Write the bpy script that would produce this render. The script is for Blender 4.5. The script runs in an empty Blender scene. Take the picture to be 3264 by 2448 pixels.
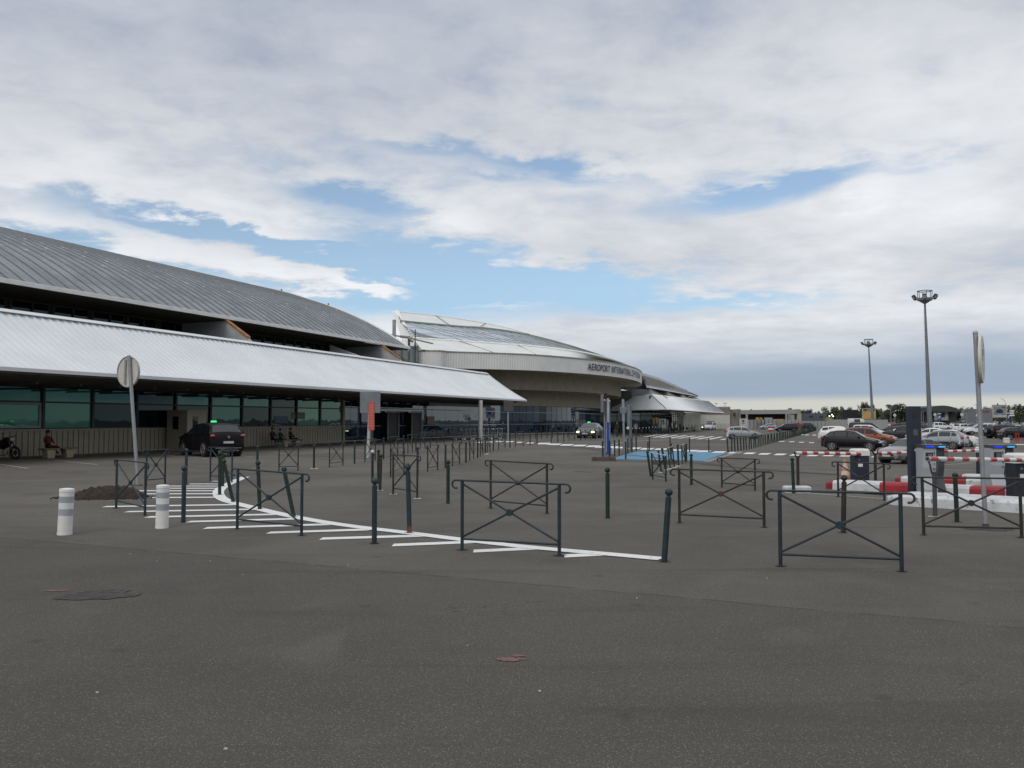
import bpy, math, random
from mathutils import Vector, Matrix, Euler
random.seed(7)
sc = bpy.context.scene
COL = sc.collection
R = math.radians

# ------------------------------------------------------------------ camera
CAM_H = 1.8; FPX = 2734.0; W0, H0 = 3264.0, 2448.0; HORIZ = 1340.0
PITCH = math.atan((HORIZ - H0/2)/FPX)
cd = bpy.data.cameras.new('camera'); co = bpy.data.objects.new('camera', cd); COL.objects.link(co)
co.location = (0, 0, CAM_H); co.rotation_euler = (R(90)+PITCH, 0, 0)
cd.sensor_width = 36; cd.lens = 36*FPX/W0; cd.clip_start = .1; cd.clip_end = 9000
sc.camera = co

# ------------------------------------------------------------------ light
sc.view_settings.view_transform = 'Standard'; sc.view_settings.look = 'None'
sc.view_settings.exposure = 0.0; sc.view_settings.gamma = 1
SUN_EL, SUN_AZ = R(34), R(205)     # azimuth clockwise from +Y: behind the camera, a little to the left
sl = bpy.data.lights.new('sun', 'SUN'); sl.energy = 0.8; sl.angle = R(18); sl.color = (1, .95, .88)
so = bpy.data.objects.new('sun', sl); COL.objects.link(so)
sd = Vector((math.sin(SUN_AZ)*math.cos(SUN_EL), math.cos(SUN_AZ)*math.cos(SUN_EL), math.sin(SUN_EL)))
so.rotation_euler = sd.to_track_quat('Z', 'Y').to_euler()

class NT:
    """tiny expression helper for node trees"""
    def __init__(s, nt): s.nt = nt
    def node(s, t, **k):
        n = s.nt.nodes.new(t)
        for a, b in k.items(): setattr(n, a, b)
        return n
    def put(s, n, i, v):
        if v is None: return
        if isinstance(v, bpy.types.NodeSocket): s.nt.links.new(v, n.inputs[i])
        else: n.inputs[i].default_value = v
    def m(s, op, a, b=None, c=None, clamp=False):
        n = s.node('ShaderNodeMath', operation=op, use_clamp=clamp)
        s.put(n, 0, a); s.put(n, 1, b); s.put(n, 2, c); return n.outputs[0]
    def add(s, a, b): return s.m('ADD', a, b)
    def sub(s, a, b): return s.m('SUBTRACT', a, b)
    def mul(s, a, b): return s.m('MULTIPLY', a, b)
    def vm(s, op, a, b=None, sc_=None):
        n = s.node('ShaderNodeVectorMath', operation=op); s.put(n, 0, a)
        if b is not None: s.put(n, 1, b)
        if sc_ is not None: n.inputs['Scale'].default_value = sc_
        return n.outputs[0]
    def ss(s, x, lo, hi, a=0.0, b=1.0):
        n = s.node('ShaderNodeMapRange', interpolation_type='SMOOTHSTEP')
        s.put(n, 0, x); s.put(n, 1, lo); s.put(n, 2, hi); s.put(n, 3, a); s.put(n, 4, b); return n.outputs[0]
    def lin(s, x, lo, hi, a=0.0, b=1.0):
        n = s.node('ShaderNodeMapRange'); s.put(n, 0, x); s.put(n, 1, lo); s.put(n, 2, hi); s.put(n, 3, a); s.put(n, 4, b); return n.outputs[0]
    def noise(s, v, scale, detail=3, rough=.5, dist=0):
        n = s.node('ShaderNodeTexNoise'); s.put(n, 'Vector', v); s.put(n, 'Scale', scale)
        n.inputs['Detail'].default_value = detail; n.inputs['Roughness'].default_value = rough
        n.inputs['Distortion'].default_value = dist; return n.outputs['Fac']
    def mix(s, f, a, b):
        n = s.node('ShaderNodeMix', data_type='RGBA'); s.put(n, 0, f)
        n2 = [i for i in n.inputs if i.type == 'RGBA']
        for sock, v in zip(n2, (a, b)):
            if isinstance(v, bpy.types.NodeSocket): s.nt.links.new(v, sock)
            else: sock.default_value = tuple(v)+(1,) if len(v) == 3 else v
        return [o for o in n.outputs if o.type == 'RGBA'][0]
    def sepxyz(s, v):
        n = s.node('ShaderNodeSeparateXYZ'); s.put(n, 0, v); return n.outputs
    def comb(s, x, y, z):
        n = s.node('ShaderNodeCombineXYZ'); s.put(n, 0, x); s.put(n, 1, y); s.put(n, 2, z); return n.outputs[0]

wd = bpy.data.worlds.new("World"); sc.world = wd; wd.use_nodes = True
T = NT(wd.node_tree)
bg = wd.node_tree.nodes['Background']
sky = T.node('ShaderNodeTexSky', sky_type='NISHITA', sun_disc=False)
sky.sun_elevation = SUN_EL; sky.sun_rotation = SUN_AZ; sky.air_density = 1.0; sky.dust_density = .6; sky.ozone_density = 2.0
D = T.node('ShaderNodeTexCoord').outputs['Generated']
x, y, z = T.sepxyz(D)
az = T.m('ARCTAN2', x, y); el = T.m('ARCSINE', z)
zz = T.m('MAXIMUM', T.add(z, .11), .03)
P = T.comb(T.m('DIVIDE', x, zz), T.m('DIVIDE', y, zz), 0.0)
n1 = T.noise(P, 1.15, 6, .58, .35)
n2 = T.noise(P, 4.6, 6, .60, .2)
n3 = T.noise(T.vm('ADD', P, (7.3, 2.1, 4.4)), .62, 3, .5, .3)
stv = T.comb(T.mul(az, 3.0), T.mul(el, 18.0), 1.7)
n4 = T.noise(stv, 1.0, 4, .55, .3)
wa = T.mul(T.sub(n1, .5), .12); wb = T.mul(T.sub(n2, .5), .08)
azw = T.add(az, T.add(wa, wb)); elw = T.add(el, T.mul(T.sub(n2, .5), .055))
def blob(u, v, su, sv, amp, rot=0):
    a0 = math.atan((u-W0/2)/FPX); e0 = math.atan((HORIZ-v)/math.hypot(FPX, u-W0/2))
    dx = T.sub(azw, a0); dy = T.sub(elw, e0)
    if rot:
        c, s = math.cos(R(rot)), math.sin(R(rot))
        dx, dy = T.add(T.mul(dx, c), T.mul(dy, s)), T.sub(T.mul(dy, c), T.mul(dx, s))
    dx = T.m('POWER', T.m('ABSOLUTE', T.mul(dx, FPX/su)), 2.0); dy = T.m('POWER', T.m('ABSOLUTE', T.mul(dy, FPX/sv)), 2.0)
    return T.mul(T.m('EXPONENT', T.mul(T.add(dx, dy), -1.0)), amp)
def total(l):
    acc = l[0]
    for b in l[1:]: acc = T.add(acc, b)
    return acc
#BLOBS
blue = total([blob(2480, 590, 330, 50, 1.15, 6), blob(1790, 530, 260, 32, .85, -8), blob(1350, 460, 220, 26, .45, -4), blob(1600, 560, 150, 18, .45, -6),
              blob(1130, 630, 190, 44, 1.0, -8), blob(520, 700, 460, 40, .75, -6), blob(1350, 790, 380, 50, .6, -8), blob(3000, 520, 160, 30, .35, 10),
              blob(230, 780, 460, 50, .9, -8), blob(1650, 885, 520, 72, 1.15, -4), blob(980, 800, 460, 36, .85, -10), blob(1350, 960, 500, 60, 1.0),
              blob(2300, 965, 420, 24, .55), blob(850, 500, 600, 120, .24), blob(1500, 640, 700, 160, .16), blob(1800, 330, 500, 70, .14)])
wisp = total([blob(900, 872, 300, 30, 1.5, -7), blob(1180, 905, 120, 20, 1.0, -9), blob(830, 730, 300, 26, .9, -10), blob(1480, 690, 90, 32, 1.0, -12), blob(2790, 600, 105, 38, 1.1),
              blob(2390, 590, 75, 22, 1.0), blob(1640, 968, 200, 16, .6), blob(2000, 800, 500, 60, .4, 6)])
dens = T.add(T.sub(T.add(T.add(.92, T.mul(T.sub(n1, .5), .9)), T.mul(T.sub(n2, .5), 1.35)), T.mul(blue, 1.22)), wisp)
cover = T.ss(dens, -.25, .90)
# cloud brightness: lit tops and grey bellies, slate bank low down on the right, pale strip on the horizon
elv = el
shade = T.add(T.mul(T.sub(n3, .5), .55), T.add(T.mul(T.sub(n2, .5), .27), T.mul(T.sub(n1, .5), .28)))
lum = T.add(T.lin(elv, .12, .48, .76, .60), shade)
lum = T.add(lum, T.mul(wisp, .10))
lum = T.sub(lum, blob(150, 30, 1500, 300, .12))
side = T.mul(T.mul(T.ss(az, R(50), R(85)), T.ss(az, R(215), R(170))), T.ss(el, R(22), R(5)))  # unseen low sky to the right, darkness added to shade under the canopy
lum = T.add(T.m('MINIMUM', T.m('MAXIMUM', lum, .34), .90), T.ss(el, R(30), R(62), 0, .52))  # sky overhead, out of view, brightened to add light on the ground
warm = T.mix(T.ss(lum, .42, .78), (.86, .95, 1.13), (.97, 1.0, 1.045))
cl = T.vm('MULTIPLY', warm, T.comb(lum, lum, lum))
bank = T.mul(T.ss(azw, -.12, .22), T.ss(T.add(elv, T.mul(T.sub(n4, .5), .05)), .115, .05))
cl = T.mix(T.mul(bank, .9), cl, (.30, .385, .50))
strip = T.ss(T.add(elv, T.mul(T.sub(n4, .5), .022)), .030, .018)
cl = T.mix(strip, cl, (.62, .63, .58))
cover = T.m('MAXIMUM', cover, T.m('MAXIMUM', T.mul(bank, .95), strip))
skyc = T.vm('ADD', T.vm('MULTIPLY', sky.outputs[0], (.095, .098, .100)), (.10, .11, .11))
lowsky = T.mix(T.ss(el, .22, .04), skyc, (.34, .56, .80))
fin = T.mix(cover, lowsky, cl)
fin = T.mix(T.ss(z, .0, -.03), fin, (.16, .16, .155))
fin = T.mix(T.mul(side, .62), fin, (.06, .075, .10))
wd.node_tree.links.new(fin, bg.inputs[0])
bg.inputs[1].default_value = 1.0
wd.cycles.sampling_method = 'MANUAL'; wd.cycles.sample_map_resolution = 256

# ------------------------------------------------------------------ picture <-> place
def smooth(t): t = max(0., min(1., t)); return t*t*(3-2*t)
def gz(X, Y): return -.45*smooth((X-7)/13)*smooth((Y-23)/20)
CP, SP = math.cos(PITCH), math.sin(PITCH)
def ray(u, v):
    a = (u-W0/2)/FPX; b = -(v-H0/2)/FPX
    return Vector((a, CP-SP*b, SP+CP*b))
def atz(u, v, zv):
    r = ray(u, v); t = (zv-CAM_H)/r.z; return Vector((r.x*t, r.y*t, zv))
def aty(u, v, Y):
    r = ray(u, v); t = Y/r.y; return Vector((r.x*t, Y, CAM_H+r.z*t))
def at(u, v):
    zv = 0
    for _ in range(12):
        p = atz(u, v, zv); zv = .5*zv+.5*gz(p.x, p.y)
    return Vector((p.x, p.y, gz(p.x, p.y)))
def top_z(p, v):            # height of the picture row v above ground point p
    return aty(W0/2, v, p.y).z

# ------------------------------------------------------------------ materials
def newmat(name):
    m = bpy.data.materials.new(name); m.use_nodes = True
    return m, NT(m.node_tree), m.node_tree.nodes['Principled BSDF']
MATS = {}
def pm(name, col, rough=.6, metal=0., var=.12, vs=3., spec=.5, bump=0., bs=40., coat=0., emis=None, es=0., wear=None, ws=6., wa=.5):
    if name in MATS: return MATS[name]
    m, t, b = newmat(name); MATS[name] = m
    oc = t.node('ShaderNodeTexCoord').outputs['Object']
    geo = t.node('ShaderNodeNewGeometry').outputs['Position']
    c = tuple(col)
    n = t.noise(geo, vs, 4, .55)
    k1 = tuple(x*(1-var) for x in c); k2 = tuple(min(1, x*(1+var)) for x in c)
    out = t.mix(t.ss(n, .3, .7), k1, k2)
    if wear is not None:
        w = t.ss(t.noise(geo, ws, 6, .65), 1-wa, 1-wa+.12); out = t.mix(w, out, wear)
    t.nt.links.new(out, b.inputs['Base Color'])
    b.inputs['Roughness'].default_value = rough; b.inputs['Metallic'].default_value = metal
    b.inputs['Specular IOR Level'].default_value = spec
    if coat: b.inputs['Coat Weight'].default_value = coat; b.inputs['Coat Roughness'].default_value = .06
    if bump:
        bn = t.node('ShaderNodeBump'); bn.inputs['Strength'].default_value = bump; bn.inputs['Distance'].default_value = .01
        t.nt.links.new(t.noise(geo, bs, 3), bn.inputs['Height']); t.nt.links.new(bn.outputs[0], b.inputs['Normal'])
    if emis: b.inputs['Emission Color'].default_value = tuple(emis)+(1,); b.inputs['Emission Strength'].default_value = es
    return m

def glassmat(name, col, ior=1.9, rough=.02, wob=.0):
    if name in MATS: return MATS[name]
    m, t, b = newmat(name); MATS[name] = m
    b.inputs['Base Color'].default_value = tuple(col)+(1,); b.inputs['Roughness'].default_value = rough
    b.inputs['IOR'].default_value = ior
    if wob:
        g = t.node('ShaderNodeNewGeometry').outputs['Position']
        bn = t.node('ShaderNodeBump'); bn.inputs['Strength'].default_value = wob; bn.inputs['Distance'].default_value = .05
        t.nt.links.new(t.noise(g, .6, 2), bn.inputs['Height']); t.nt.links.new(bn.outputs[0], b.inputs['Normal'])
    return m

# asphalt: aggregate speckle, stains, an old repair strip seam
def asphalt():
    m, t, b = newmat('asphalt'); g = t.node('ShaderNodeNewGeometry').outputs['Position']
    x, y, z = t.sepxyz(g)
    d = t.m('SQRT', t.add(t.mul(x, x), t.mul(y, y)))
    big = t.noise(g, .16, 5, .6, .5); mid = t.noise(g, 1.3, 5, .6)
    fine = t.noise(g, 85, 2, .6); fine2 = t.noise(g, 34, 3, .75)
    base = t.mix(t.ss(big, .34, .66), (.092, .083, .071), (.140, .127, .109))
    base = t.mix(t.mul(t.ss(mid, .45, .7), .30), base, (.165, .149, .126))
    # the near strip is an older, darker surface; its joint runs across the yard
    p1 = at(0, 1712); p2 = at(3264, 2002)
    k = (p2.y-p1.y)/(p2.x-p1.x)
    jl = t.sub(y, t.add(t.mul(x, k), p1.y-k*p1.x))
    jl = t.add(jl, t.mul(t.sub(t.noise(g, 1.1, 3), .5), .22))
    base = t.mix(t.ss(jl, .02, -.02, 0, .45), base, (.068, .061, .052))
    seam = t.mul(t.ss(t.m('ABSOLUTE', jl), .035, .008), t.ss(t.noise(g, 3.0, 3), .38, .52))
    sp = t.node('ShaderNodeTexVoronoi'); t.put(sp, 'Vector', g); sp.inputs['Scale'].default_value = 72
    wsp = t.mul(t.ss(sp.outputs['Distance'], .42, .18), t.ss(t.sepxyz(sp.outputs['Color'])[0], .55, 1.0))
    fade = t.ss(d, 30, 9, .35, 1.0)
    c = t.mix(t.mul(t.ss(fine, .38, .66), t.mul(fade, .75)), base, (.040, .036, .031))
    c = t.mix(t.mul(t.ss(fine2, .52, .72), t.mul(fade, .30)), c, (.22, .20, .172))
    c = t.mix(t.mul(wsp, t.mul(fade, .6)), c, (.34, .315, .275))
    stain = t.ss(t.noise(t.vm('ADD', g, (31, 8, 0)), .33, 4, .55), .58, .72, 0, .35)
    c = t.mix(stain, c, (.052, .047, .040))
    tyre = t.noise(t.vm('MULTIPLY', t.vm('ADD', g, t.vm('MULTIPLY', t.node('ShaderNodeTexNoise').outputs['Color'], (0, 0, 0))), (.10, 1.5, 1)), 1.0, 4, .6, .8)
    c = t.mix(t.ss(tyre, .55, .72, 0, .38), c, (.046, .041, .036))
    c = t.mix(t.ss(t.noise(g, .45, 3, .5, 1.2), .60, .80, 0, .16), c, (.21, .19, .16))
    drip = t.node('ShaderNodeTexVoronoi'); t.put(drip, 'Vector', g); drip.inputs['Scale'].default_value = 1.1
    c = t.mix(t.mul(t.ss(drip.outputs['Distance'], .11, .03), .45), c, (.045, .040, .034))
    crack = t.mul(t.ss(t.m('ABSOLUTE', t.sub(t.noise(t.vm('ADD', g, (3, 77, 0)), .22, 6, .62, .2), .5)), .0024, .0008), t.ss(big, .5, .6))
    c = t.mix(t.mul(crack, .6), c, (.025, .024, .022))
    c = t.mix(t.mul(seam, .6), c, (.024, .022, .02))
    t.nt.links.new(c, b.inputs['Base Color']); b.inputs['Roughness'].default_value = .88; b.inputs['Specular IOR Level'].default_value = .25
    bn = t.node('ShaderNodeBump'); bn.inputs['Strength'].default_value = .55; bn.inputs['Distance'].default_value = .006
    t.nt.links.new(fine, bn.inputs['Height']); t.nt.links.new(bn.outputs[0], b.inputs['Normal'])
    return m

def paintmark(name, col, wear=.38):
    m, t, b = newmat(name); g = t.node('ShaderNodeNewGeometry').outputs['Position']
    w = t.ss(t.add(t.noise(g, 9, 6, .7), t.mul(t.noise(g, 60, 2), .18)), 1-wear-.06, 1-wear+.12)
    c = t.mix(w, col, tuple(.5*q+.05 for q in col)); t.nt.links.new(c, b.inputs['Base Color']); b.inputs['Roughness'].default_value = .7
    return m

# ------------------------------------------------------------------ mesh builder
class MB:
    def __init__(s): s.v = []; s.f = []; s.mi = []; s.sm = []; s.mats = []
    def _m(s, mat):
        if mat not in s.mats: s.mats.append(mat)
        return s.mats.index(mat)
    def poly(s, pts, faces, mat=None, smooth=False):
        o = len(s.v); s.v += [tuple(p) for p in pts]; k = s._m(mat)
        for f in faces: s.f.append([i+o for i in f]); s.mi.append(k); s.sm.append(smooth)
    def quad(s, a, b, c, d, mat=None): s.poly([a, b, c, d], [(0, 1, 2, 3)], mat)
    def box(s, c, size, mat=None, rz=0, rot=None):
        hx, hy, hz = size[0]/2, size[1]/2, size[2]/2
        M = (rot if rot is not None else Matrix.Rotation(rz, 3, 'Z'))
        c = Vector(c); P = [c+M@Vector((sx*hx, sy*hy, sz*hz)) for sz in (-1, 1) for sx, sy in ((-1, -1), (1, -1), (1, 1), (-1, 1))]
        s.poly(P, [(3, 2, 1, 0), (4, 5, 6, 7), (0, 1, 5, 4), (1, 2, 6, 5), (2, 3, 7, 6), (3, 0, 4, 7)], mat)
    def bbox(s, c, size, bv=.01, mat=None, rz=0):       # box with chamfered vertical edges and top
        hx, hy, hz = size[0]/2, size[1]/2, size[2]/2; M = Matrix.Rotation(rz, 3, 'Z'); c = Vector(c)
        def ring(ix, z):
            a, b = hx-ix, hy-ix; k = min(bv, a*.5, b*.5)
            q = [(-a+k, -b), (a-k, -b), (a, -b+k), (a, b-k), (a-k, b), (-a+k, b), (-a, b-k), (-a, -b+k)]
            return [c+M@Vector((p[0], p[1], z)) for p in q]
        rings = [ring(0, -hz), ring(0, hz-bv), ring(bv, hz)]
        P = sum(rings, []); F = [tuple(range(7, -1, -1)), tuple(range(16, 24))]
        for r in range(2):
            for i in range(8): j = (i+1) % 8; F.append((r*8+i, r*8+j, r*8+8+j, r*8+8+i))
        s.poly(P, F, mat)
    def cyl(s, p0, p1, r0, r1=None, n=12, mat=None, caps=True, smooth=True):
        r1 = r0 if r1 is None else r1; p0, p1 = Vector(p0), Vector(p1); d = (p1-p0)
        if d.length < 1e-6: return
        q = d.to_track_quat('Z', 'Y').to_matrix(); A = []; B = []
        for i in range(n):
            a = 2*math.pi*i/n; e = q@Vector((math.cos(a), math.sin(a), 0)); A.append(p0+e*r0); B.append(p1+e*r1)
        s.poly(A+B, [(i, (i+1) % n, n+(i+1) % n, n+i) for i in range(n)], mat, smooth)
        if caps: s.poly(A+B, [tuple(range(n-1, -1, -1)), tuple(range(n, 2*n))], mat)
    def tube(s, pts, r, n=8, mat=None):
        pts = [Vector(p) for p in pts]; rings = []; up = None
        for i, p in enumerate(pts):
            d = (pts[min(i+1, len(pts)-1)]-pts[max(i-1, 0)]).normalized()
            if up is None: up = d.orthogonal().normalized()
            up = (up-d*up.dot(d)).normalized(); sd_ = d.cross(up)
            rings.append([p+(up*math.cos(2*math.pi*k/n)+sd_*math.sin(2*math.pi*k/n))*r for k in range(n)])
        s.loft(rings, mat, True, True, caps=True)
    def loft(s, rings, mat=None, smooth=False, closed=True, caps=False):
        n = len(rings[0]); P = sum([list(r) for r in rings], []); F = []
        for a in range(len(rings)-1):
            for i in range(n if closed else n-1):
                j = (i+1) % n; F.append((a*n+i, a*n+j, a*n+n+j, a*n+n+i))
        s.poly(P, F, mat, smooth)
        if caps and closed: s.poly(P, [tuple(range(n-1, -1, -1)), tuple(range(len(P)-n, len(P)))], mat)
    def sphere(s, c, r, n=14, m=9, mat=None, sz=1., sx=1., sy=1.):
        c = Vector(c); rings = []
        for j in range(m+1):
            t = math.pi*j/m-math.pi/2; rr = max(math.cos(t), .001)*r
            rings.append([c+Vector((math.cos(2*math.pi*i/n)*rr*sx, math.sin(2*math.pi*i/n)*rr*sy, math.sin(t)*r*sz)) for i in range(n)])
        s.loft(rings, mat, True, True)
    def prism(s, poly, vec, mat=None):                   # poly: 3D points (planar), extruded by vec
        n = len(poly); A = [Vector(p) for p in poly]; B = [p+Vector(vec) for p in A]
        s.poly(A+B, [tuple(range(n-1, -1, -1)), tuple(range(n, 2*n))]+[(i, (i+1) % n, n+(i+1) % n, n+i) for i in range(n)], mat)
    def mesh(s, name, fix=True):
        me = bpy.data.meshes.new(name); me.from_pydata(s.v, [], s.f)
        for mt in s.mats: me.materials.append(mt)
        me.polygons.foreach_set('material_index', s.mi); me.polygons.foreach_set('use_smooth', s.sm)
        me.update()
        return me
    def build(s, name, parent=None, loc=None):
        o = bpy.data.objects.new(name, s.mesh(name)); COL.objects.link(o)
        if parent: o.parent = parent
        if loc is not None: o.location = loc
        return o
def merge_smooth(o, ang=35):
    import bmesh
    bm = bmesh.new(); bm.from_mesh(o.data); bmesh.ops.remove_doubles(bm, verts=bm.verts, dist=1e-4)
    bmesh.ops.recalc_face_normals(bm, faces=bm.faces)
    for e in bm.edges:
        if len(e.link_faces) == 2 and e.calc_face_angle(0) > R(ang): e.smooth = False
    bm.to_mesh(o.data); bm.free(); return o
def tag(o, label=None, cat=None, group=None, kind=None):
    if label: o['label'] = label
    if cat: o['category'] = cat
    if group: o['group'] = group
    if kind: o['kind'] = kind
    return o
def empty(name, label, cat, loc=(0, 0, 0), rz=0, group=None):
    o = bpy.data.objects.new(name, None); COL.objects.link(o); o.location = loc; o.rotation_euler.z = rz
    o.empty_display_size = .2
    return tag(o, label, cat, group)
KIDS = {}
def copy_tree(o, parent=None, top=True):
    c = o.copy(); COL.objects.link(c)
    if parent: c.parent = parent
    for ch in list(o.children): copy_tree(ch, c, False)
    return c
ORD = ['', 'first', 'second', 'third', 'fourth', 'fifth', 'sixth', 'seventh', 'eighth', 'ninth', 'tenth', 'eleventh', 'twelfth', 'thirteenth', 'fourteenth', 'fifteenth', 'sixteenth', 'seventeenth', 'eighteenth', 'nineteenth']
TENS = {2: 'twent', 3: 'thirt', 4: 'fort', 5: 'fift', 6: 'sixt', 7: 'sevent', 8: 'eight', 9: 'ninet'}
def ordn(n):
    if n < 20: return ORD[n]
    a, b = divmod(n, 10)
    return TENS[a]+('ieth' if b == 0 else 'y-'+ORD[b])

# ------------------------------------------------------------------ shared materials
ASPH = asphalt()
WHITEM = paintmark('road_paint_white', (.72, .72, .70), .30)
WORNM = paintmark('road_paint_worn', (.52, .51, .49), .46)
FADEM = paintmark('road_paint_faded', (.26, .25, .23), .5)
BLUEM = paintmark('road_paint_blue', (.085, .235, .37), .36)
PATCHM = pm('dark_patch', (.045, .042, .04), .9, var=.3, vs=8)
REDSP = paintmark('marker_spray_red', (.22, .055, .04), .55)
# ================================================================== GROUND
def lines(a, b, s):
    n = max(1, int(round((b-a)/s))); return [a+(b-a)*i/n for i in range(n+1)]
xs = [-3500, -900, -250, -90, -40, -20, -8, 0]+lines(4, 23, .5)+[30, 50, 90, 180, 500, 1400, 3500]
ys = [-900, -200, -50, -10, 0, 10]+lines(20, 46, .5)+[60, 90, 150, 300, 700, 1500, 4500]
g = MB(); P = [(X, Y, gz(X, Y)) for Y in ys for X in xs]; nx = len(xs)
g.poly(P, [(j*nx+i, j*nx+i+1, (j+1)*nx+i+1, (j+1)*nx+i) for j in range(len(ys)-1) for i in range(nx-1)], ASPH, True)
tag(g.build('ground'), 'grey weathered asphalt yard', 'ground', kind='structure')

def gp(p, h): return (p[0], p[1], gz(p[0], p[1])+h)
def gquad(mb, a, b, c, d, mat, h=.007, step=1.2):
    a, b, c, d = [Vector(q[:2]) for q in (a, b, c, d)]
    n = max(1, int(max((b-a).length, (c-d).length)/step)); m = max(1, int(max((d-a).length, (c-b).length)/step))
    pts = []
    for j in range(m+1):
        for i in range(n+1):
            s, t = i/n, j/m; p = (a*(1-s)+b*s)*(1-t)+(d*(1-s)+c*s)*t; pts.append(gp(p, h))
    fs = [(j*(n+1)+i, j*(n+1)+i+1, (j+1)*(n+1)+i+1, (j+1)*(n+1)+i) for j in range(m) for i in range(n)]
    nrm = (b-a).cross(d-a)
    if nrm < 0: fs = [f[::-1] for f in fs]
    mb.poly(pts, fs, mat)
def gstrip(mb, pts, w, mat, h=.007):
    pts = [Vector(p[:2]) for p in pts]; L = []; Rr = []
    for i, p in enumerate(pts):
        d = (pts[min(i+1, len(pts)-1)]-pts[max(i-1, 0)]).normalized(); q = Vector((-d.y, d.x))*w/2; L.append(p+q); Rr.append(p-q)
    for i in range(len(pts)-1): gquad(mb, Rr[i], Rr[i+1], L[i+1], L[i], mat, h)
def crom(pts, n, closed=False):
    pts = [Vector(p) for p in pts]; out = []; N = len(pts)
    rng = range(N if closed else N-1)
    for i in rng:
        if closed: p0, p1, p2, p3 = pts[(i-1) % N], pts[i], pts[(i+1) % N], pts[(i+2) % N]
        else: p0, p1, p2, p3 = pts[max(i-1, 0)], pts[i], pts[i+1], pts[min(i+2, N-1)]
        for k in range(n):
            t = k/n; out.append(.5*((2*p1)+(p2-p0)*t+(2*p0-5*p1+4*p2-p3)*t*t+(3*p1-p0-3*p2+p3)*t**3))
    if not closed: out.append(pts[-1])
    return out

# hatched island painted on the near left
mk = MB()
edge = [(782, 1521), (750, 1534), (716, 1550), (697, 1566), (700, 1583), (722, 1597), (765, 1609), (827, 1624), (940, 1649), (1095, 1675), (1301, 1700), (1396, 1712), (1500, 1725), (1640, 1741), (1788, 1755), (1940, 1768), (2108, 1783)]
gstrip(mk, crom([at(*p) for p in edge], 5), .27, WHITEM, .011)
for a, b, c, d in [(676, 1534.7, 705, 1534.5), (603, 1543.3, 700, 1543.2), (538, 1550, 695, 1550), (538, 1557, 690, 1557), (438, 1565.3, 686, 1565), (425, 1575, 686, 1574.5),
                   (478, 1586.8, 700, 1585.6), (332, 1615.8, 762, 1609), (402, 1632, 815, 1624), (468, 1649, 895, 1640), (599, 1664, 955, 1654), (654, 1684, 1085, 1671),
                   (855, 1699, 1180, 1688.5), (1023, 1718, 1360, 1708), (1252, 1738.6, 1520, 1728), (1509, 1758, 1725, 1748), (1798, 1773.5, 1930, 1767)]:
    p, q = at(a, b), at(c, d)
    n = Vector((0, .13, 0)); gquad(mk, p-n, q-n, q+n, p+n, WHITEM, .007)
tag(mk.build('hatched_marking'), 'white hatched island with a curved edge painted on the asphalt', 'road marking', kind='structure')

# dashed give-way line, zebra crossings, thin bay lines
mk = MB()
dash = [(1733, 1414), (1767, 1416.5), (1807, 1418.5), (1848, 1420.3), (1890, 1422.5), (1919, 1425), (1951, 1425), (1973, 1427), (2022, 1429), (2063, 1431), (2108, 1432), (2157, 1435), (2205, 1437), (2243, 1438.5), (2292, 1441), (2342, 1443), (2389, 1445), (2437, 1447), (2487, 1448.5), (2537, 1450), (2591, 1451.7), (2642, 1452), (2696, 1453), (2796, 1455.5), (2850, 1456.5), (2900, 1457.5)]
for u, v in dash:
    k = 18 if u < 2350 else 15
    a, b, c, d = at(u-k-7, v+2.4), at(u+k-5, v+2.4), at(u+k+7, v-2.4), at(u-k+5, v-2.4); gquad(mk, a, b, c, d, WHITEM, .007)
for u0, v0, u1, v1 in [(2051, 1391, 2103, 1385.6), (2081, 1393, 2131, 1386.5), (2103, 1394.2, 2160, 1387.7), (2135, 1395, 2189, 1388.8), (2162, 1396, 2216, 1390), (2194, 1397.3, 2246, 1391.3), (2223, 1398.5, 2275, 1392.3), (2252.6, 1400, 2302, 1393.5), (2298, 1400.5, 2330, 1397)]:
    a, b = at(u0, v0), at(u1, v1); gquad(mk, at(u0-5, v0+1.4), at(u0+9, v0+1.4), at(u1+5, v1-1), at(u1-9, v1-1), WHITEM)
for u, v in [(2491, 1407), (2523, 1408.3), (2554, 1409.8), (2586, 1411.2), (2555, 1385.7), (2571, 1386.4), (2595, 1387), (3110, 1417.5), (3185, 1417.5), (3250, 1417), (3072, 1391), (3100, 1391)]:
    k = 8 if v > 1400 and u < 3000 else (14 if v > 1400 else 6); gquad(mk, at(u-k, v+1), at(u+k, v+1), at(u+k+2, v-1.), at(u-k+2, v-1.), WHITEM)
for u, v in [(1530, 1410), (1562, 1408.8), (1592, 1407.5), (1625, 1408), (1658, 1410), (1690, 1412)]:
    gquad(mk, at(u-14, v+1.6), at(u+9, v+1.6), at(u+14, v-1.4), at(u-9, v-1.4), WHITEM)
for k in range(6):
    gquad(mk, at(2045+k*24, 1379.6-k*1.1), at(2062+k*24, 1379.6-k*1.1), at(2070+k*24, 1377.6-k*1.1), at(2053+k*24, 1377.6-k*1.1), WORNM)
tag(mk.build('road_markings'), 'white dashes and zebra stripes on the asphalt', 'road marking', kind='structure')
mk = MB()
gstrip(mk, crom([at(1947, 1418), at(2000, 1409), at(2060, 1404.5), at(2160, 1396.6), at(2230, 1391)], 6), .14, WORNM)
gstrip(mk, [at(2225, 1388.5), at(2307, 1381)], .12, WORNM)
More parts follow.
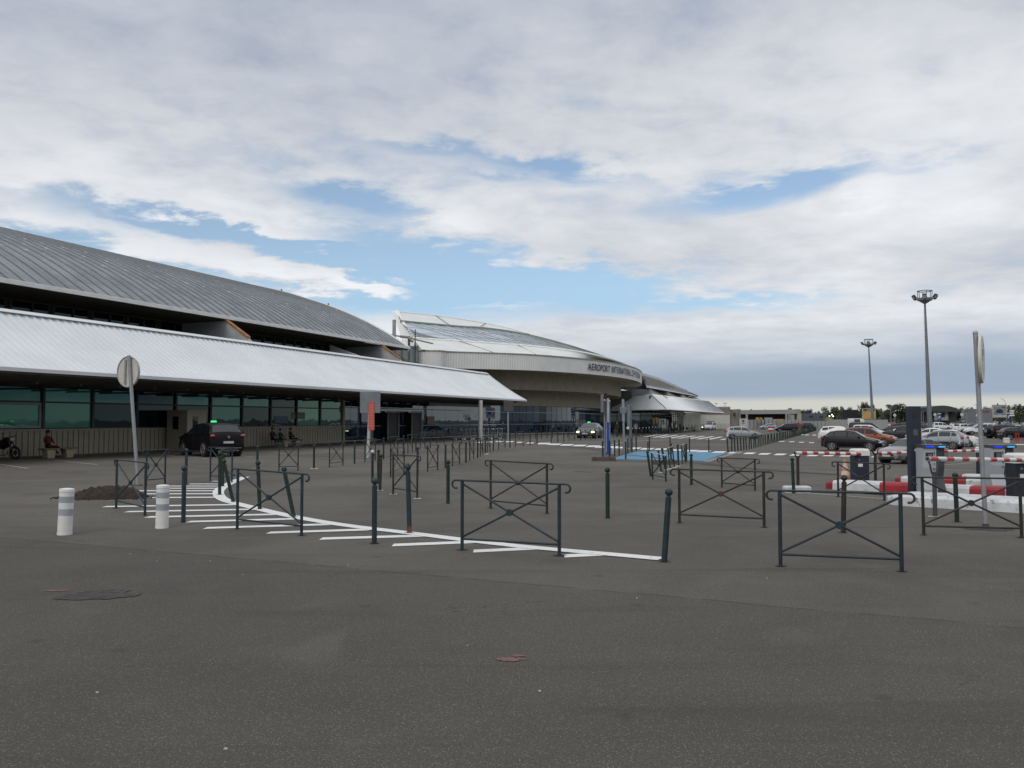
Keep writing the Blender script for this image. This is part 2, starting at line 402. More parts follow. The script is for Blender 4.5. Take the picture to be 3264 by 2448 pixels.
for a in [((0, 1480), (88, 1493)), ((175, 1466.5), (310, 1481)), ((530, 1452), (665, 1463)), ((770, 1453), (805, 1456)), ((1098, 1429.5), (1155, 1435)), ((945, 1447), (1045, 1441)), ((880, 1444), (933, 1448)), ((1000, 1432), (1095, 1441)),
          ((3005, 1482), (3097, 1476)), ((3008, 1487.5), (3125, 1489)), ((2830, 1474), (2905, 1478)), ((2680, 1480), (2800, 1482)), ((2400, 1443), (2900, 1459)), ((2560, 1571), (2815, 1590)), ((2505, 1571.5), (2560, 1574))]:
    gstrip(mk, [at(*a[0]), at(*a[1])], .09, WORNM, .005)
for k in range(8): gstrip(mk, [at(2215-k*4, 1405+k*4), at(2322-k*2, 1403.5+k*4.2)], .07, FADEM, .005)
gstrip(mk, [at(2250, 1473), at(2358, 1441.5)], .30, FADEM, .012)
# pale kerb dressings round a few posts
for u, v, w in [(1001, 1494, 24), (1211, 1563, 20), (1253, 1576, 24), (1330, 1590, 24), (1550, 1447, 14), (2137, 1495, 18), (2107, 1506, 16), (2123, 1498, 12), (2160, 1486, 16), (2150, 1491, 14), (2981, 1647, 46)]:
    gquad(mk, at(u-w/2, v+1.6), at(u+w/2, v+1.6), at(u+w/2+1, v-1.6), at(u-w/2+1, v-1.6), WORNM, .009)
tag(mk.build('thin_markings'), 'thin worn bay lines on the asphalt', 'road marking', kind='structure')
mk = MB()
bl = [at(*p) for p in [(1944, 1463.5), (2029, 1439), (2320, 1443.5), (2246, 1469.5)]]
gquad(mk, bl[0], bl[3], bl[2], bl[1], BLUEM, .006, .8)
tag(mk.build('blue_marking'), 'light blue painted parking space', 'road marking', kind='structure')
mk = MB()
gstrip(mk, [at(1997, 1450.5), at(2060, 1456), at(2132, 1465)], .24, PATCHM, .012)
gstrip(mk, crom([at(1745, 1418.5), at(1850, 1427), at(1940, 1440)], 6), .5, PATCHM, .008)
gstrip(mk, [at(2250, 1480), at(2420, 1497), at(2700, 1515)], .5, PATCHM, .010)
gstrip(mk, [at(1950, 1468), at(2140, 1474), at(2340, 1481)], .55, PATCHM, .005)
gstrip(mk, [at(1723, 1446), at(1758, 1446.4)], .3, PATCHM, .005)
gstrip(mk, [at(1833, 1502.5), at(1890, 1505.5)], .3, PATCHM, .005)
tag(mk.build('tar_repairs'), 'dark tar strips where the asphalt was repaired', 'asphalt repair', kind='structure')
def tarmat():
    m, t, b = newmat('wrinkled_tar'); g = t.node('ShaderNodeNewGeometry').outputs['Position']
    n = t.noise(t.vm('MULTIPLY', g, (9, 26, 1)), 1.0, 3, .6, 1.6); c = t.mix(t.ss(n, .44, .60), (.024, .021, .020), (.075, .066, .057)); t.nt.links.new(c, b.inputs['Base Color']); b.inputs['Roughness'].default_value = .8
    bn = t.node('ShaderNodeBump'); bn.inputs['Strength'].default_value = .9; bn.inputs['Distance'].default_value = .02; t.nt.links.new(n, bn.inputs['Height']); t.nt.links.new(bn.outputs[0], b.inputs['Normal']); return m
mk = MB()
def blobp(u, v, a, b, mat, h=.006, seed=1, n=26, j=.25):
    c = at(u, v); rnd = random.Random(seed); pts = []
    for i in range(n):
        t = 2*math.pi*i/n; r = 1+rnd.uniform(-j, j); pts.append(gp((c.x+math.cos(t)*a*r, c.y+math.sin(t)*b*r), h))
    mk.poly(pts+[gp(c, h)], [(i, (i+1) % n, n) for i in range(n)], mat)
TARM = tarmat(); blobp(312, 1898, .35, .27, TARM, .006, 2)
blobp(175, 1884, .14, .035, REDSP, .005, 5, 26, .4); blobp(1625, 2103, .10, .05, REDSP, .005, 6, 26, .4); blobp(1652, 2092, .05, .03, REDSP, .005, 9, 20, .4)
blobp(1560, 1404, 1.0, .5, REDSP, .005, 8)
tag(mk.build('ground_stains'), 'tar patch and red spray spots on the asphalt', 'stain', kind='structure')

# litter-sized pale chips on the asphalt
ch = MB(); rnd = random.Random(11); CH = pm('chip', (.5, .48, .45), .8)
for u, v in [(1110, 1802), (2030, 1908), (415, 1767), (500, 1790), (670, 1790), (775, 1833), (1410, 1580), (310, 2210), (720, 2390), (2444, 1845), (1490, 2060), (1720, 2205)]:
    c = at(u, v); s = rnd.uniform(.005, .011); rz = rnd.uniform(0, 3)
    ch.box((c.x, c.y, c.z+.006), (s*2.0, s, .008), CH, rz)
tag(ch.build('gravel_chips'), 'pale stone chips scattered on the asphalt', 'chips', kind='stuff')

# ================================================================== LEFT WING
K = .389; ND = Vector((-math.cos(math.atan(K)), math.sin(math.atan(K)), 0)); DD = Vector((math.sin(math.atan(K)), math.cos(math.atan(K)), 0))
def Q(Y, w, z): return Vector((K*Y-40.1, Y, z))+ND*w
DSY = DD.y        # metres along -> Y
STEEL = pm('white_sheet', (.66, .685, .70), .5, var=.05, vs=.35)
TRIMW = pm('trim_white', (.80, .81, .79), .5, var=.06, vs=2)
ZINC = None
def zinc():
    m, t, b = newmat('zinc_roof'); g = t.node('ShaderNodeNewGeometry').outputs['Position']
    n = t.noise(g, .5, 6, .6, .4); c = t.mix(t.ss(n, .3, .72), (.165, .185, .205), (.27, .295, .315))
    # streaks running down the sheets
    v = t.vm('MULTIPLY', g, (1.8, 1.8, .25)); s = t.noise(v, 1.4, 5, .7); c = t.mix(t.ss(s, .5, .75, 0, .5), c, (.33, .35, .355))
    dd = t.node('ShaderNodeVectorMath', operation='DOT_PRODUCT'); t.put(dd, 0, g); t.put(dd, 1, tuple(DD)); al = dd.outputs['Value']
    z_ = t.sepxyz(g)[2]
    # rows of small pale skylights or clips high on the vault
    fz = t.m('FRACT', t.mul(z_, 1.35)); fa = t.m('FRACT', t.mul(al, 1/1.5))
    spot = t.mul(t.mul(t.ss(fz, .14, .06), t.ss(fa, .42, .34)), t.ss(z_, 10.6, 12.2))
    spot = t.mul(spot, t.ss(t.noise(g, 2.2, 2), .40, .56)); c = t.mix(t.mul(spot, .8), c, (.55, .58, .60))
    t.nt.links.new(c, b.inputs['Base Color']); b.inputs['Roughness'].default_value = .42; b.inputs['Metallic'].default_value = .35
    return m
ZINC = zinc()
BEIGE = pm('beige_panel', (.33, .30, .225), .65, var=.08, vs=1.2, wear=(.26, .23, .17), ws=2.5, wa=.38)
BEIGED = pm('beige_groove', (.13, .12, .095), .8)
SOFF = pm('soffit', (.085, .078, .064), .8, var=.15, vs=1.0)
DARKM = pm('dark_frame', (.02, .024, .028), .45)
CONC = pm('fin_concrete', (.40, .41, .43), .8, var=.12, vs=1.0)
RUST = pm('rust_cap', (.30, .135, .055), .8, var=.3, vs=2.5)
GLT = glassmat('teal_glass', (.010, .052, .050), 1.85, .015, .12); GLT2 = glassmat('dark_glass', (.005, .010, .015), 1.5, .015, .10)
GLTL = glassmat('green_reflection_glass', (.045, .19, .14), 1.9, .03, .12)  # bright green reflection put into the base colour of the glass
GLB = glassmat('blue_glass', (.008, .022, .050), 1.9, .012, .08)
for m_, c_ in ((GLT, (.45, .95, .85)), (GLT2, (.6, .9, 1.0)), (GLTL, (.5, 1, .85)), (GLB, (.62, .82, 1.0))):
    m_.node_tree.nodes['Principled BSDF'].inputs['Specular Tint'].default_value = c_+(1,)

wing = empty('terminal_wing', 'long left terminal wing with a grey arched roof over a white corrugated canopy', 'building', Q(60, 10, 0))
wl = Matrix.Translation(-wing.location)
def fin_part(mb, name, parent=wing, thing=None):
    o = mb.build(name, parent)
    t = thing if thing is not None else wing
    if parent is t: o.location = -t.location
    return o
Y0, YE = 20.0, 82.6
prof = [(2.24, 8.85), (4.5, 10.25), (6.84, 11.5), (9.2, 12.55), (11.54, 13.45), (13.9, 14.2), (16.1, 14.9), (18.5, 15.5), (21, 15.95), (24, 16.2), (28, 16.0), (33, 15.0), (38, 13.2), (43, 10.0)]
prof = [tuple(p) for p in [(q.x, q.y) for q in crom([Vector((a, b, 0)) for a, b in prof], 2)]]
rf = MB(); nY = 14
rows = [[Q(Y0+(YE-Y0)*k/nY, w, z) for w, z in prof] for k in range(nY+1)]
rf.loft(rows, ZINC, True, False)
rf.loft([[q-Vector((0, 0, .14)) for q in r][::-1] for r in rows], SOFF, True, False)
roof = fin_part(rf, 'roof'); sm_ = roof
rb = MB(); s = Y0
nrm = []
for i, (w, z) in enumerate(prof):
    a = prof[max(i-1, 0)]; b = prof[min(i+1, len(prof)-1)]; tw, tz = b[0]-a[0], b[1]-a[1]; l = math.hypot(tw, tz); nrm.append((-tz/l, tw/l))
pi_ = [i for i in range(len(prof)) if prof[i][0] < 27]
hw = .035*DSY; k = 0
while s < YE-.2:
    hh = .06 if k % 2 == 0 else .035
    rr = []
    for i in pi_:
        w, z = prof[i]; nw, nz = nrm[i]
        rr.append([Q(s-hw, w, z), Q(s-hw*.5, w+nw*hh, z+nz*hh), Q(s+hw*.5, w+nw*hh, z+nz*hh), Q(s+hw, w, z)])
    rb.loft(rr, ZINC if k % 2 else pm('seam_dark', (.15, .165, .18), .6), False, False); s += .47*DSY; k += 1
o = rb.build('roof_seams', roof)
ef = MB()
for a, b in ((Y0, YE+.05),):
    e = [(2.10, 8.97), (2.22, 9.00), (2.22, 8.74), (2.10, 8.74)]
    ef.loft([[Q(a, w, z) for w, z in e], [Q(b, w, z) for w, z in e]], TRIMW, False, True, True)
rr = []
for i in pi_:
    w, z = prof[i]; nw, nz = nrm[i]; rr.append([Q(YE-.05, w+nw*.10, z+nz*.10), Q(YE+.28, w+nw*.10, z+nz*.10), Q(YE+.28, w-nw*.38, z-nz*.38), Q(YE-.05, w-nw*.38, z-nz*.38)])
ef.loft(rr, TRIMW, False, True, True)
ef.build('roof_edge_trim', roof)
gb = MB()                                              # small clips along the gable edge
for i in (8, 13, 17):
    w, z = prof[i]; gb.box(Q(YE+.1, w, z+.16), (.14, .12, .18), SOFF)
gb.build('roof_clips', roof)
wl_ = MB()                                             # upper wall, soffit
wl_.quad(Q(Y0, 2.25, 8.70), Q(YE, 2.25, 8.70), Q(YE, 6.0, 8.62), Q(Y0, 6.0, 8.62), SOFF)
wl_.prism([Q(Y0, 6.0, 6.4), Q(YE-.6, 6.0, 6.4), Q(YE-.6, 6.0, 8.61), Q(Y0, 6.0, 8.61)], ND*.3, SOFF)
wl_.prism([Q(YE-.9, 6.3, 0)]+[Q(YE-.9, w, z-.4) for w, z in prof if 6.3 < w < 42.5]+[Q(YE-.9, 42.4, 0)], DD*.3, BEIGE)
wl_.prism([Q(Y0, -.2, 6.78), Q(95.2, -.2, 6.78), Q(95.2, 6.2, 6.78), Q(Y0, 6.2, 6.78)], (0, 0, .12), SOFF)
fin_part(wl_, 'upper_wall')
Y = 22.0; n = 0
while Y < YE-2:                                        # clerestory windows
    wn = MB(); wn.prism([Q(Y+.08, 5.99, 7.0), Q(Y+2.3, 5.99, 7.0), Q(Y+2.3, 5.99, 8.52), Q(Y+.08, 5.99, 8.52)], -ND*.04, GLT2)
    o = fin_part(wn, 'clerestory_window')
    fr = MB(); fr.box(Q(Y, 5.9, 7.7), (.12, .12, 1.7), BEIGED); fr.box(Q(Y+1.3, 5.9, 7.7), (.07, .1, 1.6), BEIGED); o2 = fr.build('frame', o); Y += 2.6
for Yr in (38.1, 57.8, 77.5):
    fn = MB(); poly = [(6.0, 6.85), (.1, 6.9), (.1, 7.2), (2.24, 8.62), (6.0, 8.6)]
    fn.prism([Q(Yr, w, z) for w, z in poly], DD*.22, CONC); o = fin_part(fn, 'buttress_fin')
    cp = MB(); cp.prism([Q(Yr-.06, w, z) for w, z in [(.30, 7.34), (2.18, 8.60), (2.18, 8.74), (.30, 7.50)]], DD*.36, RUST); cp.build('cap', o)
tf = MB(); tf.prism([Q(73.0, w, z) for w, z in [(4.5, 6.9), (.3, 6.9), (4.5, 8.4)]], DD*.2, TRIMW); fin_part(tf, 'buttress_fin')

# canopy of white corrugated sheet
CW0, CZ0, CW1, CZ1 = -5.22, 3.9, -.1, 7.0
CYA, CYB0, CYB1 = 18.0, 94.5, 95.4
cprof = [(CW0+(CW1-CW0)*t, CZ0+(CZ1-CZ0)*t-.16*math.sin(math.pi*t)) for t in (0, .25, .5, .75, 1)]
def cy_end(t): return CYB0+(CYB1-CYB0)*t
pitch = .44*DSY; rows = []; s = CYA
cs = MB()
L1 = CW1-CW0, CZ1-CZ0; l = math.hypot(*L1); nw_, nz_ = -L1[1]/l, L1[0]/l
def crow(s, h): return [Q(s+(CYB1-CYB0)*t*(s-CYA)/(CYB0-CYA), w+nw_*h, z+nz_*h) for (w, z), t in zip(cprof, (0, .25, .5, .75, 1))]
while s < CYB0-.2:
    rows += [crow(s, 0), crow(s+.62*pitch, 0), crow(s+.70*pitch, .045), crow(s+.92*pitch, .045)]; s += pitch
rows.append(crow(CYB0, 0)); cs.loft(rows, STEEL, False, False)
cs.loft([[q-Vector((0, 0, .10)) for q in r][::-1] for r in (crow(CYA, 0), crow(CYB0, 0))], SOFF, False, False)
can = fin_part(cs, 'canopy')
ct = MB()
e = [(CW0-.06, CZ0+.10), (CW0+.16, CZ0+.20), (CW0+.16, CZ0-.08), (CW0-.06, CZ0-.06)]
ct.loft([[Q(a, w, z) for w, z in e] for a in (CYA, CYB0+.1)], STEEL, False, True, True)
e = [(CW1-.34, CZ1-.06), (CW1-.02, CZ1+.12), (CW1+.3, CZ1+.12), (CW1+.3, CZ1-.12)]
ct.loft([[Q(a, w, z) for w, z in e] for a in (CYA, CYB1+.1)], STEEL, False, True, True)
ct.loft([[Q(cy_end(t)-.1, w-.02, z+.1), Q(cy_end(t)+.14, w-.02, z+.1), Q(cy_end(t)+.14, w, z-.14), Q(cy_end(t)-.1, w, z-.14)] for (w, z), t in zip(cprof, (0, .25, .5, .75, 1))], STEEL, False, True, True)
ct.build('edge_trim', can)
sf = MB()
sf.prism([Q(CYA, CW0+.15, 3.80), Q(CYB0, CW0+.15, 3.80), Q(CYB0, CW0+.95, 3.80), Q(CYA, CW0+.95, 3.80)], (0, 0, .06), pm('gutter_beige', (.36, .34, .29), .7))
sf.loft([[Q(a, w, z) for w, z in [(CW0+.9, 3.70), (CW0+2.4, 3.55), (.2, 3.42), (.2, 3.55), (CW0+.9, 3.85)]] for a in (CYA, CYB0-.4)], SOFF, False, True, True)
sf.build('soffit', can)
rp = MB()
for k in range(34): Yk = 22+k*2.15; rp.box(Q(Yk, -2.6, 3.44), (.08, 3.4, .10), SOFF, math.atan2(ND.y, ND.x)-math.pi/2)
for a, b, v0, v1 in ((1205, 1440, 1266, 1262),):
    rp.box(Q(83, -3.2, 3.25), (.18, 14, .28), DARKM, math.atan2(DD.y, DD.x)-math.pi/2)
rp.build('soffit_ribs', can)
cc = MB(); c0 = at(1531.5, 1401); cc.cyl(c0, (c0.x, c0.y, 3.7), .20, n=20, mat=pm('column_white', (.55, .55, .53), .6, var=.1, vs=3)); o = cc.build('column', can)
for u, v, r in ((1172, 1405, .17),):
    c2 = MB(); p = Q(72.2, -.15, 0); c2.box((p.x, p.y, 1.75), (.36, .36, 3.5), BEIGE, .37); c2.build('column', can)

# ground-floor wall: ribbed panels and window bays
lw = MB(); Yw0, Yw1 = 20.0, 68.4
lw.prism([Q(Yw0, .03, 0), Q(Yw1, .03, 0), Q(Yw1, .03, 1.33), Q(Yw0, .03, 1.33)], ND*.25, BEIGED)
s = Yw0; pr = .33*DSY
while s < Yw1-.3:
    lw.prism([Q(s, 0, .05), Q(s+pr*.82, 0, .05), Q(s+pr*.82, 0, 1.27), Q(s, 0, 1.27)], ND*.06, BEIGE); s += pr
lw.prism([Q(Yw0, -.04, 1.27), Q(Yw1, -.04, 1.27), Q(Yw1, -.04, 1.37), Q(Yw0, -.04, 1.37)], ND*.2, BEIGE)
lw.prism([Q(Yw1, -.06, 0), Q(Yw1+.22, -.06, 0), Q(Yw1+.22, -.06, 3.5), Q(Yw1, -.06, 3.5)], ND*.3, BEIGE)
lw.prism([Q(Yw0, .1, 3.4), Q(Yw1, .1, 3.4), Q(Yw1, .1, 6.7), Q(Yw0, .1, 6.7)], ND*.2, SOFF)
fin_part(lw, 'wall')
Yb = 42.9-2.83*8; k = 0
while Yb < Yw1-.5:
    e = min(Yb+2.83, Yw1); wn = MB()
    lit = k in (7, 8); mat = GLTL if k in (7, 8, 15) else (GLT if k in (12, 16) else GLT2)  # chosen panes get the glass with the painted green reflection
    wn.prism([Q(Yb, .08, 1.37), Q(e, .08, 1.37), Q(e, .08, 2.68), Q(Yb, .08, 2.68)], ND*.03, mat)
    wn.prism([Q(Yb, .08, 2.76), Q(e, .08, 2.76), Q(e, .08, 3.45), Q(Yb, .08, 3.45)], ND*.03, GLT if k % 2 else mat)
    o = fin_part(wn, 'window'); fr = MB()
    fr.prism([Q(Yb-.07, -.02, 1.37), Q(Yb+.07, -.02, 1.37), Q(Yb+.07, -.02, 3.45), Q(Yb-.07, -.02, 3.45)], ND*.12, DARKM)
    fr.prism([Q(Yb+.07, .0, 2.68), Q(e-.07, .0, 2.68), Q(e-.07, .0, 2.76), Q(Yb+.07, .0, 2.76)], ND*.10, DARKM)
    fr.prism([Q(Yb+.07, .0, 1.37), Q(e-.07, .0, 1.37), Q(e-.07, .0, 1.43), Q(Yb+.07, .0, 1.43)], ND*.10, DARKM)
    if k == 7:
        for q in ((Yb+.09, Yb+.2, 1.44, 2.66), (e-.2, e-.09, 1.44, 2.66), (Yb+.2, e-.2, 1.44, 1.54), (Yb+.2, e-.2, 2.56, 2.66)):
            fr.prism([Q(q[0], .03, q[2]), Q(q[1], .03, q[2]), Q(q[1], .03, q[3]), Q(q[0], .03, q[3])], ND*.05, pm('alu', (.30, .31, .31), .5))
    fr.build('frame', o); Yb += 2.83; k += 1

# blue mirrored shopfront beyond the panels
sfm = MB(); Yg = Yw1+.22; RAIL = pm('rail_grey', (.42, .44, .46), .5)
k = 0
while Yg < 101:
    e = Yg+2.83; wn = MB()
    wn.prism([Q(Yg+.02, 1.3, .12), Q(e-.02, 1.3, .12), Q(e-.02, 1.3, 2.85), Q(Yg+.02, 1.3, 2.85)], ND*.03, GLB)
    wn.prism([Q(Yg+.02, 1.3, 2.9), Q(e-.02, 1.3, 2.9), Q(e-.02, 1.3, 4.2), Q(Yg+.02, 1.3, 4.2)], ND*.03, GLB)
    o = fin_part(wn, 'window'); fr = MB()
    fr.prism([Q(Yg+.05, 1.26, 2.83), Q(e-.05, 1.26, 2.83), Q(e-.05, 1.26, 2.90), Q(Yg+.05, 1.26, 2.90)], ND*.06, RAIL)
    fr.prism([Q(Yg+.02, 1.22, 1.28), Q(e-.02, 1.22, 1.28), Q(e-.02, 1.22, 1.34), Q(Yg+.02, 1.22, 1.34)], ND*.04, RAIL)
    fr.prism([Q(Yg+.02, 1.22, .05), Q(e-.02, 1.22, .05), Q(e-.02, 1.22, .13), Q(Yg+.02, 1.22, .13)], ND*.1, RAIL)
    fr.build('frame', o); Yg = e; k += 1
for Yc in (77.0, 81.2):
    dr = MB(); dr.box(Q(Yc, .95, 1.28), (.7, 1.9, 2.5), pm('door_brown', (.020, .016, .015), .5), math.atan2(DD.y, DD.x)-math.pi/2); o = fin_part(dr, 'revolving_door')
    fr = MB()
    for a in (-1.0, 1.0): fr.box(Q(Yc+a*DSY, .55, 1.3), (.10, .10, 2.55), RAIL)
    fr.box(Q(Yc, .55, 2.6), (.10, 2.1, .10), RAIL, math.atan2(DD.y, DD.x)-math.pi/2); fr.build('frame', o)
ad = MB()                                              # coloured posters behind the glass
for Yc, z0, z1, c in ((84.5, 1.4, 2.2, (.22, .08, .05)), (60.3, 1.6, 2.1, (.02, .05, .12)), (62.2, 1.9, 2.4, (.10, .13, .03))):
    w = 1.24 if Yc > 70 else .05
    ad.prism([Q(Yc, w, z0), Q(Yc+1.5, w, z0), Q(Yc+1.5, w, z1), Q(Yc, w, z1)], ND*.02, pm('poster%.0f' % Yc, c, .4, var=.5, vs=3))
fin_part(ad, 'posters')
kb = MB(); kb.box(Q(51.2, -1.0, 1.17), (1.5, 1.6, 2.34), BEIGE, math.atan(-K)); kb.box(Q(51.2, -1.0, 2.37), (1.6, 1.7, .06), BEIGE, math.atan(-K))
ko = kb.build('ticket_booth'); tag(ko, 'beige metal booth with two narrow windows against the ribbed wall', 'booth')
M3 = Matrix.Rotation(math.atan(-K), 3, 'Z'); c = Q(51.2, -1.0, 0)
def kp(x, y, z): return c+M3@Vector((x, y, z))
wn = MB(); wn.box(kp(-.1, -.81, 1.65), (.42, .02, .75), GLT2, math.atan(-K)); wn.build('window', ko)
wn = MB(); wn.box(kp(.76, -.15, 1.65), (.02, .40, .78), GLT2, math.atan(-K)); wn.build('window', ko)
dd = MB(); dd.box(kp(.765, -.15, .65), (.015, .75, 1.1), pm('booth_door', (.38, .36, .28), .6), math.atan(-K)); d_ = dd.build('door', ko)
hh = MB(); hh.cyl(kp(.80, .15, 1.0), kp(.80, .15, 1.15), .015, mat=DARKM); hh.build('handle', d_)

# ================================================================== ROTUNDA
rim = [(-10.4, 98.3), (-6.65, 99.9), (2.6, 104.3), (11.2, 114), (17.6, 127), (21.6, 142.7), (22.6, 156), (20.5, 170), (10, 190), (-14, 200), (-40, 190), (-48, 160), (-42, 125), (-28, 104)]
RC = crom([Vector((a, b, 0)) for a, b in rim], 24, True); N = len(RC)
RN = []
for i in range(N):
    t = (RC[(i+1) % N]-RC[i-1]).normalized(); RN.append(Vector((-t.y, t.x, 0)))       # points inward
if (Vector((-12, 150, 0))-RC[0]).dot(RN[0]) < 0: RN = [-n for n in RN]
def RR(i, off, z): i %= N; p = RC[i]+RN[i]*off; return Vector((p.x, p.y, z))
rot = empty('terminal_rotunda', 'round cream terminal hall with a stepped overhanging rim and white sloped roof in the centre', 'building', (-12, 145, 0))
BAND = pm('band_cream', (.70, .71, .69), .55, var=.05, vs=.6, wear=(.40, .39, .34), ws=1.2, wa=.35)
def ribband(off, z0, z1, mat, name, step=.3, amp=.05, i0=None, i1=None):
    mb = MB(); pts = []; acc = 0; idx = list(range(0, N+1)); ring = []
    # resample evenly along the curve
    per = [0]
    for i in range(N): per.append(per[-1]+(RR(i+1, off, 0)-RR(i, off, 0)).length)
    s = 0; j = 0; k = 0; top = []; 
    while s < per[-1]:
        while per[j+1] < s: j += 1
        t = (s-per[j])/max(per[j+1]-per[j], 1e-6); a = RR(j, off+(amp if k % 4 < 2 else 0), 0).lerp(RR(j+1, off+(amp if k % 4 < 2 else 0), 0), t); top.append(a); s += step/4 if k % 2 else step*.25; k += 1
    mb.loft([[Vector((p.x, p.y, z1)) for p in top], [Vector((p.x, p.y, z0)) for p in top]], mat, False, True)
    o = mb.build(name, rot); o.location = -rot.location; return o
ribband(0, 7.9, 9.75, BAND, 'rim_band', .34, .035)
ribband(3.5, 5.65, 7.92, BEIGE, 'upper_drum', .34, .05)
ribband(6.3, 3.68, 5.67, BEIGE, 'lower_drum', .34, .05)
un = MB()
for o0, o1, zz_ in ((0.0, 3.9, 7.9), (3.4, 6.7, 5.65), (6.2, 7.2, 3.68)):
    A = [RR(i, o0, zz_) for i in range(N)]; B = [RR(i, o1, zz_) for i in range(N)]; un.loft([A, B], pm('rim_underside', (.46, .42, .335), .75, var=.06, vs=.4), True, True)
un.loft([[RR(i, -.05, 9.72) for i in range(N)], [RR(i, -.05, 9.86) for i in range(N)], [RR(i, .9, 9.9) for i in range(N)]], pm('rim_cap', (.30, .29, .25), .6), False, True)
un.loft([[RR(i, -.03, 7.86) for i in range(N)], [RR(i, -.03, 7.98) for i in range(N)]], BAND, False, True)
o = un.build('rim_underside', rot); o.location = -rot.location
def frm(i0, i1, off): return [RR(i, off, 0) for i in range(i0, i1)]
k = 0; i = N-6
while i < N+24*5:                                       # ground floor glazing under the drum
    a, b = RR(i, 6.9, 0), RR(i+3, 6.9, 0); wn = MB()
    def q3(p, q, z0, z1, th=.03): n_ = Vector((-(q-p).y, (q-p).x, 0)).normalized()*th; return [Vector((p.x, p.y, z0)), Vector((q.x, q.y, z0)), Vector((q.x, q.y, z1)), Vector((p.x, p.y, z1))], n_
    pl, n_ = q3(a, b, .1, 3.7); wn.prism(pl, n_, GLB if k % 7 != 3 else GLT2); o = wn.build('window', rot); o.location = -rot.location
    fr = MB(); pl, n_ = q3(a, b, 2.80, 2.87, -.08); fr.prism(pl, n_, RAIL); pl, n_ = q3(a, b, 1.28, 1.33, -.08); fr.prism(pl, n_, RAIL); pl, n_ = q3(a, b, .02, .12, -.08); fr.prism(pl, n_, RAIL)
    fr.cyl(a, (a.x, a.y, 3.7), .03, n=6, mat=DARKM); f2 = fr.build('frame', o); i += 3; k += 1
# roof over the rim: skirt, glazing, cap
def crv(lst): return crom([atz(u, v, z_) for u, v, z_ in lst], 10)
LA = crv([(1345, 1114, 9.9), (1564, 1127, 9.9), (1720, 1137, 9.9), (1860, 1147, 9.9), (2000, 1170, 9.9), (2040, 1186, 9.9)])
LB = crv([(1317, 1079, 12), (1564, 1095, 11.8), (1720, 1107, 11.5), (1860, 1126, 10.8), (1960, 1150, 10.2), (2030, 1177, 10.0)])
LC = crv([(1277, 1025, 15.5), (1450, 1041, 15.3), (1550, 1048, 15), (1683, 1069, 14.3), (1850, 1114, 12), (2025, 1174, 10.12)])
LD = crv([(1265, 994, 18), (1447, 1015, 17.8), (1611, 1045, 17), (1760, 1089, 15), (1900, 1130, 12.2), (2022, 1172, 10.3)])
LE = [p+Vector((p.x/p.y*16+1.2, 16, -2.5*(1-i/len(LD))-.1)) for i, p in enumerate(LD)]
LF = [Vector((p.x+p.x/p.y*40+2.5, p.y+40, 9.9)) for p in LD]
WROOF = pm('roof_white', (.70, .71, .69), .5, var=.05, vs=.5, wear=(.45, .44, .40), ws=.9, wa=.36)
rr = MB(); rr.loft([LA, LB], WROOF, True, False); rr.loft([LC, LD, LE, LF], WROOF, True, False)
rr.loft([LA, [p-Vector((0, 0, .01)) for p in LF]], WROOF, False, False)
o = rr.build('roof', rot); o.location = -rot.location; rroof = o
gm = pm('roof_glazing', (.50, .56, .61), .35, var=.10, vs=.6, spec=.4)
rg = MB(); dn = lambda L, h: [p+Vector((0, 0, h)) for p in L]
rg.loft([dn(LB, -.05), dn(LC, -.05)], gm, True, False); rg.build('glazing', rroof)
ml = MB(); M_ = len(LB)
for i in range(0, M_-3, 2):
    j = min(M_-1, i+7)
    a = LC[i]+Vector((0, 0, .05)); b = LB[j]+Vector((0, 0, .05)); ml.cyl(a, b, .045, n=5, mat=pm('mullion_dark', (.24, .26, .28), .6), smooth=False)
for i in range(2, 8):
    t = (8-i)/8.; a = LC[0].lerp(LB[0], 1-t)+Vector((0, 0, .05)); b = LB[i]+Vector((0, 0, .05)); ml.cyl(a, b, .06, n=5, mat=MATS['mullion_dark'])
for t in (.33, .66):
    L_ = [LB[i].lerp(LC[i], t)+Vector((0, 0, .0)) for i in range(M_)]; ml.tube(L_, .02, 4, MATS['mullion_dark'])
ml.tube(dn(LC, .0), .22, 5, pm('roof_gutter', (.16, .19, .15), .7)); ml.tube(dn(LB, .05), .16, 5, TRIMW)
ml.tube(dn(LD, .05), .12, 5, TRIMW)
for i in range(6, M_, 9):
    ml.cyl(LC[max(0, i-6)]+Vector((0, 0, .1)), LD[max(0, i-8)]+Vector((0, 0, .1)), .05, n=4, mat=BEIGED); ml.cyl(LB[i]+Vector((0, 0, .1)), LA[min(M_-1, i+5)]+Vector((0, 0, .06)), .05, n=4, mat=pm('seam_rust', (.34, .28, .20), .8))
ml.build('mullions', rroof)
ew = MB(); x_ = Vector((-.6, .3, 0))
ew.poly([LA[0], LB[0], LC[0], LD[0], LE[0], LF[0]], [(0, 1, 2, 3, 4, 5)], WROOF)
ew.prism([LB[0]+Vector((-.1, -.1, -1.9)), LB[0]+Vector((.3, -.1, 0)), LC[0]+Vector((.4, 0, .1)), LD[0]+Vector((.3, 0, .2)), LD[0]+Vector((-.5, 0, .2)), LB[0]+Vector((-.5, 0, -1.9))], (-.3, .6, 0), TRIMW)
o = ew.build('gable_end', rot); o.location = -rot.location
lk = MB(); lk.prism([(-16.5, 97.6, 6.4), (-10.7, 98.0, 6.4), (-10.7, 98.0, 10.2), (-16.5, 97.6, 10.2)], (0, .05, 0), glassmat('pale_glass', (.16, .20, .21), 2.6, .06)); 
o = lk.build('link_glazing', rot); o.location = -rot.location
lf = MB()
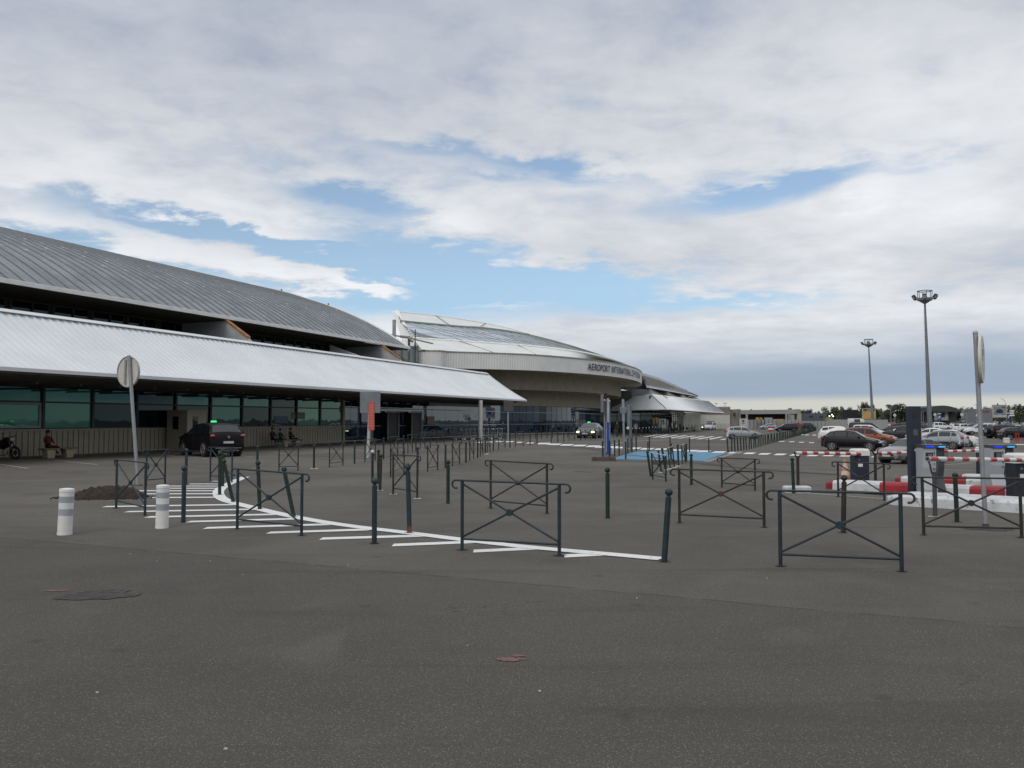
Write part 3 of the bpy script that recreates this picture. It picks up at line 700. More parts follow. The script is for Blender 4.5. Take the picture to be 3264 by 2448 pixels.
for zz_ in (8.4, 10.25): lf.box((-13.6, 97.7, zz_), (5.9, .12, .10), BEIGED)
for xx in (-16.5, -14.6, -12.6, -10.7): lf.box((xx, 97.72, 8.3), (.09, .12, 3.9), BEIGED)
lf.build('link_frame', o)
# lettering round the rim
def textmesh(body, size):
    cu = bpy.data.curves.new('lettering', 'FONT'); cu.body = body; cu.size = size; cu.align_x = 'CENTER'; cu.offset = size*.024; cu.extrude = .0; cu.resolution_u = 3
    ob = bpy.data.objects.new('lettering_source', cu); me = bpy.data.meshes.new_from_object(ob); bpy.data.objects.remove(ob)
    vs = [v.co.copy() for v in me.vertices]; fs = [tuple(p.vertices) for p in me.polygons]; bpy.data.meshes.remove(me); return vs, fs
LETM = pm('letters_dark', (.055, .06, .065), .5)
def put_text(mb, body, size, origin, right, up, mat, thick=0.):
    vs, fs = textmesh(body, size); right = Vector(right).normalized(); up = Vector(up).normalized(); n = right.cross(up); origin = Vector(origin)
    mb.poly([origin+right*v.x+up*v.y for v in vs], fs, mat)
    if thick:
        mb.poly([origin+right*v.x+up*v.y-n*thick for v in vs], [f[::-1] for f in fs], mat)
tx = MB(); word = 'AEROPORT INTERNATIONAL DE PERPIGNAN'
# start at picture column 1872
best = min(range(0, 24*6), key=lambda i: abs((RC[i].x/RC[i].y)*FPX+W0/2-1872)); s0 = 0; i = best; s = 0; lastp = RC[i]
for ch_ in word:
    wdt = .42 if ch_ in 'I ' else .83
    s += wdt/2
    j = best; acc = 0
    while acc+(RC[(j+1) % N]-RC[j % N]).length < s: acc += (RC[(j+1) % N]-RC[j % N]).length; j += 1
    seg = (RC[(j+1) % N]-RC[j % N]); p = RC[j % N]+seg*((s-acc)/seg.length); tdir = seg.normalized(); 
    if ch_ != ' ': put_text(tx, ch_, 1.24, Vector((p.x, p.y, 8.42))-RN[j % N]*.10, tdir, (0, 0, 1), LETM)
    s += wdt/2
o = tx.build('lettering', rot); o.location = -rot.location
ct_ = MB()                                             # small wall camera and floodlight under the drum
for u, v in ((1766, 1268), (1931, 1257)):
    p = aty(u, v, 106 if u < 1900 else 118); ct_.box(p, (.35, .5, .3), DARKM); ct_.box(p+Vector((0, .6, .1)), (.08, 1.0, .08), DARKM)
o = ct_.build('wall_camera', rot); o.location = -rot.location
# roof-top pipework and aerial box between the two halls
am = empty('rooftop_antenna', 'grey vertical antenna panel with pipe rails between the two roofs', 'antenna', (-12.6, 92, 8))
def rel(mb, name, par, root): o = mb.build(name, par); o.location = -root.location; return o
b1 = MB(); p = aty(1256, 1048, 92); b1.bbox(p, (.34, .28, 2.0), .06, pm('antenna_grey', (.34, .35, .32), .6)); rel(b1, 'antenna_panel', am, am)
b1 = MB(); b1.cyl((p.x+.1, 92.25, 7.2), (p.x+.1, 92.25, p.z+1), .07, mat=BEIGED); q = aty(1303, 1080, 92); b1.cyl((q.x, 92.2, 7.2), (q.x, 92.2, q.z+.3), .14, mat=BEIGED); q = aty(1323, 1085, 92); b1.cyl((q.x, 92.2, 7.2), (q.x, 92.2, q.z+1.2), .05, mat=DARKM); rel(b1, 'posts', am, am)
b1 = MB(); b1.tube([aty(1215, 1060, 92), aty(1262, 1070, 92), aty(1310, 1077, 92.1), aty(1332, 1084, 92.2), aty(1380, 1095, 93)], .08, 6, pm('pipe', (.30, .28, .22), .6)); b1.tube([aty(1275, 1072, 92), aty(1300, 1075, 92), aty(1316, 1090, 92)], .14, 6, pm('box_grey', (.22, .23, .23), .5)); rel(b1, 'pipes', am, am)

# ================================================================== RIGHT WING
rw = empty('terminal_wing', 'far terminal wing with grey arched roof and white canopy right of the rotunda', 'building', (30, 170, 0))
E1, E2, E3 = atz(1940, 1311, 3.45), atz(2125, 1305, 3.6), atz(2308, 1317, 3.6)
R1, R2, R3 = atz(1975, 1264, 6.6), atz(2075, 1258, 6.4), atz(2258, 1279, 6.2)
cn = MB()
def ribface(mb, a, b, c, d, n, mat):                   # eave a-b, ridge d-c
    up = (b-a).cross(d-a).normalized(); up = up if up.z > 0 else -up; R_ = []
    for k in range(n):
        for f, h in ((0, 0), (.7, 0), (.78, .05), (.92, .05)): t = (k+f)/n; R_.append([a.lerp(b, t)+up*h, d.lerp(c, t)+up*h])
    R_.append([b, c]); mb.loft(R_, mat, False, False)
ribface(cn, E1, E2, R2, R1, 34, STEEL); ribface(cn, E2, E3, R3, R2, 130, STEEL)
for a, b, c, d in ((E1, E2, R2, R1), (E2, E3, R3, R2)): cn.loft([[a.lerp(b, k/12)-Vector((0, 0, .25)), d.lerp(c, k/12)-Vector((0, 0, .25))] for k in range(13)], SOFF, False, False)
ro = rel(cn, 'canopy', rw, rw)
tr = MB(); tr.tube([E1, E2], .13, 4, TRIMW); tr.tube([E2, E3], .13, 4, TRIMW); tr.tube([R1, R2, R3], .14, 4, TRIMW); tr.cyl(E3, R3, .13, n=4, mat=TRIMW); tr.cyl(E2+Vector((0, 0, .05)), R2+Vector((0, 0, .05)), .07, n=4, mat=BEIGED); tr.build('edge_trim', ro)
for u, v in ((2098, 1376), (2157, 1372)):
    c = at(u, v); q = MB(); q.cyl(c, (c.x, c.y, 3.5), .17, n=12, mat=MATS['column_white']); q.build('column', ro)
tr = MB()                                              # lattice girder under the far end
for a, b in (((2160, 1320), (2235, 1318)), ((2185, 1318), (2233, 1313))): pass
g0, g1 = aty(2165, 1319, 186), aty(2236, 1317, 205); tr.cyl(g0, g1, .1, n=4, mat=DARKM)
for k in range(8):
    t = k/8; a = g0.lerp(g1, t); b = g0.lerp(g1, t+1/8); tr.cyl(a, (a+b)/2+Vector((0, 0, .55)), .06, n=4, mat=DARKM); tr.cyl((a+b)/2+Vector((0, 0, .55)), b, .06, n=4, mat=DARKM)
tr.build('girder', ro)
def wallprism(mb, a, b, z0, z1, mat, th=.3):
    a, b = Vector((a[0], a[1], 0)), Vector((b[0], b[1], 0)); n_ = Vector((-(b-a).y, (b-a).x, 0)).normalized()*th
    mb.prism([Vector((a.x, a.y, z0)), Vector((b.x, b.y, z0)), Vector((b.x, b.y, z1)), Vector((a.x, a.y, z1))], n_, mat)
G = [(12.5, 165), (17.5, 160), (24.3, 148.5), (38.0, 190)]
for gi in range(3):
    a, b = Vector(G[gi]), Vector(G[gi+1]); n = max(2, int((b-a).length/3.2))
    for k in range(n):
        p, q = a.lerp(b, k/n), a.lerp(b, (k+1)/n); wn = MB(); wallprism(wn, p, q, -.4, 3.55, GLT2 if (k+gi) % 3 else GLB, .04); o = rel(wn, 'window', rw, rw)
        fr = MB(); wallprism(fr, p, q, 2.55, 2.65, DARKM, -.06); fr.cyl((p.x, p.y, -.4), (p.x, p.y, 3.5), .06, n=5, mat=DARKM); fr.build('frame', o)
ww = MB(); WHW = pm('render_white', (.50, .50, .44), .7, var=.06, vs=.5); wallprism(ww, (38, 190), (43.5, 198), -.5, 3.55, WHW, .3); wallprism(ww, (24.6, 152), (38.2, 190.5), 3.5, 6.2, SOFF, .3); wallprism(ww, (43.5, 198), (35, 203), -.5, 3.55, WHW, .3)
rel(ww, 'wall', rw, rw)
e1, e2 = atz(2062, 1234, 8.0), atz(2216, 1262, 8.0)
mA, mB = atz(2050, 1213, 10.6), atz(2185, 1247, 10.2)
t_ = [atz(2040, 1187, 13), atz(2095, 1203, 13), atz(2140, 1221, 12.6), atz(2190, 1245, 11.0), atz(2227, 1261.5, 8.3)]
rf2 = MB(); EL = [e1.lerp(e2, k/12) for k in range(13)]; TL = crom(t_, 3); ML = [mA.lerp(mB, k/12) for k in range(13)]
rf2.loft([EL, ML, TL], ZINC, True, False); rf2.loft([[p-Vector((0, 0, .3)) for p in EL], [p-Vector((0, 0, .3)) for p in TL]], SOFF, True, False)
BK = [p+Vector((-14, 10, -1)) for p in TL]; rf2.loft([TL, BK], ZINC, True, False)
ro2 = rel(rf2, 'roof', rw, rw)
tr = MB(); tr.tube(EL, .16, 4, TRIMW); tr.tube(TL[6:], .10, 4, TRIMW)
for k in range(0, 25):
    i = k/24*12; a = EL[int(i)].lerp(EL[min(12, int(i)+1)], i % 1); b = ML[int(i)].lerp(ML[min(12, int(i)+1)], i % 1); c_ = TL[int(i)].lerp(TL[min(12, int(i)+1)], i % 1)
    tr.cyl(a+Vector((0, 0, .05)), b+Vector((0, 0, .07)), .05, n=4, mat=ZINC); tr.cyl(b+Vector((0, 0, .07)), c_+Vector((0, 0, .05)), .05, n=4, mat=ZINC)
tr.build('edge_trim', ro2)
cw_ = MB(); wallprism(cw_, (13, 158), (22.6, 162), 3.3, 7.4, SOFF, .3); rel(cw_, 'link_wall', rw, rw)
uw = MB(); dv = (e2-e1); wallprism(uw, (e1.x-2.5, e1.y+3), (e2.x-3.5, e2.y-8), 5.8, 8.2, SOFF, .3); rel(uw, 'upper_wall', rw, rw)
for t in (.03, .34, .64, .93):
    p = e1.lerp(e2, t); fn = MB(); a = Vector((p.x, p.y, 7.7)); nn = Vector((-.93, .36, 0))
    fn.prism([a+nn*3.6+Vector((0, 0, -1.8)), a-nn*3.4+Vector((0, 0, -1.8)), a-nn*3.2+Vector((0, 0, -1.7)), a, a+nn*3.6], (.09, .22, 0), CONC); o = rel(fn, 'buttress_fin', rw, rw)
    cp = MB(); cp.prism([a-nn*3.5+Vector((0, -.05, -1.75)), a+Vector((0, -.05, 0)), a+Vector((0, -.05, .14)), a-nn*3.5+Vector((0, -.05, -1.6))], (.12, .34, 0), pm('cap_tan', (.26, .20, .13), .8)); cp.build('cap', o)
# ================================================================== BOLLARDS
def green(name, c, rust=.10, wear=(.075, .045, .032)):
    return pm(name, c, .5, var=.25, vs=7, spec=.45, wear=wear, ws=9, wa=rust, bump=.12, bs=90)
G1 = green('paint_teal', (.014, .030, .038), .30); G2 = green('paint_green', (.008, .024, .017), .22); G3 = green('paint_brown', (.026, .023, .020), .42)
RUSTY = pm('rusty_foot', (.12, .045, .03), .85, var=.35, vs=14); WBALL = pm('white_ball', (.66, .66, .63), .5)
def bollard_proto(mat, ballm, foot):
    root = bpy.data.objects.new('bollard', None); root.empty_display_size = .1
    p = MB(); p.cyl((0, 0, -.03), (0, 0, .10), .0385, n=18, mat=foot, caps=False); p.cyl((0, 0, .10), (0, 0, .845), .0385, n=18, mat=mat, caps=False)
    p.cyl((0, 0, .845), (0, 0, .852), .0385, .030, 18, mat); p.cyl((0, 0, .85), (0, 0, .875), .024, .022, 12, mat, False)
    b = MB(); b.sphere((0, 0, .915), .052, 18, 11, ballm)
    return root, p.mesh('post'), b.mesh('ball')
PROT = {'teal': bollard_proto(G1, G1, G1), 'green': bollard_proto(G2, G2, G2), 'brown': bollard_proto(G3, G3, G3), 'rusty': bollard_proto(G1, G1, RUSTY), 'white': bollard_proto(G2, WBALL, G2)}
def bollard(u, v, vt, kind='green', label='', group=None, topu=None, simple=False):
    p = at(u, v); h = top_z(p, vt)-p.z; s = h/.967
    r = bpy.data.objects.new('bollard', None); COL.objects.link(r); r.empty_display_size = .1; r.location = p
    r.scale = (1.0 if s > .8 else .9, 1.0 if s > .8 else .9, s)
    if topu is not None:
        q = aty(topu, vt, p.y); r.rotation_euler.y = math.atan2(q.x-p.x, h); 
    r.rotation_euler.z = 0
    for nm, me in zip(('post', 'ball'), PROT[kind][1:]):
        o = bpy.data.objects.new(nm, me); COL.objects.link(o); o.parent = r
        if nm == 'ball': o.location = (0, 0, .915*(1-1/s)) if False else (0, 0, 0)
    return tag(r, label, 'bollard', group)
near = [
 (584.5, 1665, 1483, 'teal', 'slate blue bollard between the right banded white bollard and the hatched marking', None),
 (592.7, 1544, 1429, 'teal', 'slate blue bollard behind the end of the hatched marking, left of the dark taxi', None),
 (700, 1578, 1438, 'green', 'thick green bollard at the tip of the curved white line', 701),
 (710, 1551, 1431, 'green', 'green bollard half hidden right behind the one at the tip of the white line', 709),
 (743.7, 1601, 1459, 'green', 'green bollard leaning left on the bend of the white curved line', 711),
 (820, 1510, 1420, 'teal', 'slate blue bollard standing far behind the near left cross barrier', None),
 (828, 1624, 1467, 'green', 'dark green bollard on the curved white line seen through the near left cross barrier', 822),
 (937, 1648, 1483, 'green', 'green bollard leaning strongly left at the right post of the near left cross barrier', 903),
 (1000.6, 1494, 1417, 'green', 'dark bollard on a pale patch between two cross barriers near the ribbed wall', None),
 (1130, 1478, 1404, 'teal', 'slate blue bollard between two cross barriers in front of the wall end', None),
 (1187, 1532, 1434, 'white', 'slim bollard with a pale ball beside the grey sign pole', None),
 (1206, 1542, 1432, 'green', 'dark green bollard left of the brown leaning one near the sign pole', None),
 (1211, 1563, 1446, 'brown', 'brown rusted bollard leaning slightly on a pale base patch', 1214.6),
 (1193, 1733, 1522, 'teal', 'large slate blue bollard standing in front of the hatched stripes', None),
 (1305, 1700, 1476, 'rusty', 'slate blue bollard with a rusty red foot on the white line', 1300),
 (1222.5, 1463.6, 1395, 'green', 'small dark bollard just right of the middle sign pole', None),
 (1286, 1457, 1388, 'green', 'small dark bollard in front of the left revolving door', None),
 (1325.6, 1439, 1384.6, 'green', 'small dark bollard in front of the right revolving door', None),
 (1331, 1511, 1424, 'teal', 'slate blue bollard directly behind the right post of the narrow brown barrier', None),
 (1371.5, 1429, 1377.5, 'green', 'small dark bollard right of the second revolving door', None),
 (1443.5, 1412, 1375, 'green', 'small dark bollard between two barriers before the luggage trolleys', None),
 (1523, 1397, 1370, 'white', 'white-topped bollard just left of the canopy column', None),
 (1420, 1492, 1416, 'teal', 'slate blue bollard in the curving row, first right of the wide cross barrier', None),
 (1428, 1604.6, 1465, 'green', 'dark green bollard alone between the hatched island and the curving row', None),
 (1485, 1475, 1409, 'green', 'bollard in the curving row, second right of the wide cross barrier', None),
 (1522.5, 1460, 1400, 'green', 'bollard in the curving row, left of the canopy column foot', None),
 (1547, 1446.7, 1393, 'green', 'bollard in the curving row on a pale base, right of the canopy column', None),
 (1549, 1400, 1373, 'green', 'distant dark bollard behind the canopy column foot', None),
 (1572.5, 1436.6, 1385, 'green', 'bollard in the curving row below a white-topped one', None),
 (1573, 1402, 1366, 'white', 'white-topped bollard by the luggage trolleys', None),
 (1625.5, 1427.5, 1380, 'green', 'bollard in front of the woman standing at the glass front', None),
 (1689.7, 1420, 1375, 'green', 'bollard between the last wide barrier and the dashed line', None),
 (1712, 1417, 1372, 'green', 'bollard at the left start of the white dashed line', None),
 (1757, 1413, 1368, 'green', 'bollard behind the second dash of the white line', None),
 (1778, 1411, 1369, 'green', 'bollard before the blue poster on the glass front', None),
 (1797, 1409, 1370, 'green', 'bollard left of the small barrier beside the grey taxi', None),
 (1850, 1404, 1368, 'green', 'bollard in front of the left headlight of the grey taxi', None),
 (1897, 1401, 1366, 'green', 'bollard in front of the right front wheel of the grey taxi', None),
 (1707.6, 1400, 1363, 'green', 'far bollard left in the back row along the glass front', None),
 (1726, 1399, 1365, 'green', 'far bollard second in the back row along the glass front', None),
 (1744, 1399, 1366, 'green', 'far bollard third in the back row along the glass front', None),
 (1761, 1397, 1363, 'green', 'far bollard fourth in the back row along the glass front', None),
 (1810, 1395, 1362, 'green', 'far bollard last in the back row, left of the grey taxi', None),
 (1979, 1396, 1366, 'green', 'bollard under the cafe canopy right of the blue totem', None),
 (1921.5, 1460.5, 1405, 'green', 'bollard standing on the brown sleeper at the blue totem', None),
 (1943, 1457.8, 1404, 'green', 'bollard directly before the blue totem', None),
 (1959, 1455, 1402, 'green', 'bollard beside the small yellow and white drum', None),
 (1973.5, 1451.5, 1400, 'green', 'bollard second right of the blue totem', None),
 (1987.5, 1447.6, 1397, 'green', 'bollard touching the grey sign pole with a square box', None),
 (2001.7, 1445, 1397, 'green', 'bollard between the two grey sign poles by the blue space', None),
 (2014.6, 1442, 1394.5, 'green', 'bollard just right of the thick grey post by the blue space', None),
 (2028, 1439, 1392, 'green', 'bollard at the back left corner of the blue space', None),
 (1994.5, 1464, 1407, 'green', 'bollard in the left front part of the blue space', None),
 (2065, 1440, 1408.5, 'green', 'short bollard leaning behind the barrier group at the blue space', None),
 (2070, 1438.6, 1392, 'green', 'bollard on the back edge of the blue space, second from its left corner', None),
 (2136, 1437, 1393, 'green', 'bollard on the back edge of the blue space, behind the two narrow barriers', None),
 (2139, 1467, 1412, 'green', 'bollard inside the blue space between the two narrow barriers', None),
 (2163, 1485, 1416, 'green', 'dark bollard in front of the blue space between two narrow barriers', 2160),
 (2188, 1471, 1414, 'green', 'bollard right of the rearmost narrow barrier at the blue space', None),
 (2198, 1441, 1394.5, 'green', 'bollard on the back edge of the blue space, third from its right corner', None),
 (2259.5, 1441.5, 1398, 'green', 'bollard on the back edge of the blue space, nearest its right corner', None),
 (2204, 1545, 1446, 'green', 'dark green bollard seen behind the wide brown barrier', None),
 (2075, 1519, 1436, 'green', 'green bollard leaning left beside the crooked barrier', 2063),
 (2121, 1497, 1427, 'green', 'green bollard leaning left behind the crooked barrier', 2110),
 (2108, 1505, 1434, 'green', 'thin leaning bollard between the crooked barrier posts', 2098),
 (1937, 1652, 1489, 'green', 'dark green bollard alone in the middle of the yard', None),
 (2117, 1790.6, 1555, 'teal', 'large slate blue bollard leaning right at the end of the white line', 2133),
 (2688, 1698, 1513, 'brown', 'dark bollard with a brown ball behind the nearest right cross barrier', 2691),
 (3050.7, 1664, 1506, 'green', 'dark green bollard behind the rightmost cross barrier', 3044),
 (2530, 1572.6, 1458, 'green', 'dark green bollard next to the forked boom rest on the white block', 2525),
]
for u, v, vt, kd, lb, tu in near:
    bollard(u, v, vt, kd, lb, 'ball-topped bollards', tu)
# curved far row along the cafe terrace
nrow = 26
for k in range(nrow):
    t = k/(nrow-1); u = 1992+(2243-1992)*(t**.92); v = 1396-24*t; vt = v-30+7*t
    bollard(u, v, vt, 'white' if 1 < k < 13 else 'green', ('white-ball' if 1 < k < 13 else 'dark')+' bollard, %s from the left in the terrace row behind the zebra stripes' % ordn(k+1), 'bollards along the cafe terrace')
for k in range(9):
    u = 2288+k*4.2; bollard(u, 1372-k*.2, 1350, 'green', 'far bollard, %s from the left in the short row right of the white van' % ordn(k+1), 'bollards right of the white van')
# long straight row dividing the car park
S0, S1 = at(2321, 1441.5), at(2601, 1373); L = (S1-S0).length; nP = 84
me_low = MB(); me_low.cyl((0, 0, -.03), (0, 0, .86), .045, n=8, mat=G2); me_low.sphere((0, 0, .915), .058, 8, 6, G2); me_low = me_low.mesh('post')
for k in range(nP):
    t = k/(nP-1); p = S0.lerp(S1, t); p.z = gz(p.x, p.y); o = bpy.data.objects.new('bollard', me_low); COL.objects.link(o); o.location = p
    o.scale = (1.1, 1.1, 1.0+.03*math.sin(k*2.1)); o.rotation_euler = (.03*math.sin(k*1.7), .05*math.sin(k*2.9)-(.07 if k in (0, 3, 5) else 0), 0)
    tag(o, 'dark green bollard, %s from the near end of the long row dividing the car park' % ordn(k+1), 'bollard', 'bollards dividing the car park')

# banded white delineators
GREYB = pm('reflective_grey', (.34, .37, .40), .35, var=.08); PLW = pm('plastic_white', (.72, .72, .70), .5, var=.05, vs=10, wear=(.45, .44, .42), ws=12, wa=.36)
def delineator(u, v, vt, w, label, lean):
    p = at(u, v); h = top_z(p, vt)-p.z; r = w/2/FPX*p.y
    root = empty('banded_bollard', label, 'bollard', p, 0, 'white banded bollards'); root.rotation_euler.y = lean
    a = MB(); a.cyl((0, 0, 0), (0, 0, .03), r*1.04, n=28, mat=PLW); a.cyl((0, 0, .03), (0, 0, h*.93), r, n=28, mat=PLW); a.cyl((0, 0, h*.93), (0, 0, h*.985), r*1.06, r*1.02, 28, PLW); a.cyl((0, 0, h*.985), (0, 0, h), r*1.02, r*.5, 28, PLW); a.build('body', root)
    for z0, z1 in ((.42, .56), (.70, .83)):
        b = MB(); b.cyl((0, 0, h*z0), (0, 0, h*z1), r*1.03, n=28, mat=GREYB); b.build('reflective_band', root)
delineator(206, 1704, 1556, 43, 'white plastic bollard with two grey bands, alone at the far left', .03)
delineator(516, 1683, 1545, 39, 'white plastic bollard with two grey bands standing on the hatched stripes', .01)

# ================================================================== CROSS BARRIERS
def barrier(l, r, vtl, vtr, mat, label, tul=None, tur=None, curl=True, toplight=None, hub=None):
    a, b = at(*l), at(*r); ha, hb = top_z(a, vtl)-a.z, top_z(b, vtr)-b.z
    at_, bt = a+Vector((0, 0, ha)), b+Vector((0, 0, hb))
    if tul is not None: q = aty(tul, vtl, a.y); at_ = Vector((q.x, a.y, q.z))
    if tur is not None: q = aty(tur, vtr, b.y); bt = Vector((q.x, b.y, q.z))
    c = (a+b)/2; root = empty('cross_barrier', label, 'barrier', c, 0, 'cross-braced metal barriers')
    d = (b-a).normalized(); pr = .024; k = .22
    def loc(p): return p-c
    for p, t in ((a, at_), (b, bt)):
        m = MB(); m.cyl(loc(p)-Vector((0, 0, .03)), loc(t), pr, n=14, mat=mat); m.build('post', root)
    m = MB(); w = (bt-at_).normalized(); cr = .055
    pts = [loc(at_)-w*.02, loc(bt)+w*.02]
    if curl:
        def cu(o_, s): return [loc(o_)+w*s*(.10+cr*math.sin(t))+Vector((0, 0, .012-cr+cr*math.cos(t))) for t in [i*math.pi/8 for i in range(0, 10)]]
        pts = cu(at_, -1)[::-1]+cu(bt, 1)
    m.tube(pts, .0150, 8, toplight or mat); m.build('top_rail', root)
    zb = .16
    la, lb = a.lerp(at_, zb), b.lerp(bt, zb)
    m = MB(); m.cyl(loc(la), loc(lb), .0155, n=8, mat=mat); m.build('bottom_rail', root)
    ua, ub = a.lerp(at_, .965), b.lerp(bt, .965); l2, lb2 = a.lerp(at_, .19), b.lerp(bt, .19)
    nn = Vector((-d.y, d.x, 0))*.004
    for p, q, s_ in ((ua, lb2, 1), (l2, ub, -1)):
        m = MB(); m.cyl(loc(p)+nn*s_, loc(q)+nn*s_, .0155, n=8, mat=mat); m.build('brace', root)
    mid = (ua+lb2+l2+ub)/4; ny = Vector((-d.y, d.x, 0)); m = MB(); m.cyl(loc(mid)-ny*.022, loc(mid)+ny*.022, .048, n=18, mat=hub or mat); m.build('hub_disc', root)
    return root
RH = pm('hub_rust', (.07, .035, .035), .7)
bars = [
 ((370, 1620), (462, 1643), 1467, 1477, G1, 'slate blue cross barrier at the left end of the hatched marking'),
 ((466, 1548), (526, 1542), 1436, 1434, G1, 'slate blue cross barrier behind the leaning grey sign pole'),
 ((670, 1533), (739, 1539), 1427, 1428, G1, 'slate blue cross barrier behind the green bollards near the dark taxi'),
 ((756, 1686), (961, 1707), 1497, 1513, G1, 'wide slate blue cross barrier standing on the hatched stripes'),
 ((889, 1501), (950, 1500.5), 1414, 1413, G1, 'grey-green cross barrier in front of the seated people'),
 ((1050, 1489), (1093, 1483), 1411, 1408, G1, 'grey-green cross barrier at the right end of the ribbed wall'),
 ((1163, 1473), (1196, 1467.5), 1403, 1400, G2, 'cross barrier around the foot of the middle sign pole'),
 ((1245, 1522), (1288, 1497), 1428.5, 1427, G3, 'narrow dark brown cross barrier behind the brown pair in the middle'),
 ((1253, 1576), (1330, 1588), 1451, 1455, G3, 'brown cross barrier on pale bases next to the rusty-footed bollard'),
 ((1245, 1457), (1268, 1453.5), 1393.6, 1392, G2, 'small cross barrier in front of the left revolving door'),
 ((1300, 1445.6), (1315, 1442), 1387, 1386, G2, 'small cross barrier between the two revolving doors'),
 ((1339, 1434.5), (1355, 1431.5), 1381, 1380, G2, 'small cross barrier right of the second revolving door'),
 ((1363, 1504), (1395, 1498), 1421.5, 1419, G3, 'brown cross barrier, leftmost of the curving row'),
 ((1392, 1415), (1416.6, 1414.5), 1375.6, 1375, G2, 'far cross barrier left of the luggage trolleys'),
 ((1471, 1417), (1496, 1415), 1373, 1370, G2, 'far cross barrier left of the canopy column'),
 ((1442, 1486), (1465, 1479.6), 1414.5, 1410, G3, 'brown cross barrier, second of the curving row'),
 ((1497, 1469), (1510, 1464), 1405.5, 1402, G3, 'narrow cross barrier, third of the curving row'),
 ((1531, 1455.7), (1539, 1451), 1397, 1396, G2, 'cross barrier seen nearly end-on below the canopy column'),
 ((1553, 1444), (1562, 1440), 1389, 1388, G2, 'narrow cross barrier just right of the canopy column'),
 ((1589, 1433), (1610, 1429.5), 1383, 1380, G2, 'cross barrier in front of the standing woman'),
 ((1642.7, 1425), (1667.6, 1422.6), 1378, 1376.5, G2, 'cross barrier left of the start of the dashed line'),
 ((1814, 1406), (1832, 1404), 1368, 1367, G2, 'far cross barrier left of the grey taxi'),
 ((1866, 1402.5), (1882, 1401.6), 1370, 1369, G2, 'far cross barrier in front of the grey taxi bumper'),
 ((1913, 1400), (1923, 1399), 1367, 1366, G2, 'far cross barrier at the side of the grey taxi'),
 ((1954, 1397), (1967, 1396), 1371, 1371, G2, 'far cross barrier behind the blue totem'),
 ((1473, 1753), (1783, 1772), 1534, 1546, G1, 'large slate blue cross barrier in the centre foreground'),
 ((1564, 1620), (1743.5, 1637), 1470, 1480, G3, 'brown cross barrier directly behind the large central one'),
 ((2166, 1667), (2436, 1681), 1498, 1506, G3, 'wide brown cross barrier with a dark red hub right of centre'),
 ((2301, 1554), (2407, 1563), 1461, 1465, G3, 'smaller brown cross barrier behind the wide brown one'),
 ((2488, 1805), (2874.5, 1822), 1567, 1576, G1, 'largest slate blue cross barrier in the right foreground'),
 ((2945, 1705.6), (3257, 1714), 1524, 1528, G3, 'dark cross barrier at the right edge, before the white kerb island'),
 ((2672, 1583.6), (2819, 1595.7), 1474, 1480, G3, 'thin brown cross barrier in front of the traffic cone'),
]
for i, (l, r, a, b, m, lb) in enumerate(bars):
    big = i in (25, 27, 29, 30)
    barrier(l, r, a, b, m, lb, curl=True, hub=RH if i == 27 else None, tul=2939 if i == 30 else None, tur=3250 if i == 30 else None)
LGT = pm('rail_pale', (.42, .46, .46), .4)
barrier((2081, 1528), (2122.4, 1535.6), 1443, 1452, G2, 'crooked green cross barrier with a pale top rail left of the blue space', 2077, 2122.7, False, LGT)
barrier((2137, 1493), (2150, 1489), 1427, 1424, G2, 'narrow leaning green barrier with a pale top rail on the blue space', 2128, 2143, False, LGT)
barrier((2175, 1479), (2184, 1474), 1418, 1415, G2, 'narrowest green barrier with a pale top rail at the back of the blue space', 2172, 2182, False, LGT)

# ================================================================== SIGNS AND POLES
GALV = pm('galvanised', (.32, .33, .34), .45, metal=.3, var=.12, vs=12, bump=.1, bs=120)
SIGNB = pm('sign_back', (.56, .55, .49), .55, var=.08, vs=5); SIGNW = pm('sign_white', (.70, .69, .66), .4); SRED = pm('sign_red', (.30, .03, .03), .4); BLACK = pm('black', (.02, .02, .022), .5)
def disc(mb, c, r, n_, mat, th=.02, n=40):
    n_ = Vector(n_).normalized(); mb.cyl(Vector(c)-n_*th/2, Vector(c)+n_*th/2, r, n=n, mat=mat)
p = at(440, 1548); root = empty('round_road_sign', 'round road sign seen from its plain back on a leaning grey pole, far left', 'road sign', p, 0)
hz = top_z(p, 1133)-p.z; q = aty(411, 1133, p.y)-p
m = MB(); m.cyl((0, 0, -.02), q, .047, n=16, mat=GALV); m.cyl((0, 0, 0), (0, 0, .03), .12, .10, 14, pm('dirt_rust', (.07, .05, .04), .9)); m.build('pole', root)
cdir = Vector((.50, 1, 0)).normalized(); cc_ = aty(405, 1185, p.y+.07)-p
m = MB(); disc(m, cc_+cdir*.05, .43, cdir, SIGNB, .03); 
side = Vector((cdir.y, -cdir.x, 0)); r_ = []
m.build('disc', root)
m = MB(); C_ = [cc_+cdir*.03+(side*math.cos(t)+Vector((0, 0, 1))*math.sin(t))*.425 for t in [2*math.pi*k/40 for k in range(41)]]; m.tube(C_, .018, 6, GALV); m.build('disc_rim', root)
m = MB(); m.box(cc_-side*.09+cdir*.015, (.06, .03, .70), GALV, math.atan2(side.y, side.x)); m.build('back_rail', root)
m = MB(); disc(m, cc_+cdir*.072, .43, cdir, SRED, .006); m.build('sign_face', root)

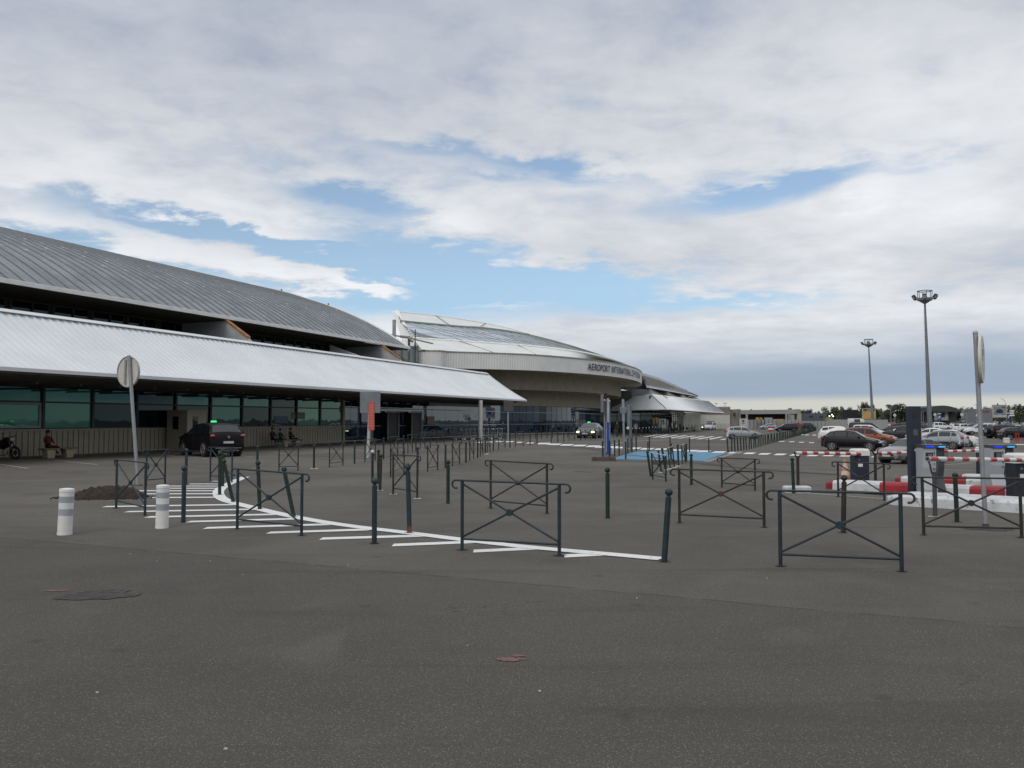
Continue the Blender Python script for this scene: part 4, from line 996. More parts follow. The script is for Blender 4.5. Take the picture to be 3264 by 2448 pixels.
p = at(3142, 1682); root = empty('round_road_sign', 'round white road sign seen nearly edge-on on a tall grey pole, right side', 'road sign', p, 0)
q = aty(3109, 1062, p.y)-p
m = MB(); m.cyl((0, 0, -.02), q, .038, n=18, mat=GALV); m.sphere(q, .043, 14, 8, GALV); m.cyl(Vector((0, 0, 0)), Vector((0, 0, .07)), .062, .045, 16, pm('dirt_rust', (.07, .05, .04), .9)); m.build('pole', root)
sf_ = (Vector((0, 0, 0))-Vector((p.x, p.y, 0))).normalized(); sperp = Vector((-sf_.y, sf_.x, 0)); sperp = sperp if sperp.x > 0 else -sperp
cdir = (sperp*.995+sf_*.075).normalized(); up = Vector((0, 0, 1)); side = up.cross(cdir).normalized()
cc_ = aty(3127, 1145, p.y)-p
tilt = q.normalized()
m = MB(); disc(m, cc_, .41, cdir, SIGNB, .03); m.build('disc', root)
m = MB(); disc(m, cc_+cdir*.02, .405, cdir, SIGNW, .012); m.build('sign_face', root)
m = MB(); F = lambda a, b: cc_+cdir*.029+side*a+up*b
rr_ = [(math.cos(t), math.sin(t)) for t in [2*math.pi*k/48 for k in range(49)]]
for k in range(48): m.quad(F(rr_[k][0]*.40, rr_[k][1]*.40), F(rr_[k][0]*.34, rr_[k][1]*.34), F(rr_[k+1][0]*.34, rr_[k+1][1]*.34), F(rr_[k+1][0]*.40, rr_[k+1][1]*.40), SIGNW)
m.quad(F(-.03, -.26), F(.03, -.26), F(.03, .02), F(-.03, .02), SRED); m.quad(F(-.05, .06), F(.04, .06), F(.04, .17), F(-.05, .17), BLACK)
m.quad(F(.09, .04), F(.14, .04), F(.12, .28), F(.08, .28), SRED); m.quad(F(-.10, -.02), F(.12, -.02), F(.12, .05), F(-.10, .05), pm('sticker', (.35, .42, .42), .5)); m.build('sign_symbol', root)
m = MB()
for z_ in (.30, -.30): m.box(cc_-cdir*.04+up*z_, (.10, .03, .04), GALV, math.atan2(cdir.y, cdir.x))
m.build('bracket', root)
m = MB(); blobp_ = None
def groundpatch(name, u, v, a, b, mat, label, seed=1):
    mk = MB(); c = at(u, v); rnd = random.Random(seed); pts = []
    for i in range(30):
        t = 2*math.pi*i/30; r = 1+rnd.uniform(-.25, .25); pts.append(gp((c.x+math.cos(t)*a*r, c.y+math.sin(t)*b*r), .006))
    mk.poly(pts+[gp(c, .006)], [(i, (i+1) % 30, 30) for i in range(30)], mat); tag(mk.build(name), label, 'patch', kind='structure')
groundpatch('patch', 3150, 1685, .36, .30, pm('tar_patch', (.040, .037, .036), .85), 'dark tar patch round the pole foot', 4)

p = at(1172, 1462); root = empty('notice_sign', 'slim grey pole with a square plate back and narrow red notice, left centre', 'road sign', p, 0)
q = aty(1181, 1262, p.y)-p; m = MB(); m.cyl((0, 0, -.02), q, .075, n=14, mat=pm('pole_pale', (.42, .44, .45), .5, var=.06)); m.build('pole', root)
m = MB(); cc_ = aty(1180, 1282, p.y-.06)-p; m.bbox(cc_, (.96, .03, 1.0), .012, pm('plate_grey', (.17, .19, .21), .5)); m.build('plate', root)
m = MB(); cc_ = aty(1184, 1326, p.y-.1)-p; m.box(cc_, (.28, .02, 1.32), pm('notice_red', (.55, .10, .07), .5)); o = m.build('notice', root)
m = MB()
for k in range(9): m.box(cc_+Vector((0, -.015, .5-k*.12)), (.18-(k % 3)*.03, .006, .035), pm('notice_text', (.62, .25, .2), .5))
m.build('notice_lines', o)
p = at(1619.5, 1403); root = empty('notice_sign', 'thin grey pole with a dark square plate beside the standing woman', 'road sign', p, 0)
m = MB(); m.cyl((0, 0, 0), (0, 0, 3.55), .07, n=10, mat=GALV); m.build('pole', root)
m = MB(); m.bbox((.05, -.1, 3.1), (.90, .08, .92), .02, pm('plate_dark', (.06, .055, .055), .6)); m.build('plate', root)
p = at(1989.5, 1449); root = empty('notice_sign', 'grey pole with a square plate back beside the blue totem', 'road sign', p, 0)
q = aty(1986, 1272, p.y)-p; m = MB(); m.cyl((0, 0, 0), q, .055, n=12, mat=GALV); m.build('pole', root)
m = MB(); cc_ = aty(1986.5, 1307, p.y-.08)-p; m.bbox(cc_, (.34, .04, .32), .01, pm('plate_grey', (.17, .19, .21), .5)); m.build('plate', root)
m = MB(); m.cyl(q*.60, q*.985, .075, n=10, mat=GALV); m.build('sleeve', root)
p = at(2010, 1440); root = empty('signal_post', 'thick square grey post with an upper panel by the blue space', 'post', p, 0)
m = MB(); m.box((0, 0, 1.35), (.13, .13, 2.7), pm('post_grey', (.12, .135, .15), .5)); m.build('post', root); m = MB(); m.bbox((-.10, -.02, 2.05), (.16, .2, 1.25), .02, pm('post_panel', (.17, .19, .21), .4)); m.build('panel', root)
m = MB(); m.sphere((-.16, -.12, 1.35), .09, 10, 8, SIGNW); m.build('lamp', root)

# blue totem of two tubes
p = at(1936, 1455); root = empty('parking_totem', 'tall narrow blue totem held by two grey tubes with rounded tops', 'totem', p, 0)
sc_ = p.y/FPX
for du, vt in ((-7, 1270), (7.5, 1272)):
    m = MB(); x0 = du*sc_; hz = top_z(p, vt)-p.z; m.cyl((x0, 0, 0), (x0-.02, 0, hz-.1), .056, n=14, mat=pm('tube_grey', (.19, .21, .225), .4, metal=.2)); m.sphere((x0-.02, 0, hz-.1), .062, 12, 8, SIGNW); m.build('tube', root)
m = MB(); m.prism([(-.11, -.05, .1), (.16, -.05, .1), (.13, -.05, 1.55), (.05, -.05, 1.8), (-.02, -.05, 1.8), (-.11, -.05, 1.55)], (0, .3, 0), pm('totem_blue', (.010, .060, .32), .4)); m.build('blue_panel', root)
m = MB(); m.box((-.25, .02, 2.65), (.10, .5, .9), pm('panel_grey', (.16, .18, .19), .5)); m.box((.03, .0, 2.3), (.10, .4, 1.2), pm('panel_pale', (.38, .40, .42), .5)); m.build('upper_panel', root)
m = MB(); m.box((-.05, -.07, .95), (.025, .02, 1.5), pm('panel_pale', (.38, .40, .42), .5)); m.build('pale_strip', root)
WOODD = pm('sleeper_brown', (.085, .065, .06), .85, var=.3, vs=8)
for u, v, w, lb in ((1925, 1470, 1.05, 'brown sleeper beam lying in front of the blue totem'), (2120, 1481, .95, 'brown sleeper beam lying behind the crooked barrier')):
    c = at(u, v); m = MB(); m.bbox((c.x, c.y+.12, c.z+.09), (w, .30, .19), .02, WOODD)
    for s in (-.4, .4): m.cyl((c.x+w*s, c.y+.12, c.z+.17), (c.x+w*s, c.y+.12, c.z+.2), .03, n=8, mat=DARKM)
    tag(m.build('wheel_stop'), lb, 'sleeper', 'brown sleeper beams')
c = at(1954.5, 1453.5); root = empty('marker_drum', 'small white and yellow plastic drum beside the blue totem', 'drum', c, 0)
m = MB(); m.cyl((0, 0, 0), (0, 0, .12), .11, n=12, mat=pm('drum_yellow', (.45, .36, .10), .6)); m.cyl((0, 0, .12), (0, 0, .34), .10, .07, 12, PLW); m.build('body', root); m = MB(); m.cyl((0, 0, .34), (0, 0, .40), .05, .04, 10, PLW); m.build('cap', root)

# high masts
def mast(u, vb, vt, Y, label, ld, ladder):
    z0 = -.45; x0 = (u-W0/2)/FPX*Y/CP; p = Vector((aty(u, vb, Y).x, Y, z0)); q = aty(u-ld, vt, Y)
    root = empty('floodlight_mast', label, 'light mast', p, 0, 'floodlight masts'); h = q.z-z0; dx = q.x-p.x
    MT = pm('mast_steel', (.17, .19, .205), .5, metal=.2, var=.08, vs=1)
    m = MB(); m.cyl((0, 0, 0), (dx, 0, h), .46, .17, 16, MT); m.build('pole', root)
    m = MB(); ring = [(dx+1.25*math.cos(t), 1.25*math.sin(t), h+2.3) for t in [2*math.pi*k/20 for k in range(21)]]; m.tube(ring, .09, 6, MT)
    for k in range(6): t = 2*math.pi*k/6+.3; m.cyl((dx+1.25*math.cos(t), 1.25*math.sin(t), h+.9), (dx+1.35*math.cos(t), 1.35*math.sin(t), h+2.35), .07, n=5, mat=MT)
    m.build('guard_ring', root)
    m = MB(); m.cyl((dx, 0, h-.1), (dx, 0, h+.5), .30, 1.2, 14, MT); m.cyl((dx, 0, h+.5), (dx, 0, h+.95), 1.35, n=14, mat=MT); m.build('platform', root)
    for k in range(6):
        t = 2*math.pi*k/6+.05; c, s = math.cos(t), math.sin(t); M = Matrix.Rotation(t, 3, 'Z')@Matrix.Rotation(R(35), 3, 'Y')
        m = MB(); m.cyl((dx+1.2*c, 1.2*s, h+.9), (dx+1.75*c, 1.75*s, h+1.1), .06, n=5, mat=MT); m.box((dx+2.1*c, 2.1*s, h+1.15), (.35, .75, .75), DARKM, rot=M); m.box((dx+2.1*c+.1*c, 2.1*s+.1*s, h+.98), (.1, .6, .6), pm('lamp_glass', (.45, .45, .43), .2), rot=M); m.build('floodlight', root)
    if ladder:
        m = MB()
        for k in range(48): z_ = 2+k*(h-3)/48; m.box((dx*z_/h-.46-(.17-.46)*z_/h-.08, 0, z_), (.26, .05, .05), MT)
        m.build('climbing_rungs', root)
mast(2965, 1378, 966, 163, 'tallest floodlight mast with a ring cage top rising behind the navy ticket totem', 17, True)
mast(2783, 1363, 1106, 262, 'smaller distant floodlight mast in front of the yellow billboard', 14, True)

# ================================================================== CAR PARK ENTRY
NAVY = pm('totem_navy', (.020, .027, .043), .5, var=.12, vs=4); WHM = pm('machine_white', (.42, .44, .47), .4, var=.05, vs=4); DKS = pm('machine_dark', (.055, .06, .066), .45, var=.1)
KW = pm('kerb_white', (.56, .57, .58), .8, var=.12, vs=3, wear=(.22, .21, .20), ws=5, wa=.44, bump=.3, bs=20); KR = pm('kerb_red', (.30, .022, .028), .7, var=.2, vs=4, wear=(.12, .06, .055), ws=6, wa=.42)
def island(path, w, h, bands, label):
    """kerb island: rounded-nose loft along a ground path; bands: list of (t0,t1,mat)"""
    pts = [Vector(p) for p in path]; a, b = pts[0], pts[-1]; L = (b-a).length; d = (b-a).normalized(); n = Vector((-d.y, d.x, 0))
    root = None
    for k, (t0, t1, mat) in enumerate(bands):
        rings = []; m = MB(); ns = max(2, int((t1-t0)*L/.12))
        for i in range(ns+1):
            t = t0+(t1-t0)*i/ns; s = t*L; c = a+d*s
            e = min(1, s/(w*.5)) if s < w*.5 else 1.0; e = min(e, (L-s)/(w*.5) if L-s < w*.5 else 1.0)
            ww = w*.5*math.sqrt(max(0.02, 1-(1-e)**2)); hh = h*(.62+.38*min(1, e*1.4)); z = gz(c.x, c.y)
            rings.append([c+n*ww+Vector((0, 0, -.02)), c+n*ww*.97+Vector((0, 0, hh*.75)), c+n*ww*.80+Vector((0, 0, hh)), c-n*ww*.80+Vector((0, 0, hh)), c-n*ww*.97+Vector((0, 0, hh*.75)), c-n*ww+Vector((0, 0, -.02))])
        m.loft(rings, mat, False, True, True)
        if root is None: root = m.build('kerb_island'); tag(root, label, 'kerb', 'painted kerb islands')
        else: m.build('kerb_section', root)
    return root
def bnds(seq): return [(a, b, KR if c == 'r' else KW) for a, b, c in seq]
island([at(2634, 1556), at(3330, 1590)], .70, .23, bnds([(0, .055, 'r'), (.055, .29, 'w'), (.29, .49, 'r'), (.49, .70, 'w'), (.70, .85, 'r'), (.85, 1, 'w')]), 'red and white kerb island carrying the barrier cabinet behind the traffic cone')
island([at(2829, 1602), at(3420, 1637)], 1.15, .24, bnds([(0, .18, 'w'), (.18, .55, 'w'), (.55, 1, 'w')]), 'nearest kerb island, painted all white, at the right edge')
island([at(2854, 1540), at(3480, 1566)], .60, .21, bnds([(0, .045, 'r'), (.045, .22, 'w'), (.22, .40, 'r'), (.40, .68, 'w'), (.68, .84, 'r'), (.84, 1, 'w')]), 'third kerb island, red and white, under the payment machines')
island([at(3052, 1524), at(3480, 1538)], .6, .14, bnds([(0, .05, 'r'), (.05, .38, 'w'), (.38, .60, 'r'), (.60, 1, 'w')]), 'farthest kerb island behind the right payment machine')
c = at(2544, 1570); m = MB(); m.bbox((c.x, c.y+.1, c.z+.07), (.64, .34, .17), .03, KW); tag(m.build('concrete_block'), 'small white painted block at the foot of the forked boom rest', 'block')
def standat(u, v, z_add=0): p = at(u, v); return Vector((p.x, p.y, p.z+z_add))
# navy ticket totem
p = standat(2919, 1574); root = empty('ticket_totem', 'tall flat navy totem with a round white sticker beside the payment machine', 'totem', p, 0)
hz = top_z(p, 1295)-p.z; w = 37/FPX*p.y; m = MB(); lean = -3.5/FPX*p.y
m.loft([[Vector((sx*w/2+lean*t, sy*.09, hz*t)) for sx, sy in ((-1, -1), (1, -1), (1, 1), (-1, 1))] for t in (0, 1)], NAVY, False, True, True); m.build('body', root)
m = MB(); m.cyl((lean*.49, -.105, hz*.498), (lean*.49, -.088, hz*.498), .042, n=20, mat=SIGNW); o = m.build('sticker', root)
m = MB(); put_text(m, 'K', .05, (lean*.49, -.107, hz*.49), (1, 0, 0), (0, 0, 1), LETM); m.build('sticker_mark', o)
m = MB(); m.box((lean*.75, -.095, hz*.70), (.11, .012, .15), pm('totem_plate', (.09, .10, .10), .5)); m.build('reader_plate', root)
m = MB(); m.box((lean*.9, -.093, hz*.90), (.12, .01, .14), DARKM); m.box((lean*.3, -.093, hz*.30), (.10, .01, .09), DARKM); m.build('recess', root)
def machine(u0, u1, v, vt, label, rz):
    p = standat((u0+u1)/2, v); hz = top_z(p, vt)-p.z; w = (u1-u0)/FPX*p.y
    root = empty('payment_machine', label, 'payment machine', p, 0, 'car park payment machines')
    wf = w*.56; m = MB()
    prof_ = [(0, -.22, 0), (0, -.22, hz*.12), (0, -.10, hz*.35), (0, -.16, hz*.55), (0, -.18, hz*.93)]
    L_ = [[Vector((x, y, z)) for x in (-w/2, -w/2+wf)] for _, y, z in prof_]
    m.loft([[a, b, Vector((b.x, .2, b.z)), Vector((a.x, .2, a.z))] for a, b in L_], WHM, False, True, True); m.build('front_panel', root)
    m = MB(); m.loft([[Vector((-w/2+wf+.004, y+.02, z)), Vector((w/2, y+.10, z)), Vector((w/2, .30, z)), Vector((-w/2+wf+.004, .30, z))] for _, y, z in prof_], DKS, False, True, True); m.build('side_housing', root)
    m = MB(); m.bbox((0, .03, hz*.965), (w*1.02, .52, hz*.065), .01, DKS); o = m.build('cap', root)
    for x0, x1, c in ((-w*.42, -w*.08, (.01, .05, 1.0)), (w*.12, w*.40, (.06, .45, 1.0))):
        m = MB(); m.box(((x0+x1)/2, -.236, hz*.955), (x1-x0, .01, hz*.022), pm('led%d' % int(c[1]*100), c, .3, emis=c, es=.8)); m.build('light_strip', o)
    m = MB(); m.box((-w*.24, -.185, hz*.77), (w*.30, .02, hz*.14), DARKM); o = m.build('screen', root); m = MB(); m.box((-w*.215, -.198, hz*.765), (w*.17, .01, hz*.10), pm('screen_grey', (.14, .15, .15), .2)); m.build('screen_glass', o)
    m = MB(); m.box((-w*.03, -.18, hz*.83), (w*.03, .02, hz*.05), DARKM); m.cyl((-w*.03, -.20, hz*.62), (-w*.03, -.16, hz*.62), w*.02, n=8, mat=DARKM); m.box((-w*.03, -.175, hz*.52), (w*.08, .02, hz*.015), DARKM); m.build('slots', root)
machine(2934, 3008, 1578, 1416, 'left payment machine with blue light strips beside the navy totem', 0)
machine(3150, 3228, 1562, 1417, 'right payment machine with blue light strips behind the tall sign pole', 0)
def cabinet(u0, u1, v, vt, vlid, label):
    p = standat((u0+u1)/2, v); hz = top_z(p, vt)-p.z; hl = top_z(p, vlid)-p.z; w = (u1-u0)/FPX*p.y
    root = empty('barrier_cabinet', label, 'barrier cabinet', p, 0, 'boom barrier cabinets')
    m = MB(); m.bbox((0, 0, hl/2), (w*.96, .36, hl), .02, NAVY); m.build('body', root)
    m = MB(); m.loft([[Vector((sx*w/2*k, sy*.20*k, z)) for sx, sy in ((-1, -1), (1, -1), (1, 1), (-1, 1))] for z, k in ((hl+.002, 1), (hz-.05, 1), (hz, .8))], PLW, False, True, True); m.build('lid', root)
    m = MB(); m.box((-w*.12, -.187, hl*.66), (w*.30, .008, hl*.11), SIGNW); m.cyl((-w*.2, -.19, hl*.86), (-w*.2, -.18, hl*.86), w*.05, n=12, mat=pm('logo_grey', (.18, .19, .2), .5)); m.build('label_plate', root)
    return root
cabinet(2717, 2765, 1540, 1430, 1452, 'navy barrier cabinet with a white lid behind the thin brown barrier')
cabinet(3219, 3300, 1592, 1444, 1476, 'navy barrier cabinet cut by the right edge of the picture')
cabinet(3120, 3156, 1524, 1424, 1442, 'dark barrier cabinet half hidden by the tall sign pole')
BW = pm('boom_white', (.70, .71, .70), .4, var=.04); BRD = pm('boom_red', (.45, .035, .03), .4, var=.08)
def boom(ua, va, ub, vb, ya, yb, r, n, label, start=.5):
    a, b = aty(ua, va, ya), aty(ub, vb, yb); root = empty('boom_barrier_arm', label, 'boom arm', a, 0, 'red and white boom arms'); d = b-a
    m = MB(); m.cyl((0, 0, 0), d, r, n=16, mat=BW); m.build('arm', root)
    for k in range(n):
        t = (k+start)/n; m = MB(); dd_ = d.normalized(); c = d*t; l = d.length/n*.46; up = Vector((0, 0, 1)); s = up.cross(dd_).normalized()
        q = []; 
        m.cyl(c-dd_*l/2, c+dd_*l/2, r*1.025, n=16, mat=BRD, caps=False); m.build('red_band', root)
    m = MB(); m.cyl(-d.normalized()*.012, d.normalized()*.02, r*1.08, n=16, mat=GALV); m.cyl(-d.normalized()*.013, -d.normalized()*.010, r*.75, n=16, mat=BLACK); m.build('end_cap', root)
Yg1 = at(2740, 1540).y; Ya = at(2544, 1552).y; Yc_ = at(3138, 1524).y; Yb_ = at(2790, 1535).y
boom(2534, 1443.5, 2742, 1447, Ya, Yg1-.22, .046, 6, 'boom arm, left of two in line, resting in the fork over the white block', .75)
boom(2785, 1445, 3140, 1435, Yb_, Yc_-.22, .040, 12, 'boom arm behind the navy totem, reaching to the half hidden cabinet', .5)
boom(2957, 1462.5, 3270, 1466.5, at(2981, 1646).y, at(3260, 1592).y-.25, .044, 7, 'nearest boom arm with an open round end at the right edge', .30)
def fork(u, v, vt, label, mat, hs=.16):
    p = at(u, v); h = top_z(p, vt)-p.z; root = empty('boom_rest', label, 'boom rest', p, 0, 'forked boom rests')
    m = MB(); m.cyl((0, 0, 0), (0, 0, h-hs*.7), .040, n=14, mat=mat); m.build('post', root)
    m = MB()
    for s in (-1, 1):
        m.tube([(0, 0, h-hs), (s*.05, 0, h-hs*.75), (s*.075, 0, h-hs*.3), (s*.11, 0, h+.015)], .018, 6, mat)
    m.build('fork', root)
fork(2544, 1551, 1441, 'forked boom rest standing on the white block', G3); fork(2791, 1536, 1432, 'forked boom rest right of the navy and white cabinet', G3); fork(2981, 1646, 1468, 'nearest forked boom rest before the payment machine', DKS, .30)
# traffic cone
p = standat(2694, 1530); root = empty('traffic_cone', 'orange and white traffic cone behind the thin brown barrier', 'cone', p, 0)
h = top_z(p, 1463)-p.z; OR = pm('cone_orange', (.48, .20, .06), .5, var=.15, vs=9); PK = pm('cone_band', (.62, .47, .42), .5)
m = MB(); m.bbox((0, 0, .03), (.42, .42, .05), .03, DARKM); m.build('base', root)
m = MB(); rr_ = lambda t: .155*(1-t)+.03*t
for t0, t1, mt in ((.03, .24, OR), (.24, .44, PK), (.44, .55, OR), (.55, .80, PK), (.80, 1, OR)): m.cyl((0, 0, h*t0), (0, 0, h*t1), rr_(t0), rr_(t1), 18, mt, t1 == 1)
m.build('cone', root)
# mound of earth round the leaning pole foot
m = MB(); DIRT = pm('mound_dirt', (.026, .018, .012), .95, var=.4, vs=14, bump=1.0, bs=30); c0 = at(330, 1587); rnd = random.Random(3)
NXm, NYm = 60, 24; P_ = []
from mathutils import noise as mn
for j in range(NYm+1):
    for i in range(NXm+1):
        a, b = i/NXm*2-1, j/NYm*2-1; X, Y = a*1.02, b*.55; d = math.sqrt(a*a+b*b)
        hh = max(0, 1-d*d)*(.24+.16*(a+.2)+.09*mn.noise(Vector((X*3, Y*3, 1))))+.060*mn.noise(Vector((X*10, Y*10, 4)))+.025*mn.noise(Vector((X*26, Y*26, 9)))-.012
        P_.append((c0.x+X, c0.y+Y+X*.10, hh if d < 1 else -.03))
m.poly(P_, [(j*(NXm+1)+i, j*(NXm+1)+i+1, (j+1)*(NXm+1)+i+1, (j+1)*(NXm+1)+i) for j in range(NYm) for i in range(NXm)], DIRT, True)
for k in range(70):
    a = rnd.uniform(0, 6.28); q = rnd.uniform(.75, 1.25); s_ = rnd.uniform(.012, .035); m.sphere((c0.x+math.cos(a)*q*1.0, c0.y+math.sin(a)*q*.55, s_*.5), s_, 7, 5, DIRT, sz=.7)
tag(m.build('earth_mound'), 'low mound of dark brown earth between the two banded bollards', 'earth mound')
# ================================================================== CARS
TYRE = pm('tyre', (.016, .016, .017), .85); ALLOY = pm('alloy', (.38, .39, .40), .35, metal=.6); CGL = glassmat('car_glass', (.008, .012, .014), 1.65, .02); PLAST = pm('car_plastic', (.025, .025, .027), .6)
TAIL = pm('tail_red', (.35, .02, .02), .25, coat=.6); HEAD = pm('head_lamp', (.45, .47, .48), .15, coat=.8); HEADON = pm('head_on', (.9, .95, .7), .3, emis=(1, 1, .45), es=4.); PLATE = pm('plate', (.50, .50, .46), .5); CHROME = pm('chrome', (.55, .56, .57), .2, metal=.9)
def paint(name, c, metal=.0): return pm('car_'+name, c, .30, metal=metal, var=.03, vs=1.5, spec=.2, coat=.22)
def lerpk(keys, x):
    if x <= keys[0][0]: return keys[0][1]
    for (a, va), (b, vb) in zip(keys, keys[1:]):
        if x <= b: return va+(vb-va)*(x-a)/(b-a)
    return keys[-1][1]
CT = {   # L, W, top keys (x from nose), belt height keys, roof half-width fraction, wheel radius, wheel x, side windows, windscreen x, rear window x
 'hatch': dict(L=4.05, W=1.74, top=[(0, .50), (.06, .66), (.25, .78), (.9, .93), (1.05, .96), (1.78, 1.37), (2.3, 1.45), (3.0, 1.43), (3.45, 1.36), (3.85, 1.02), (3.98, .90), (4.05, .55)], belt=[(0, .95), (1.1, .93), (3.8, 1.02)], rw=.72, r=.31, wx=(.80, 3.30), sw=[(1.25, 2.22), (2.30, 3.12), (3.18, 3.56)], ws=(1.08, 1.76), rwin=(3.47, 3.83)),
 'suv': dict(L=4.5, W=1.84, top=[(0, .60), (.06, .80), (.25, .95), (1.0, 1.08), (1.15, 1.12), (1.85, 1.58), (2.4, 1.67), (3.4, 1.65), (4.0, 1.58), (4.3, 1.18), (4.44, 1.0), (4.5, .6)], belt=[(0, 1.08), (1.1, 1.06), (4.3, 1.14)], rw=.74, r=.36, wx=(.88, 3.62), sw=[(1.35, 2.35), (2.43, 3.35), (3.42, 4.02)], ws=(1.18, 1.84), rwin=(4.02, 4.28)),
 'sedan': dict(L=4.5, W=1.74, top=[(0, .48), (.06, .64), (.3, .76), (1.1, .90), (1.25, .93), (2.0, 1.34), (2.5, 1.42), (3.1, 1.40), (3.5, 1.30), (4.05, 1.02), (4.42, .99), (4.5, .55)], belt=[(0, .93), (1.2, .90), (4.2, .98)], rw=.70, r=.31, wx=(.85, 3.50), sw=[(1.42, 2.42), (2.50, 3.25), (3.30, 3.72)], ws=(1.28, 1.98), rwin=(3.48, 4.0)),
 'mpv': dict(L=4.3, W=1.80, top=[(0, .55), (.06, .75), (.25, .88), (.85, 1.06), (.98, 1.10), (1.75, 1.62), (2.2, 1.74), (3.6, 1.76), (4.05, 1.72), (4.22, 1.10), (4.3, .6)], belt=[(0, 1.04), (1.1, 1.02), (4.2, 1.08)], rw=.80, r=.32, wx=(.84, 3.55), sw=[(1.2, 2.1), (2.2, 3.1), (3.2, 3.95)], ws=(1.02, 1.74), rwin=(4.06, 4.2)),
 'van': dict(L=4.9, W=1.9, top=[(0, .60), (.06, .82), (.25, .96), (.85, 1.16), (.95, 1.20), (1.7, 1.80), (2.1, 1.92), (4.6, 1.94), (4.85, 1.86), (4.9, .6)], belt=[(0, 1.12), (1.1, 1.10), (4.8, 1.14)], rw=.86, r=.33, wx=(.92, 3.95), sw=[(1.15, 2.05)], ws=(.98, 1.69), rwin=None),
 'bus': dict(L=5.1, W=1.95, top=[(0, .60), (.06, .82), (.25, .98), (.85, 1.18), (.95, 1.22), (1.7, 1.84), (2.1, 1.96), (4.7, 1.97), (5.0, 1.88), (5.1, .6)], belt=[(0, 1.12), (1.1, 1.10), (4.8, 1.14)], rw=.86, r=.34, wx=(.95, 4.1), sw=[(1.15, 2.05), (2.15, 3.4), (3.5, 4.8)], ws=(.98, 1.69), rwin=None),
 'camper': dict(L=5.4, W=2.0, top=[(0, .60), (.06, .85), (.25, 1.0), (.8, 1.2), (.9, 1.25), (1.45, 1.95), (1.9, 2.55), (2.4, 2.72), (5.2, 2.74), (5.38, 2.6), (5.4, .6)], belt=[(0, 1.3), (1.1, 1.3), (5, 1.4)], rw=.86, r=.34, wx=(.95, 4.3), sw=[(1.15, 1.7), (2.6, 3.9)], ws=(.92, 1.44), rwin=None),
}
def car_surface(T_):
    L, W = T_['L'], T_['W']
    def prm(x):
        zt = lerpk(T_['top'], x); zb = min(lerpk(T_['belt'], x), zt-.015); e = min(x/.55, 1) if x < .55 else min((L-x)/.35, 1)
        w = W/2*(.80+.20*math.sqrt(max(0, 1-(1-max(0, e))**2)))
        gh = max(0, zt-zb); hmax = max(v for _, v in T_['top'])-zb; f = min(1, gh/max(hmax, .01))
        wr = w*(1-(1-T_['rw'])*f); return zt, zb, w, wr
    return prm
